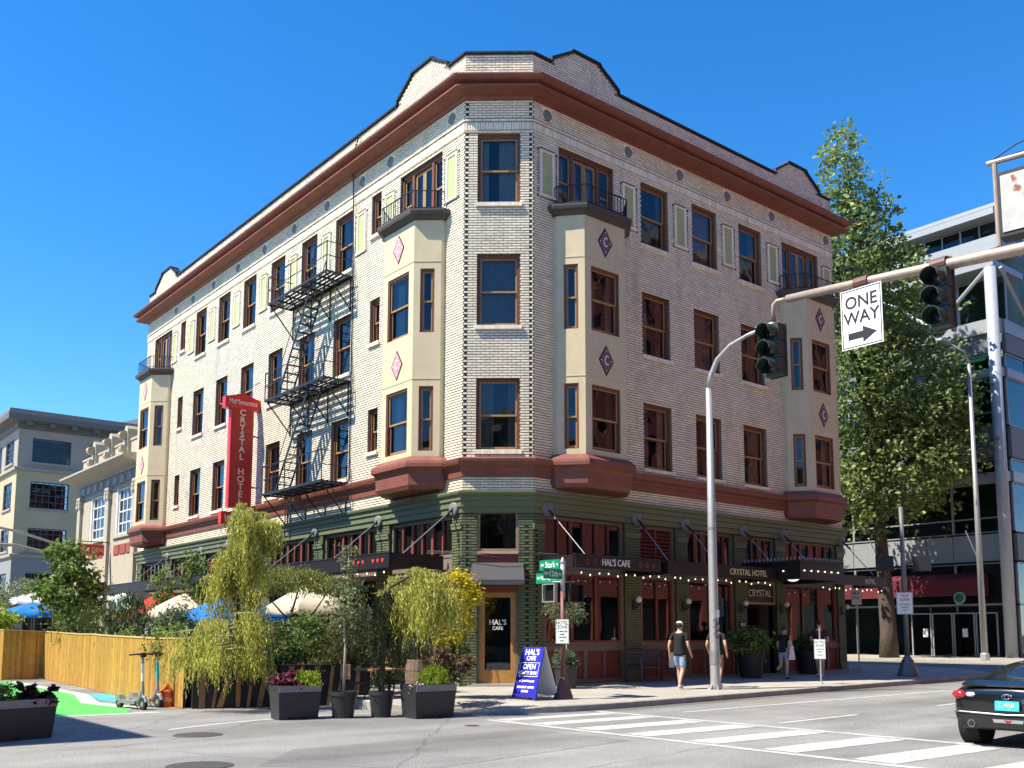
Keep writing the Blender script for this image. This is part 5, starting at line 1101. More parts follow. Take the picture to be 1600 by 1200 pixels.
def blob_points(blobs, n, clump=.22, nclump=40, shell=.55):
    """blobs: (x,y,z,rx,ry,rz); leaves gather in clumps spread through each ellipsoid, denser near its skin"""
    out = []; vol = np.array([b[3]*b[4]*b[5] for b in blobs])**.8; vol /= vol.sum()
    for b, f in zip(blobs, vol):
        k = max(4, int(nclump*f*len(blobs))); u = rng.normal(0, 1, (k, 3)); u /= np.linalg.norm(u, axis=1)[:, None]
        rad = rng.uniform(shell**3, 1.12, k)**(1/3)*(1+.42*(rng.random(k) < .16)*rng.random(k)); cc = np.array(b[:3])+u*rad[:, None]*np.array(b[3:6])
        m = max(6, int(n*f)); idx = rng.integers(0, k, m); cs = rng.uniform(.5, 1.3, k)
        sc = clump*np.array(b[3:6]).mean(); out.append(cc[idx]+rng.normal(0, 1, (m, 3))*sc*cs[idx][:, None]*np.array([1,1,.75]))
    return np.concatenate(out)
def LM(name, col, tint=(.55,1.5), trans=.38, rough=.5): return mat(name, col, rough, var=.25, scale=1.5, tint=tint, trans=trans, spec=.35)
lm_tree = LM('tree_leaf', (.20,.265,.08)); lm_dark = LM('dark_leaf', (.08,.135,.04)); lm_mid = LM('mid_leaf', (.16,.235,.055)); lm_lime = LM('lime_leaf', (.27,.36,.03)); lm_gold = LM('golden_leaf', (.55,.46,.02), (.6,1.3))
lm_con = LM('cedar_leaf', (.48,.48,.10), (.45,1.5)); lm_olive = LM('olive_leaf', (.19,.22,.11), (.5,1.5)); lm_blue = LM('bluegreen_leaf', (.13,.20,.12), (.5,1.5)); lm_purple = LM('purple_leaf', (.17,.035,.06), (.4,1.6)); lm_maple = LM('maple_leaf', (.24,.27,.06), (.5,1.4)); lm_bronze = LM('bronze_leaf', (.16,.10,.06), (.5,1.5))
m_bark = mat('bark', (.085,.065,.05), .9, var=.35, scale=7, bump=.8, bscale=12); m_birch = mat('pale_stem', (.38,.34,.26), .8, var=.3, scale=12); m_soil = mat('soil', (.035,.025,.018), .95)
def crown(root, name, P, size, m, mode='any', aspect=.55):
    me = leaf_mesh(name, P, size, mode, aspect); me.materials.append(m); return link(name, me, root)
def shrub(name, label, loc, blobs, n, size, m, cat='shrub', mode='any', stems=5, nclump=30, clump=.24, group=None, aspect=.55, z0=None):
    o = thing(name, label, cat, loc, 0, group); crown(o, 'foliage', blob_points(blobs, n, clump, nclump), size, m, mode, aspect)
    st = MB(); zb = 0 if z0 is None else z0
    for i in range(stems):
        b = blobs[i % len(blobs)]; st.tube([(b[0]*.15+random.uniform(-.05,.05), b[1]*.15+random.uniform(-.05,.05), zb), (b[0]*.6+random.uniform(-.1,.1)*b[3], b[1]*.6, zb+(b[2]-zb)*.6), (b[0]+random.uniform(-.4,.4)*b[3], b[1]+random.uniform(-.4,.4)*b[4], b[2]+random.uniform(0,.5)*b[5])], [.02,.014,.006], 5)
    st.build('stems', m_bark, o); return o
# ------------------------------------------------------------------ the tall street tree
def big_tree(name, label, base, blobs, n, size, tr, m=lm_tree, nclump=420):
    o = thing(name, label, 'tree', base); t = MB(); top = max(b[2] for b in blobs)
    pts = [(0,0,-.1),(.05,.0,1.5),(-.05,.05,4),(-.2,.1,7),(-.6,.0,11),(-1.2,-.2,16),(-2.2,-.5,top)]
    t.tube(pts, [tr*1.25,tr,tr*.9,tr*.7,tr*.5,tr*.3,.04], 12); t.build('trunk', m_bark, o, smooth=True)
    lb = MB()
    for i, b in enumerate(blobs):
        for k in range(3):
            zs_ = max(3.5, min(b[2]-1.5, 14))*random.uniform(.75, 1); x0 = np.interp(zs_, [p[2] for p in pts], [p[0] for p in pts]); e = (b[0]+random.uniform(-.5,.5)*b[3], b[1]+random.uniform(-.5,.5)*b[4], b[2]+random.uniform(-.2,.8)*b[5])
            lb.tube([(x0, 0, zs_), (x0+(e[0]-x0)*.5, e[1]*.45, zs_+(e[2]-zs_)*.6), e], [tr*.35, tr*.18, .03], 6)
    lb.build('limbs', m_bark, o, smooth=True)
    crown(o, 'crown', blob_points(blobs, n, .095, nclump, .3), size, m, aspect=.7); return o
B0 = Vector((32.07, 7.0, .1))
def rel(l): return [(x-B0.x, y-B0.y, z-B0.z, r*1.0, r*1.0, h) for x, y, z, r, h in l]
big_tree('street_tree', 'tall leafy street tree rising beyond the far end of the hotel', B0, rel([(28.24,6.3,25.2,1.25,2.8),(28.75,6.66,20.8,2.3,3.5),(31.29,5.46,19.0,2.5,3.0),(29.42,6.41,14.6,2.4,3.5),(32.86,4.96,14.2,2.7,3.2),(31.65,5.92,10.2,3.2,2.8),(29.87,6.95,8.6,1.5,2.2),(34.3,4.77,11.7,2.0,2.3),(30.1,5.57,22.8,1.3,2.0),(27.2,7.6,22.6,1.05,2.4)]), 33000, .25, .42, nclump=620)
big_tree('street_tree', 'smaller street tree half hidden behind the tall one', Vector((31.5,17,.15)), [(0,0,8,2.6,2.6,3.0),(.5,-1.5,11,2.2,2.2,2.4),(-.8,1.5,6.5,2.0,2.0,1.8)], 12000, .3, .25, lm_dark, 120)
# trees behind the camera, mirrored in the corner windows
big_tree('street_tree', 'street tree out of frame behind the camera', Vector((-25.5,-23,-.2)), [(0,0,7,3,3,3),(1,-1,10,2.4,2.4,2.4)], 6000, .4, .25, lm_dark, 90)
# ------------------------------------------------------------------ weeping cedars
def weeping(name, label, base, spine, prof, n, size, m, strand=(.35,.8), hole=None):
    """spine: list of points; prof: (z, centre x, centre y, radius) from top to bottom"""
    o = thing(name, label, 'tree', base); t = MB(); t.tube(spine, [.05]+[.035]*(len(spine)-2)+[.012], 7); t.build('trunk', m_bark, o, smooth=True)
    zs_ = [p[0] for p in prof]; pts = []; br = MB(); o_ = np.argsort(zs_); zz = np.array(zs_)[o_]; CX, CY, RR = (np.array([p[j] for p in prof])[o_] for j in (1, 2, 3))
    ns = n//13; nb_r = max(16, ns//22)
    for q in range(nb_r):
        z = rng.uniform(zz[0], zz[-1]); cx_, cy_, rr = np.interp(z, zz, CX), np.interp(z, zz, CY), np.interp(z, zz, RR); a = rng.uniform(0, 2*np.pi); ln = rr*rng.uniform(.55, 1.28); rise = rng.uniform(.0, .16)
        br.tube([(cx_, cy_, z), (cx_+ln*.5*math.cos(a), cy_+ln*.5*math.sin(a), z+rise), (cx_+ln*math.cos(a), cy_+ln*math.sin(a), z+rise*.4)], [.014,.009,.004], 4)
        for i in range(ns//nb_r):
            f_ = rng.uniform(.15, 1.05)**.7; L_ = rng.uniform(*strand)*(.55+.6*f_)*(1.25 if rng.random() < .12 else 1); a2 = a+rng.normal(0, .16)
            x, y, z2 = cx_+ln*f_*math.cos(a2), cy_+ln*f_*math.sin(a2), z+rise*math.sin(f_*2.6); k = 13; dx, dy = rng.normal(0, .07, 2)+np.array([math.cos(a), math.sin(a)])*.10
            f = np.arange(k)/k; pts.append(np.stack([x+dx*np.sqrt(f)+rng.normal(0,.02,k), y+dy*np.sqrt(f)+rng.normal(0,.02,k), z2-L_*f**1.15], 1))
    br.build('branches', m_birch, o); crown(o, 'foliage', np.concatenate(pts), size, m, 'hang', .30); return o
weeping('weeping_cedar', 'tall weeping golden cedar in front of the blade sign', (-6.85,.55,.35), [(0,0,0),(.05,-.1,1.2),(.0,-.3,2.4),(.05,-.45,3.3),(.2,-.5,3.75),(.0,-.35,3.85)],
        [(3.82,.08,-.55,.22),(3.7,.1,-.55,.46),(3.35,.12,-.5,.50),(2.9,-.02,-.5,.40),(2.4,-.1,-.45,.48),(1.9,-.12,-.4,.62),(1.4,-.25,-.35,.95),(.9,-.35,-.3,1.05),(.45,-.35,-.25,1.0)], 30000, .085, lm_con, (.3,.75))
weeping('weeping_cedar', 'arched weeping cedar in the round black pot', (-5.3,-3.25,.25), [(0,0,0),(.02,.05,.8),(-.02,.05,1.5),(.15,.0,2.1),(.7,-.1,2.42),(1.2,-.2,2.35),(1.5,-.2,2.05)],
        [(2.42,.85,-.1,.4),(2.2,.85,-.1,.68),(1.8,.8,-.1,.80),(1.5,.95,-.15,.70)], 15000, .08, lm_con, (.4,.95))
weeping('weeping_cedar', 'dark narrow weeping conifer hanging beside the arched cedar', (-5.25,-3.2,.25), [(0,0,0),(.03,0,.9),(.0,0,1.9),(.05,0,2.05)], [(2.05,.05,0,.14),(1.6,.05,0,.22),(.9,.05,0,.26),(.5,.05,0,.22)], 6000, .07, LM('dark_cedar_leaf', (.09,.105,.04)), (.4,.8))
# ------------------------------------------------------------------ planters with their plants
m_plast = mat('charcoal_planter', (.028,.030,.034), .45, var=.15, scale=6, bump=.05); m_rim = mat('grey_planter_rim', (.20,.21,.22), .4, var=.1)
def trough(label, loc, rz, w, d, h, taper=.05):
    o = thing('planter', label, 'planter', loc, rz, 'charcoal planters along the plaza mouth'); b = MB()
    b.add([(0+taper,taper,0),(w-taper,taper,0),(w-taper,d-taper,0),(taper,d-taper,0),(0,0,h),(w,0,h),(w,d,h),(0,d,h),(.04,.04,h),(w-.04,.04,h),(w-.04,d-.04,h),(.04,d-.04,h),(.04,.04,h-.08),(w-.04,.04,h-.08),(w-.04,d-.04,h-.08),(.04,d-.04,h-.08)],
          [(3,2,1,0),(0,1,5,4),(1,2,6,5),(2,3,7,6),(3,0,4,7),(4,5,9,8),(5,6,10,9),(6,7,11,10),(7,4,8,11),(8,9,13,12),(9,10,14,13),(10,11,15,14),(11,8,12,15)]); b.build('box', m_plast, o)
    b = MB(); b.box(.012,w-.012,-.012,.0,h-.13,h-.005); b.build('rim', m_rim, o); b = MB(); b.quad((.03,.03,h-.07),(w-.03,.03,h-.07),(w-.03,d-.03,h-.07),(.03,d-.03,h-.07)); b.build('soil', m_soil, o)
    for x in (.3, .62): b = MB(); b.box(w*x-.05,w*x+.05,taper-.004,taper+.01,0,.05); b.build('foot_slot', m_hole, o)
    return o
gz = gnd(-5)
trough('charcoal planter with dark red and lime plants before the slatted boxes', (-7.32,-2.78,gz), -.07, .90, .52, .66)
trough('charcoal planter with lime grass beside the oak barrel', (-5.08,-4.16,gz), .0, 1.0, .58, .66)
trough('large charcoal planter at the lower left corner', (-13.0,-3.86,gz), .30, 1.62, .9, .63)
shrub('coleus', 'dark red coleus in the charcoal planter left of the lime spirea', (-7.0,-2.55,gz+.56), [(0,0,.14,.26,.18,.14)], 900, .11, lm_purple, 'plant', nclump=24)
shrub('lime_spirea', 'lime green mound in the planter beside the dark red coleus', (-6.62,-2.6,gz+.56), [(0,0,.16,.24,.2,.17)], 2200, .05, lm_lime, 'plant', 'up', nclump=40)
shrub('lime_grass', 'lime green feathery mound in the planter nearest the cafe door', (-4.45,-3.9,gz+.56), [(0,0,.2,.30,.24,.22)], 3000, .07, lm_lime, 'plant', 'up', nclump=40, aspect=.2)
shrub('white_flowers', 'low white flowers in the planter left of the lime mound', (-4.85,-3.9,gz+.56), [(0,0,.05,.2,.16,.06)], 220, .05, LM('white_petal', (.6,.6,.55)), 'plant', nclump=20)
shrub('near_bush', 'clipped green bush in the planter at the lower left corner', (-12.35,-3.35,gz+.55), [(0,0,.14,.28,.26,.16)], 2400, .045, lm_mid, 'plant', nclump=50)
shrub('near_coleus', 'dark plum plant at the end of the lower left planter', (-11.78,-3.3,gz+.55), [(0,0,.14,.26,.2,.14)], 420, .13, LM('plum_leaf', (.05,.02,.025)), 'plant', nclump=16)
def round_pot(label, loc, r, h, m=m_plast, cat='pot'):
    o = thing('plant_pot', label, cat, loc); b = MB(); b.lathe([(r*.74,0),(r*.94,h-.08),(r,h-.08),(r,h),(r*.92,h),(r*.9,h-.06)], (0,0,0), 24); b.build('pot', m, o); b = MB(); b.lathe([(r*.9,h-.07),(.01,h-.06)], (0,0,0), 16); b.build('soil', m_soil, o); return o
round_pot('black round pot holding the thin pale-stemmed tree', (-6.0,-2.95,gz), .28, .52); round_pot('black round pot holding the arched cedar', (-5.3,-3.25,gz), .26, .52)
tt = thing('young_tree', 'thin young tree with a pale stem and grey-green leaves in a black pot', 'tree', (-6.0,-2.95,gz+.45)); b = MB(); b.tube([(0,0,0),(.02,0,.9),(.0,.05,1.6),(.05,0,2.3),(.06,.02,2.85)], [.03,.026,.02,.012,.005], 7); b.build('trunk', m_birch, tt, smooth=True)
crown(tt, 'foliage', blob_points([(.05,0,2.65,.2,.2,.35),(.1,.05,2.1,.32,.3,.35),(.05,0,1.6,.40,.36,.35),(.25,.1,1.25,.3,.3,.25)], 2300, .22, 60), .075, LM('greygreen_leaf', (.15,.18,.08), (.4,1.8)), aspect=.6)
# slatted black boxes
m_cedar = mat('cedar_plank', (.34,.17,.075), .7, var=.25, scale=5, bump=.15, bscale=20, tint=(.7,1.15)); m_blackp = mat('black_ply', (.018,.018,.02), .6, var=.2)
def slat_box(label, p0, p1, h, slats, d=.55):
    a = Vector((*p0, gz)); v = Vector((p1[0]-p0[0], p1[1]-p0[1], 0)); w = v.length; o = thing('slatted_box', label, 'planter', a, math.atan2(v.y, v.x), 'black boxes with slanting cedar slats')
    b = MB(); b.box(0,w,0,d,0,h); b.build('box', m_blackp, o); b = MB(); b.box(-.02,w+.02,-.03,d+.02,h,h+.03); b.build('top_lip', m_blackp, o)
    for i, (xa, xb, t) in enumerate(slats):
        b = MB(); b.add([(xb-t/2,-.035,0.02),(xb+t/2,-.035,.02),(xa+t/2,-.035,h-.0),(xa-t/2,-.035,h),(xb-t/2,-.004,.02),(xb+t/2,-.004,.02),(xa+t/2,-.004,h),(xa-t/2,-.004,h)], [(0,1,2,3),(7,6,5,4),(0,4,5,1),(1,5,6,2),(2,6,7,3),(3,7,4,0)], t=random.random()*.9+.05); b.build('slat', m_cedar, o)
    return o
slat_box('black box with cedar slats under the tall weeping cedar', (-7.5,1.1), (-5.75,.55), .92, [(.22,.2,.13),(.55,.44,.07),(.85,.58,.13),(.98,.98,.10),(1.3,1.2,.07),(1.6,1.45,.12)])
slat_box('black box with cedar slats behind the young tree', (-5.68,.52), (-3.7,-.15), .92, [(.25,.12,.12),(.5,.42,.07),(.85,.6,.13),(1.2,1.1,.08),(1.5,1.3,.12),(1.8,1.75,.1)])
b = MB(); b.box(-.25,.25,-.2,.2,0,1.0); b.box(-.12,.12,-.23,-.2,.6,.72); eb = b.build('equipment_cabinet', m_blackp, None, loc=(-7.15,1.55,gz)); tag(eb, 'small black cabinet between the bamboo fence and slatted box', 'cabinet')
# shrubs of the seating area
for i, (nm, lab, loc, bl, n, s, m, md) in enumerate([
 ('bluegreen_shrub', 'pale blue-green shrub at the foot of the tall weeping cedar', (-6.45,.3,.6), [(0,0,.3,.34,.3,.32),(-.3,.1,.1,.25,.25,.2)], 1500, .085, lm_blue, 'any'),
 ('leafy_shrub', 'dark leafy shrub right of the tall weeping cedar', (-5.5,1.2,.5), [(0,0,.6,.6,.5,.6)], 2600, .09, lm_dark, 'any'),
 ('leafy_shrub', 'mid green shrub in front of the cream umbrella', (-4.7,1.15,.5), [(0,0,.8,.6,.5,.7),(.3,.1,.3,.5,.4,.4)], 3200, .08, lm_mid, 'any'),
 ('feathery_grass', 'tall bronze-green feathery plant behind the young tree', (-4.2,.4,.5), [(0,0,.6,.45,.4,.7)], 4200, .12, LM('bronzegreen_leaf', (.14,.14,.045)), 'up'),
 ('leafy_shrub', 'grey-green shrub between the young tree and the arched cedar', (-3.65,.3,.4), [(0,0,.9,.5,.45,.75)], 2600, .08, LM('sage_leaf', (.15,.18,.08)), 'any'),
 ('leafy_shrub', 'dark shrub behind the arched cedar', (-2.9,.3,.1), [(0,0,1.0,.6,.5,.9)], 2800, .09, lm_dark, 'any'),
 ('barrel_shrub', 'dark conifer growing from the oak barrel', (-3.2,-1.45,.85), [(0,0,.9,.42,.42,.75)], 3600, .07, LM('deep_green_leaf', (.03,.06,.025)), 'hang'),
 ('golden_shrub', 'bright golden yellow shrub at the green corner pilaster', (-2.55,-1.9,.6), [(.15,0,1.7,.48,.42,.5),(-.05,0,1.05,.46,.42,.45)], 2900, .10, lm_gold, 'any'),
 ('green_shrub', 'mid green shrub under the golden shrub', (-2.5,-1.8,.3), [(.1,.1,.75,.42,.4,.5)], 1900, .10, lm_mid, 'any'),
 ('bronze_plant', 'bronze and pink leaved plant behind the lime grass planter', (-3.2,-2.7,.1), [(0,0,.7,.42,.35,.34)], 900, .12, lm_bronze, 'any'),
 ('leafy_shrub', 'bushy green shrub just behind the right end of the bamboo fence', (-5.9,6.4,.6), [(0,0,.75,.7,.6,.65)], 2800, .09, LM('grey_leaf', (.12,.17,.10)), 'any'),
 ('leafy_shrub', 'broad green shrub behind the middle of the bamboo fence', (-6.1,8.3,.3), [(0,0,.8,.85,.7,.5)], 3000, .10, lm_mid, 'any'),
 ('tall_grass', 'tall dark upright reeds behind the bamboo fence', (-6.3,9.6,.4), [(0,0,1.25,.75,.6,1.0)], 2400, .2, LM('reed_leaf', (.085,.125,.05)), 'up'),
 ('dwarf_pine', 'rounded dwarf pine behind the bamboo fence', (-5.95,15.4,.5), [(0,0,1.2,.75,.6,.65)], 3400, .10, LM('pine_needle', (.10,.15,.035)), 'up'),
 ('lime_shrub', 'bright lime shrub at the left edge above the fence', (-6.75,25.2,.5), [(0,0,1.35,.95,.8,.6)], 1900, .17, lm_lime, 'any'),
 ('broadleaf_tree', 'broad leafy small tree left of the small red sign', (-5.8,18,.2), [(0,0,3.7,.75,.7,.75),(.1,0,2.7,1.1,1.0,.9),(.35,-.6,1.8,.95,.9,.8)], 4600, .2, lm_mid, 'any'),
 ('climbing_shrub', 'slender green climber against the left front by the red umbrella', (-3.7,14,.2), [(0,0,2.9,.4,.4,.7),(.1,.0,2.0,.4,.4,.6)], 1100, .13, lm_mid, 'any'),
 ('climbing_shrub', 'bright slender climber left of the tall weeping cedar', (-3.4,12,.2), [(0,0,3.1,.38,.38,.75),(.1,.0,2.2,.4,.4,.6)], 1500, .12, LM('bright_leaf', (.12,.19,.03)), 'any'),
 ('far_shrub', 'dusty pale shrub far off at the left edge', (-4.2,34,.2), [(0,0,3.2,1.6,1.2,.9)], 1800, .18, lm_olive, 'any'),
 ('leafy_shrub', 'green shrub behind the equipment cabinet', (-6.9,3.2,.5), [(0,0,.65,.7,.6,.6)], 2400, .09, lm_mid, 'any'),
 ('leafy_shrub', 'dark shrub low behind the blue umbrella', (-4.6,4.6,.2), [(0,0,.8,.9,.8,.7)], 2600, .10, lm_dark, 'any'),
 ]): shrub(nm, lab, loc, bl, n, s, m, mode=md, aspect=.55 if md == 'any' else .16, stems=6, z0=-.35)
jm = thing('japanese_maple', 'light green spreading maple with layered fans behind the cedar', 'tree', (-4.3,2.7,-.2)); b = MB(); b.tube([(0,0,0),(.1,-.1,1.2),(-.1,0,2.0),(.1,0,2.7)], [.06,.05,.035,.02], 7); b.tube([(.05,-.05,1.5),(.5,-.2,2.2),(.9,-.2,2.75)], [.035,.025,.01], 6); b.tube([(.0,0,1.8),(-.5,.2,2.4),(-.9,.2,2.8)], [.03,.02,.01], 6); b.build('trunk', m_bark, jm, smooth=True)
crown(jm, 'foliage', np.concatenate([blob_points([(x,y,z,rx,.7,.10)], 900, .2, 40, .1) for x, y, z, rx in ((-.7,.2,2.95,.5),(-.2,0,3.15,.6),(.35,-.1,3.05,.6),(.8,-.2,2.85,.5),(.1,0,2.75,.7),(1.1,-.3,2.7,.35),(-1.0,.3,2.65,.35))]), .075, lm_maple, 'hang', .4)
# oak barrel, olive pots, entrance tubs
m_oakb = mat('weathered_oak_stave', (.16,.11,.08), .8, var=.3, scale=6, tint=(.7,1.2)); m_hoop = mat('rusty_hoop', (.07,.05,.045), .6, .5)
def barrel(label, loc, r, h):
    o = thing('barrel', label, 'barrel', loc); n = 20
    for i in range(n):
        a0, a1 = 2*math.pi*i/n+.008, 2*math.pi*(i+1)/n-.008; b = MB(); vs = []
        for z, f in ((0,.82),(h*.25,.95),(h*.5,1.0),(h*.75,.95),(h,.82)):
            for a in (a0, a1): vs += [(r*f*math.cos(a), r*f*math.sin(a), z)]
        b.add(vs, [(2*k, 2*k+1, 2*k+3, 2*k+2) for k in range(4)], t=random.random()*.9+.05); b.build('stave', m_oakb, o, fix=False)
    for z, f in ((.08,.86),(h*.3,.975),(h*.7,.975),(h-.08,.86)): b = MB(); b.sweep([(0,z-.025),(.008,z-.025),(.008,z+.025),(0,z+.025)], [(r*f*math.cos(-2*math.pi*k/20), r*f*math.sin(-2*math.pi*k/20)) for k in range(20)], closed=True); b.build('hoop', m_hoop, o)
    b = MB(); b.lathe([(r*.8,h-.05),(.01,h-.04)], (0,0,0), 16); b.build('soil', m_soil, o); return o
barrel('weathered oak barrel planter beside the green corner', (-3.2,-1.45,-.1), .33, .92)
round_pot('black pot with an olive tree left of the cafe window', (1.85,-.95,swz(1.85,-.95)), .34, .62)
ot = thing('olive_tree', 'small silvery olive tree with round head left of the cafe window', 'tree', (1.85,-.95,.5)); b = MB(); b.tube([(0,0,0),(.03,0,.5),(.0,.02,1.1),(.02,0,1.6)], [.028,.024,.02,.01], 7); b.build('trunk', m_birch, ot, smooth=True); crown(ot, 'foliage', blob_points([(0,0,1.62,.55,.5,.46)], 2600, .2, 70), .075, lm_olive, aspect=.35); 
shrub('pot_plant', 'leafy underplanting at the foot of the olive tree', (1.85,-.95,.5), [(0,0,.25,.3,.28,.22)], 700, .09, lm_blue, 'plant', stems=3)
def tub(label, loc): return round_pot(label, loc, .46, .78, mat('dark_tub', (.02,.02,.022), .5))
tub('wide dark tub with leafy plant left of the hotel entrance', (9.6,-1.1,swz(9.6,-1.1))); shrub('tub_plant', 'leafy green plant in the dark tub left of the entrance', (9.6,-1.1,.8), [(0,0,.35,.55,.5,.42)], 1700, .13, lm_mid, 'plant', nclump=50)
tub('wide dark tub right of the hotel entrance', (12.9,-1.0,swz(12.9,-1.0))); shrub('tub_plant', 'dark leafy plant in the tub right of the entrance', (12.9,-1.0,.85), [(0,0,.25,.4,.4,.3)], 900, .12, lm_dark, 'plant')
# ------------------------------------------------------------------ bamboo fence
m_bam = mat('split_bamboo', (.56,.33,.085), .55, var=.18, scale=4, tint=(.62,1.22)); bf = thing('bamboo_fence', 'golden split-bamboo screen fence along the plaza edge', 'fence')
fpl = [(-7.58,1.45),(-7.62,3.2),(-7.45,6),(-7.2,8.8),(-6.95,10.6),(-6.85,12.5),(-6.35,18.6),(-7.75,18.45),(-7.75,32)]
ftop = [1.27,1.27,1.30,1.33,1.36,1.36,1.45,1.50,1.6]
cv = MB(); cap = MB()
for i in range(len(fpl)-1):
    a, bb = Vector(fpl[i]), Vector(fpl[i+1]); L_ = (bb-a).length; n = int(L_/.032); d = (bb-a)/n; nn = Vector((-d.y, d.x)).normalized()*-1; nn = nn if nn.x < 0 or abs(nn.x) < .3 else -nn
    for k in range(n):
        p = a+d*k; q = a+d*(k+1); z1 = ftop[i]+(ftop[i+1]-ftop[i])*k/n+random.uniform(-.012,.012); m_ = (p+q)/2+nn*.012
        cv.add([(p.x,p.y,gz+.01),(m_.x,m_.y,gz+.01),(q.x,q.y,gz+.01),(p.x,p.y,z1),(m_.x,m_.y,z1),(q.x,q.y,z1)], [(0,1,4,3),(1,2,5,4)], t=random.random()*.98+.01)
    cap.bar((a.x,a.y,ftop[i]+.02),(bb.x,bb.y,ftop[i+1]+.02),.055,.035)
o = cv.build('bamboo_canes', m_bam, bf, fix=False); o['kind'] = 'stuff'; cap.build('top_rail', mat('pale_bamboo', (.62,.44,.2), .5, var=.15), bf)
bk_ = MB()
for i in [k for k in range(len(fpl)-1) if k != 6]: bk_.bar((fpl[i][0]+.05,fpl[i][1]+.02,.5),(fpl[i+1][0]+.05,fpl[i+1][1]+.02,.5),.03,1.5)
bk_.build('backing', m_blackp, bf)
# ------------------------------------------------------------------ umbrellas
def umbrella(label, loc, r, top, drop, m, n=8, m2=None):
    o = thing('cafe_umbrella', label, 'umbrella', loc, 0, 'cafe umbrellas over the plaza tables'); 
    for k in range(n):
        a0, a1 = 2*math.pi*k/n, 2*math.pi*(k+1)/n; b = MB(); ns = 5; vs = []; fs = []
        for i in range(ns+1):
            f = i/ns; z = top-drop*f**1.25
            for j in range(4): a = a0+(a1-a0)*j/3; s = r*f*(math.cos(math.pi/n)/math.cos(a-(a0+a1)/2)); vs.append((s*math.cos(a), s*math.sin(a), z-.05*r*f*math.sin(math.pi*j/3)*f))
        for i in range(ns):
            for j in range(3): q = i*4+j; fs.append((q, q+1, q+5, q+4))
        for j in range(3): vs_ = None
        e = len(vs)
        for j in range(4): x, y, z = vs[ns*4+j]; vs.append((x*1.0, y*1.0, z-.16))
        for j in range(3): fs.append((ns*4+j, ns*4+j+1, e+j+1, e+j))
        b.add(vs, fs); b.build('canopy_panel', (m2 if (m2 and k % 2) else m), o, smooth=True, fix=False)
    b = MB(); b.tube([(0,0,0),(0,0,top+.05)], .025, 8); b.build('pole', m_rod, o); b = MB()
    for k in range(n): a = 2*math.pi*k/n; b.tube([(0,0,top-drop-.05),(r*.55*math.cos(a), r*.55*math.sin(a), top-drop*.5)], .008, 4); 
    b.build('stretchers', m_rod, o); b = MB(); b.lathe([(.3,0),(.3,.06),(.05,.1)], (0,0,0), 14); b.build('base', m_black, o); return o
def UM(n, c): return mat(n, c, .85, var=.06, scale=3, trans=.3)
u_blue = UM('blue_canvas', (.015,.20,.62)); u_cream = UM('cream_canvas', (.66,.58,.44)); u_red = UM('red_canvas', (.55,.04,.03)); u_wht = UM('white_canvas', (.72,.74,.78))
umbrella('bright blue cafe umbrella behind the tall weeping cedar', (-3.4,8.35,-.15), 1.75, 2.75, .62, u_blue); umbrella('large cream cafe umbrella beside the young tree', (-2.5,5.0,-.15), 1.45, 3.05, .72, u_cream)
umbrella('red cafe umbrella left of the striped one', (-3.0,15.8,-.15), 1.35, 3.1, .72, u_red); umbrella('cream and red striped cafe umbrella left of the blue one', (-3.5,12.3,-.15), 1.3, 2.92, .66, u_cream, m2=u_cream)
umbrella('small white umbrella left of the tall reeds', (-3.3,26.4,-.15), 1.25, 3.4, .35, u_wht); umbrella('small white umbrella right of the tall reeds', (-1.2,24.4,-.15), 1.2, 3.5, .35, u_wht)
umbrella('blue umbrella far off at the left edge', (-4.3,29.6,-.15), 1.4, 3.0, .5, u_blue); umbrella('white umbrella far off at the left edge', (-3.4,33,-.15), 1.5, 3.6, .45, u_wht); umbrella('orange-red umbrella low behind the tall reeds', (-2.6,18.5,-.15), 1.4, 2.75, .5, UM('orange_canvas', (.6,.11,.05)))
# cafe tables and chairs seen between the plants
m_tim = mat('table_timber', (.36,.22,.10), .6, var=.15)
def cafe_set(x, y, l):
    t = thing('cafe_table', 'timber topped cafe table '+l, 'table', (x, y, -.15)); b = MB(); b.box(-.45,.45,-.4,.4,.72,.76); b.build('table_top', m_tim, t); b = MB(); b.tube([(0,0,0),(0,0,.72)], .03, 8); b.build('post', m_black, t); b = MB(); b.lathe([(.25,0),(.25,.03),(.04,.05)], (0,0,0), 14); b.build('foot', m_black, t)
    for i, (dx, dy, rz) in enumerate(((-.75,-.1,0),(.75,.1,math.pi))):
        c = thing('cafe_chair', 'dark metal cafe chair '+('left' if i == 0 else 'right')+' of the table '+l, 'chair', (x+dx, y+dy, -.15), rz); b = MB(); b.box(-.2,.2,-.2,.2,.44,.47); b.build('seat', m_black, c); b = MB(); b.box(-.22,-.19,-.2,.2,.55,.88); b.build('backrest', m_tim, c)
        for sx in (-1,1):
            for sy in (-1,1): b = MB(); b.bar((sx*.19,sy*.18,0),(sx*.19,sy*.18,.44 if sx > 0 else .9),.025); b.build('leg', m_black, c)
cafe_set(-3.9,-.9,'beside the oak barrel'); cafe_set(-2.4,2.6,'under the cream umbrella'); cafe_set(-3.4,7.2,'under the blue umbrella')
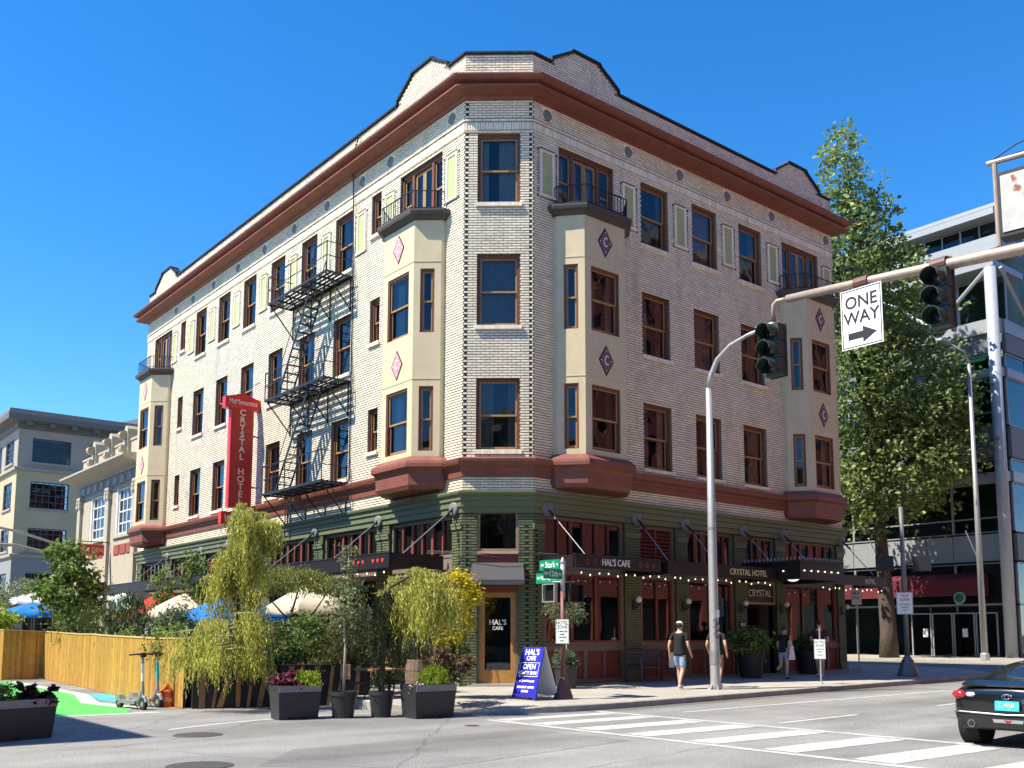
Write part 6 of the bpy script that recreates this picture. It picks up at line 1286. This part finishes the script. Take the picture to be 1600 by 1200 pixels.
# ------------------------------------------------------------------ people
def skinned(name, verts, edges, radii, m, parent, sub=2, root=0):
    me = bpy.data.meshes.new(name); me.from_pydata(verts, edges, []); o = bpy.data.objects.new(name, me); C.objects.link(o)
    md = o.modifiers.new('skin', 'SKIN'); md.use_smooth_shade = True
    sv = me.skin_vertices[0].data if me.skin_vertices else None
    for i, r in enumerate(radii): sv[i].radius = (r, r) if not isinstance(r, tuple) else r
    for i in range(len(verts)): sv[i].use_root = (i == root)
    sb = o.modifiers.new('sub', 'SUBSURF'); sb.levels = sub; sb.render_levels = sub
    dg = bpy.context.evaluated_depsgraph_get(); nm = bpy.data.meshes.new_from_object(o.evaluated_get(dg)); bpy.data.objects.remove(o); bpy.data.meshes.remove(me)
    nm.materials.clear(); nm.materials.append(m); return link(name, nm, parent)
m_skin = mat('skin', (.50,.30,.21), .5, var=.06, scale=10); m_blackt = mat('black_cotton', (.012,.012,.014), .9, var=.1); m_denim = mat('light_denim', (.22,.32,.46), .85, var=.12, scale=20); m_khaki = mat('khaki_cotton', (.24,.19,.12), .85); m_shoe = mat('pale_trainer', (.55,.52,.48), .7); m_hair = mat('dark_hair', (.03,.02,.015), .6); m_cap = mat('white_cap', (.62,.62,.62), .8)
def person(label, loc, rz, H, top, bot, shoe, pose, hair=None, cap=None, sleeve=.62, female=False):
    """faces local +x; pose: hip/knee/ankle swing and arm points for left (+y) and right (-y)"""
    o = thing('person', label, 'person', loc, rz); s = H/1.78; sw = .17 if female else .20
    V = []; E = []; Rr = []; idx = {}
    def v(n, p, r, prev=None):
        idx[n] = len(V); V.append(tuple(c*s for c in p)); Rr.append(r*s if not isinstance(r, tuple) else tuple(q*s for q in r))
        if prev: E.append((idx[prev], idx[n]))
    lean = pose.get('lean', 0)
    v('pelvis', (0,0,.94), (.115,.15)); v('waist', (lean*.3,0,1.10), (.10,.125), 'pelvis'); v('chest', (lean*.7,0,1.32), (.115,.155), 'waist'); v('neckb', (lean,0,1.46), .07, 'chest'); v('neck', (lean+.015,0,1.53), .052, 'neckb')
    v('chin', (lean+.03,0,1.60), (.068,.062), 'neck'); v('head', (lean+.025,0,1.68), (.092,.078), 'chin'); v('crown', (lean+.01,0,1.755), (.06,.055), 'head')
    for sd, y in (('l',1),('r',-1)):
        P = pose[sd]
        v('hip'+sd, (0,y*.09,.90), .095, 'pelvis'); v('thigh'+sd, ((P['knee'][0])*.5,y*.095,.70), .078, 'hip'+sd); v('knee'+sd, (P['knee'][0],y*.095,P['knee'][1]), .058, 'thigh'+sd)
        v('calf'+sd, ((P['knee'][0]*.6+P['ank'][0]*.4)-.02,y*.095,P['knee'][1]*.62+P['ank'][1]*.38), .055, 'knee'+sd); v('ank'+sd, (P['ank'][0],y*.095,P['ank'][1]), .036, 'calf'+sd); v('toe'+sd, (P['ank'][0]+.15,y*.11,P['ank'][1]-.045), .034, 'ank'+sd)
        v('sh'+sd, (lean*.95,y*sw,1.43), .058, 'neckb'); v('elb'+sd, (P['elb'][0],y*P['elb'][1],P['elb'][2]), .042, 'sh'+sd); v('wri'+sd, (P['wri'][0],y*P['wri'][1],P['wri'][2]), .028, 'elb'+sd); 
        d = Vector(P['wri'])-Vector(P['elb']); d.normalize(); w = Vector(P['wri']); 
        v('palm'+sd, (w.x+d.x*.06, y*(w.y+d.y*.06), w.z+d.z*.06), (.034,.02), 'wri'+sd)
        for k, (off, ln) in enumerate(((-.024,.075),(-.008,.085),(.008,.082),(.024,.065))):
            v('f%d%s' % (k, sd), (w.x+d.x*(.06+ln)+off, y*(w.y+d.y*.13), w.z+d.z*(.06+ln)), .0085, 'palm'+sd)
        v('th'+sd, (w.x+d.x*.08+.045, y*(w.y-.01), w.z+d.z*.07), .010, 'palm'+sd)
    skinned('body', V, E, Rr, m_skin, o)
    def shell(name, names, links, m, grow, root=0):
        vs = [V[idx[n]] for n in names]; rs = [tuple(q*1.0+grow for q in Rr[idx[n]]) if isinstance(Rr[idx[n]], tuple) else Rr[idx[n]]+grow for n in names]
        return skinned(name, vs, links, rs, m, o)
    # shirt with sleeves ending above the elbow
    def mixp(a, b, f): return tuple(V[idx[a]][i]*(1-f)+V[idx[b]][i]*f for i in range(3))
    vs = [mixp('pelvis','waist',-.55),mixp('pelvis','waist',.1),V[idx['waist']],V[idx['chest']],mixp('chest','neckb',.9)]; rs = [(.168*s,.205*s),(.155*s,.188*s),(.13*s,.155*s),(.13*s,.172*s),(.085*s,.09*s)]; es = [(0,1),(1,2),(2,3),(3,4)]
    for sd in 'lr':
        k = len(vs); vs += [V[idx['sh'+sd]], mixp('sh'+sd,'elb'+sd,sleeve)]; rs += [.072*s,.064*s]; es += [(4,k),(k,k+1)]
    skinned('shirt', vs, es, rs, top, o)
    vs = [mixp('pelvis','waist',.35),V[idx['pelvis']]]; rs = [(.115*s,.15*s),(.125*s,.16*s)]; es = [(0,1)]
    for sd in 'lr':
        k = len(vs); vs += [V[idx['hip'+sd]],V[idx['thigh'+sd]],mixp('thigh'+sd,'knee'+sd,.15 if female else .75)]; rs += [.108*s,.095*s,.088*s]; es += [(1,k),(k,k+1),(k+1,k+2)]
    skinned('shorts', vs, es, rs, bot, o)
    for sd in 'lr':
        a = Vector(V[idx['ank'+sd]]); t = Vector(V[idx['toe'+sd]]); skinned('shoe', [tuple(a+Vector((-.05,0,-.045*s))), tuple((a+t)/2+Vector((0,0,-.012))), tuple(t+Vector((.02,0,0)))], [(0,1),(1,2)], [.046*s,.05*s,.042*s], shoe, o)
    h = Vector(V[idx['head']]); hb = MB()
    if hair: hb.lathe([(.03,-.07),(.085,-.05),(.098,.0),(.092,.055),(.06,.09),(.0,.105)], (h.x-.012,h.y,h.z+.01), 14, sx=1.02, sy=.9); hb.build('hair', hair, o, smooth=True)
    if cap:
        hb = MB(); hb.lathe([(.098,.02),(.10,.05),(.085,.095),(.04,.12),(.0,.125)], (h.x,h.y,h.z), 14, sx=1.04, sy=.92); hb.add([(h.x+.08,-.06,h.z+.03),(h.x+.19,-.045,h.z+.015),(h.x+.19,.045,h.z+.015),(h.x+.08,.06,h.z+.03)], [(0,1,2,3)]); hb.build('cap', cap, o, smooth=True)
    fc = MB()
    for y in (-.032,.032): fc.lathe([(.0,-.008),(.009,0),(.0,.008)], (h.x+.088,y,h.z+.005), 6)
    fc.build('eyes', m_ink, o); fc = MB(); fc.add([(h.x+.088,-.012,h.z-.035),(h.x+.088,.012,h.z-.035),(h.x+.112,0,h.z-.03),(h.x+.09,0,h.z+.012)], [(0,1,2),(0,2,3),(1,3,2)]); fc.build('nose', m_skin, o); fc = MB(); fc.box(h.x+.078,h.x+.09,-.024,.024,h.z-.062,h.z-.054); fc.build('mouth', mat('lip', (.30,.11,.09), .5), o)
    for y in (-1,1): fc = MB(); fc.lathe([(.0,-.03),(.014,-.015),(.016,.01),(.0,.03)], (h.x,y*.078,h.z-.005), 6, sy=.5); fc.build('ear', m_skin, o)
    return o
walk = {'l': {'knee': (.16,.50), 'ank': (.20,.085), 'elb': (-.08,.27,1.16), 'wri': (-.02,.28,.92)}, 'r': {'knee': (-.04,.49), 'ank': (-.26,.13), 'elb': (-.02,.26,1.15), 'wri': (.12,.27,.93)}}
x, y = 4.17, -2.9; person('person in black tee, pale denim shorts and white cap walking past the bench', (x,y,swz(x,y)), .30, 1.78, m_blackt, m_denim, m_shoe, walk, m_hair, m_cap)
walk2 = {'l': {'knee': (.14,.50), 'ank': (.15,.085), 'elb': (-.05,.27,1.16), 'wri': (.1,.26,.95)}, 'r': {'knee': (.02,.49), 'ank': (-.12,.09), 'elb': (-.1,.28,1.17), 'wri': (-.02,.29,.94)}}
x, y = 5.47, -3.10; person('person in black tee and khaki shorts half hidden behind the lamp post', (x,y,swz(x,y)), .35, 1.76, m_blackt, m_khaki, m_shoe, walk2, m_hair)
wom = {'lean': .10, 'l': {'knee': (.02,.48), 'ank': (-.30,.32), 'elb': (.05,.22,1.13), 'wri': (.14,.2,.93)}, 'r': {'knee': (.06,.48), 'ank': (.02,.085), 'elb': (-.02,.22,1.14), 'wri': (-.02,.22,.92)}}
x, y = 9.85, -2.15; pw = person('person in dark top and denim shorts carrying a white tote bag', (x,y,swz(x,y)), .2, 1.64, m_blackt, m_denim, mat('dark_shoe', (.02,.02,.02), .6), wom, m_hair, female=True)
tb = thing('tote_bag', 'white tote bag hanging from the shoulder near the entrance', 'bag', (x,y,swz(x,y)), .2); b = MB(); b.add([(-.10,-.30,.60),(.20,-.30,.60),(.23,-.22,.60),(-.13,-.22,.60),(-.02,-.28,1.02),(.12,-.28,1.02),(.12,-.25,1.02),(-.02,-.25,1.02)], [(3,2,1,0),(0,1,5,4),(1,2,6,5),(2,3,7,6),(3,0,4,7),(4,5,6,7)]); b.build('bag', mat('white_canvas_bag', (.68,.66,.62), .85), tb); b = MB(); b.tube([(0,-.265,1.0),(.03,-.22,1.32),(.1,-.265,1.0)], .012, 5); b.build('strap', MATS['white_canvas_bag'], tb)
stand = {'l': {'knee': (.08,.49), 'ank': (.12,.085), 'elb': (.02,.27,1.14), 'wri': (.26,.14,1.16)}, 'r': {'knee': (.0,.49), 'ank': (-.16,.1), 'elb': (.03,.27,1.14), 'wri': (.26,.12,1.14)}}
x, y = 11.75, -2.2; person('person in dark patterned tee holding papers right of the entrance', (x,y,swz(x,y)), math.pi+.35, 1.80, mat('dark_pattern_tee', (.06,.02,.025), .9, var=.8, scale=30), mat('grey_shorts', (.12,.12,.13), .85), m_shoe, stand, m_hair)
pp = MB(); pp.add([(-.10,-.08,1.18),(.10,-.08,1.16),(.10,.08,1.19),(-.10,.08,1.20),(-.10,-.08,1.19),(.10,-.08,1.17),(.10,.08,1.2),(-.10,.08,1.21)], [(3,2,1,0),(4,5,6,7),(0,1,5,4),(1,2,6,5),(2,3,7,6),(3,0,4,7)]); tag(pp.build('papers', m_sgn, None, loc=(x-.42,y-.12,swz(x,y))), 'white papers held in front of the dark patterned tee', 'papers')
# ------------------------------------------------------------------ car
m_carp = mat('black_car_paint', (.004,.0045,.006), .16, var=0, coat=1.0, spec=.5); m_carg = mat('dark_car_glass', (.012,.016,.024), .03, var=0, spec=.7); m_tyre = mat('tyre_rubber', (.018,.018,.018), .85); m_rimm = mat('alloy_rim', (.35,.35,.36), .3, .8); m_diff = mat('grey_diffuser', (.014,.014,.014), .6); m_chrome = mat('chrome', (.7,.7,.72), .12, 1.0, var=0)
car = thing('car', 'black sports coupe seen from behind at the right edge', 'car', (-1.05,-13.72,gnd(-1)), .06)     # heading +x, rear at local x=0
ST = [ # x, half width, sill z, waist z, top z, top half width
 (0.00,.70,.34,.72,.80,.55),(.06,.80,.30,.78,.90,.62),(.22,.87,.26,.80,.955,.66),(.50,.89,.24,.80,.985,.66),(.85,.89,.22,.79,1.10,.62),(1.25,.885,.20,.78,1.235,.56),(1.65,.88,.20,.77,1.285,.54),(2.05,.88,.20,.77,1.26,.55),(2.45,.88,.21,.77,1.14,.60),(2.85,.88,.22,.76,.96,.66),(3.3,.87,.23,.72,.86,.66),(3.8,.84,.25,.66,.78,.60),(4.1,.76,.28,.58,.68,.5),(4.2,.62,.32,.50,.56,.42)]
def ring(s):
    x, hw, zs_, zw, zt, tw = s
    half = [(0,zs_),(hw*.80,zs_),(hw*.95,zs_+.05),(hw,zs_+(zw-zs_)*.45),(hw*.985,zw),(hw*.93,zw+.045),(tw+(hw*.93-tw)*.28,zw+(zt-zw)*.72),(tw*.82,zt-.012),(0,zt+.015)]
    return [(x,y,z) for y, z in half]+[(x,-y,z) for y, z in reversed(half[1:-1])]
rg = [ring(s) for s in ST]; n = len(rg[0]); vs = [p for r in rg for p in r]; fs = []; gl = []
for i in range(len(rg)-1):
    for k in range(n):
        f = (i*n+k, i*n+(k+1) % n, (i+1)*n+(k+1) % n, (i+1)*n+k); fs.append(f)
fs += [tuple(reversed(range(n))), tuple(range((len(rg)-1)*n, len(rg)*n))]
me = bpy.data.meshes.new('body'); me.from_pydata(vs, [], fs); me.materials.append(m_carp); me.materials.append(m_carg)
for p in me.polygons:
    i, k = p.vertices[0]//n, p.vertices[0] % n
    c = p.center
    if (c.z > .93 and 0.55 < c.x < 1.3 and abs(c.y) < .56) or (2.15 < c.x < 2.9 and c.z > .93) or (c.z > .86 and c.z < 1.17 and .9 < c.x < 2.5 and abs(c.y) > .56): p.material_index = 1
tmp = bpy.data.objects.new('t', me); C.objects.link(tmp); md = tmp.modifiers.new('s', 'SUBSURF'); md.levels = 2; md.render_levels = 2; dg = bpy.context.evaluated_depsgraph_get(); nm = bpy.data.meshes.new_from_object(tmp.evaluated_get(dg)); bpy.data.objects.remove(tmp); nm.shade_smooth(); link('body', nm, car)
for wx in (.72, 3.32):
    for sy in (-1, 1):
        b = MB(); b.tube([(wx,sy*.62,.31),(wx,sy*.84,.31)], .312, 28); t = b.build('wheel', m_tyre, car, smooth=False); b = MB(); b.tube([(wx,sy*.845,.31),(wx,sy*.85,.31)], .21, 20); b.build('rim', m_rimm, t)
        b = MB(); b.tube([(wx,sy*.6,.33),(wx,sy*.895,.33)], .36, 28); b.build('wheel_arch', m_hole, t)
b = MB(); b.add([(-.02,-.55,.30),(-.02,.55,.30),(-.03,.70,.48),(-.03,-.70,.48),(.12,.76,.26),(.12,-.76,.26),(.06,.80,.5),(.06,-.80,.5)], [(0,1,2,3),(1,4,6,2),(0,3,7,5),(0,5,4,1)]); b.build('diffuser', m_diff, car)
b = MB(); b.tube([(.04,.795,.50),(-.03,.70,.52),(-.045,0,.50),(-.03,-.70,.52),(.04,-.795,.50)], .012, 6); b.build('chrome_strip', m_chrome, car)
for sy in (-1, 1):
    b = MB(); b.lathe([(.0,-.075),(.085,-.05),(.12,0),(.085,.05),(.0,.075)], (.06,sy*.71,.765), 14, sx=.62, sy=1.05); tl = b.build('tail_light', mat('red_lens', (.36,.008,.008), .15, coat=1), car, smooth=True)
    b = MB(); b.lathe([(.0,-.035),(.05,-.03),(.07,0),(.05,.03),(.0,.035)], (.03,sy*.54,.775), 12, sx=.5, sy=1.1); b.build('reverse_lens', mat('clear_lens', (.6,.6,.6), .2), tl)
    b = MB(); b.tube([(.1,sy*.52,.36),(-.05,sy*.52,.35)], .055, 14); b.build('exhaust_tip', m_chrome, car); b = MB(); b.tube([(-.052,sy*.52,.35),(-.056,sy*.52,.35)], .046, 12); b.build('exhaust_bore', m_hole, car)
b = MB(); b.add([(-.055,-.17,.56),(-.055,.17,.56),(-.04,.17,.70),(-.04,-.17,.70)], [(0,1,2,3)]); pl_ = b.build('licence_plate', mat('teal_plate', (.05,.45,.50), .4, var=.25, scale=14), car, fix=False); lettering('L 4R8', .09, m_gold, pl_, (-.056,0,.635), NX, depth=.001, bold=.002)
b = MB(); b.tube([(-.035+.0*math.cos(a*.524), .07*math.cos(a*.524), .76+.04*math.sin(a*.524)) for a in range(13)], .007, 5); b.tube([(-.036,.035*math.cos(a*.524),.765+.03*math.sin(a*.524)) for a in range(13)], .005, 5); b.build('badge', m_chrome, car)
b = MB(); b.add([(-.03,-.20,.38),(-.03,.20,.38),(-.032,.22,.43),(-.032,-.22,.43)], [(0,1,2,3)]); b.build('lower_insert', mat('silver_insert', (.4,.4,.4), .3, .5), car, fix=False); b = MB(); b.add([(-.036,-.06,.42),(-.036,.06,.42),(-.036,.0,.365)], [(0,1,2)]); b.build('fog_lens', MATS['red_lens'], car, fix=False)
b = MB(); b.add([(.02,-.66,.93),(.02,.66,.93),(.20,.64,.985),(.20,-.64,.985),(.03,-.66,.90),(.03,.66,.90)], [(0,1,2,3),(0,4,5,1)]); b.build('spoiler', m_carp, car, fix=False)
# ------------------------------------------------------------------ scooters, traffic cone
m_scg = mat('scooter_grey', (.30,.31,.32), .4, .4, var=.1); m_sct = mat('scooter_teal', (.02,.38,.45), .4)
def scooter(label, front, rear, stripe):
    f, r = Vector((*front, gnd(-8))), Vector((*rear, gnd(-8))); d = f-r; L_ = d.length; o = thing('scooter', label, 'scooter', r, math.atan2(d.y, d.x), 'rental scooters parked by the bamboo fence')
    for x in (0, L_):
        b = MB(); b.tube([(x,-.035,.125),(x,.035,.125)], .125, 20); w = b.build('wheel', m_tyre, o); b = MB(); b.tube([(x,-.04,.125),(x,.04,.125)], .06, 12); b.build('hub', m_scg, w)
    b = MB(); b.box(.10,L_-.24,-.09,.09,.12,.19); b.build('deck', m_scg, o); b = MB(); b.add([(-.13,-.05,.14),(.14,-.08,.18),(.14,.08,.18),(-.13,.05,.14),(-.08,-.05,.29),(.06,-.06,.29),(.06,.06,.29),(-.08,.05,.29)], [(4,5,6,7),(0,1,5,4),(1,2,6,5),(2,3,7,6),(3,0,4,7)]); b.build('rear_guard', m_scg, o)
    b = MB(); b.tube([(L_-.26,0,.15),(L_-.14,0,.26),(L_-.06,0,.42)], [.06,.055,.045], 8); b.build('neck', m_scg, o); b = MB(); b.tube([(L_,0,.16),(L_-.05,0,.36),(L_-.12,0,1.18)], .032, 8); b.build('stem', m_scg, o); b = MB(); b.tube([(L_-.075,0,.62),(L_-.105,0,1.0)], .036, 8); b.build('stem_label', stripe, o)
    b = MB(); b.tube([(L_-.20,.28,1.19),(L_-.13,.12,1.21),(L_-.12,0,1.2),(L_-.13,-.12,1.21),(L_-.20,-.28,1.19)], .018, 7); b.build('handlebar', m_black, o); b = MB(); b.box(L_-.15,L_-.06,-.05,.05,1.14,1.24); b.build('display', m_black, o); b = MB(); b.tube([(L_+.12,0,.17),(L_+.06,0,.27),(L_-.04,0,.29)], .04, 6); b.build('front_guard', m_scg, o)
    b = MB(); b.tube([(L_*.45,.08,.14),(L_*.42,.2,.0)], .01, 5); b.build('kickstand', m_black, o)
scooter('grey scooter with white stem label in front of the bamboo fence', (-8.45,1.45), (-8.62,2.5), m_sgn); scooter('grey scooter with teal stem label behind the other one', (-7.93,2.0), (-8.15,3.05), m_sct)
m_orange = mat('orange_plastic', (.62,.12,.02), .5, var=.15)
cn = thing('traffic_cone', 'crumpled orange traffic cone slumped against the bamboo fence', 'traffic cone', (-7.72,2.1,gnd(-8)), .4); b = MB(); b.box(-.17,.17,-.17,.17,0,.03); b.build('base', m_orange, cn); b = MB(); b.lathe([(.14,.03),(.15,.2),(.12,.3),(.16,.36),(.09,.42),(.05,.5),(.03,.54)], (0,0,0), 12); b.build('cone', m_orange, cn); b = MB(); b.lathe([(.152,.12),(.158,.2)], (0,0,0), 12); b.build('band', mat('faded_orange_band', (.7,.3,.14), .5), cn)
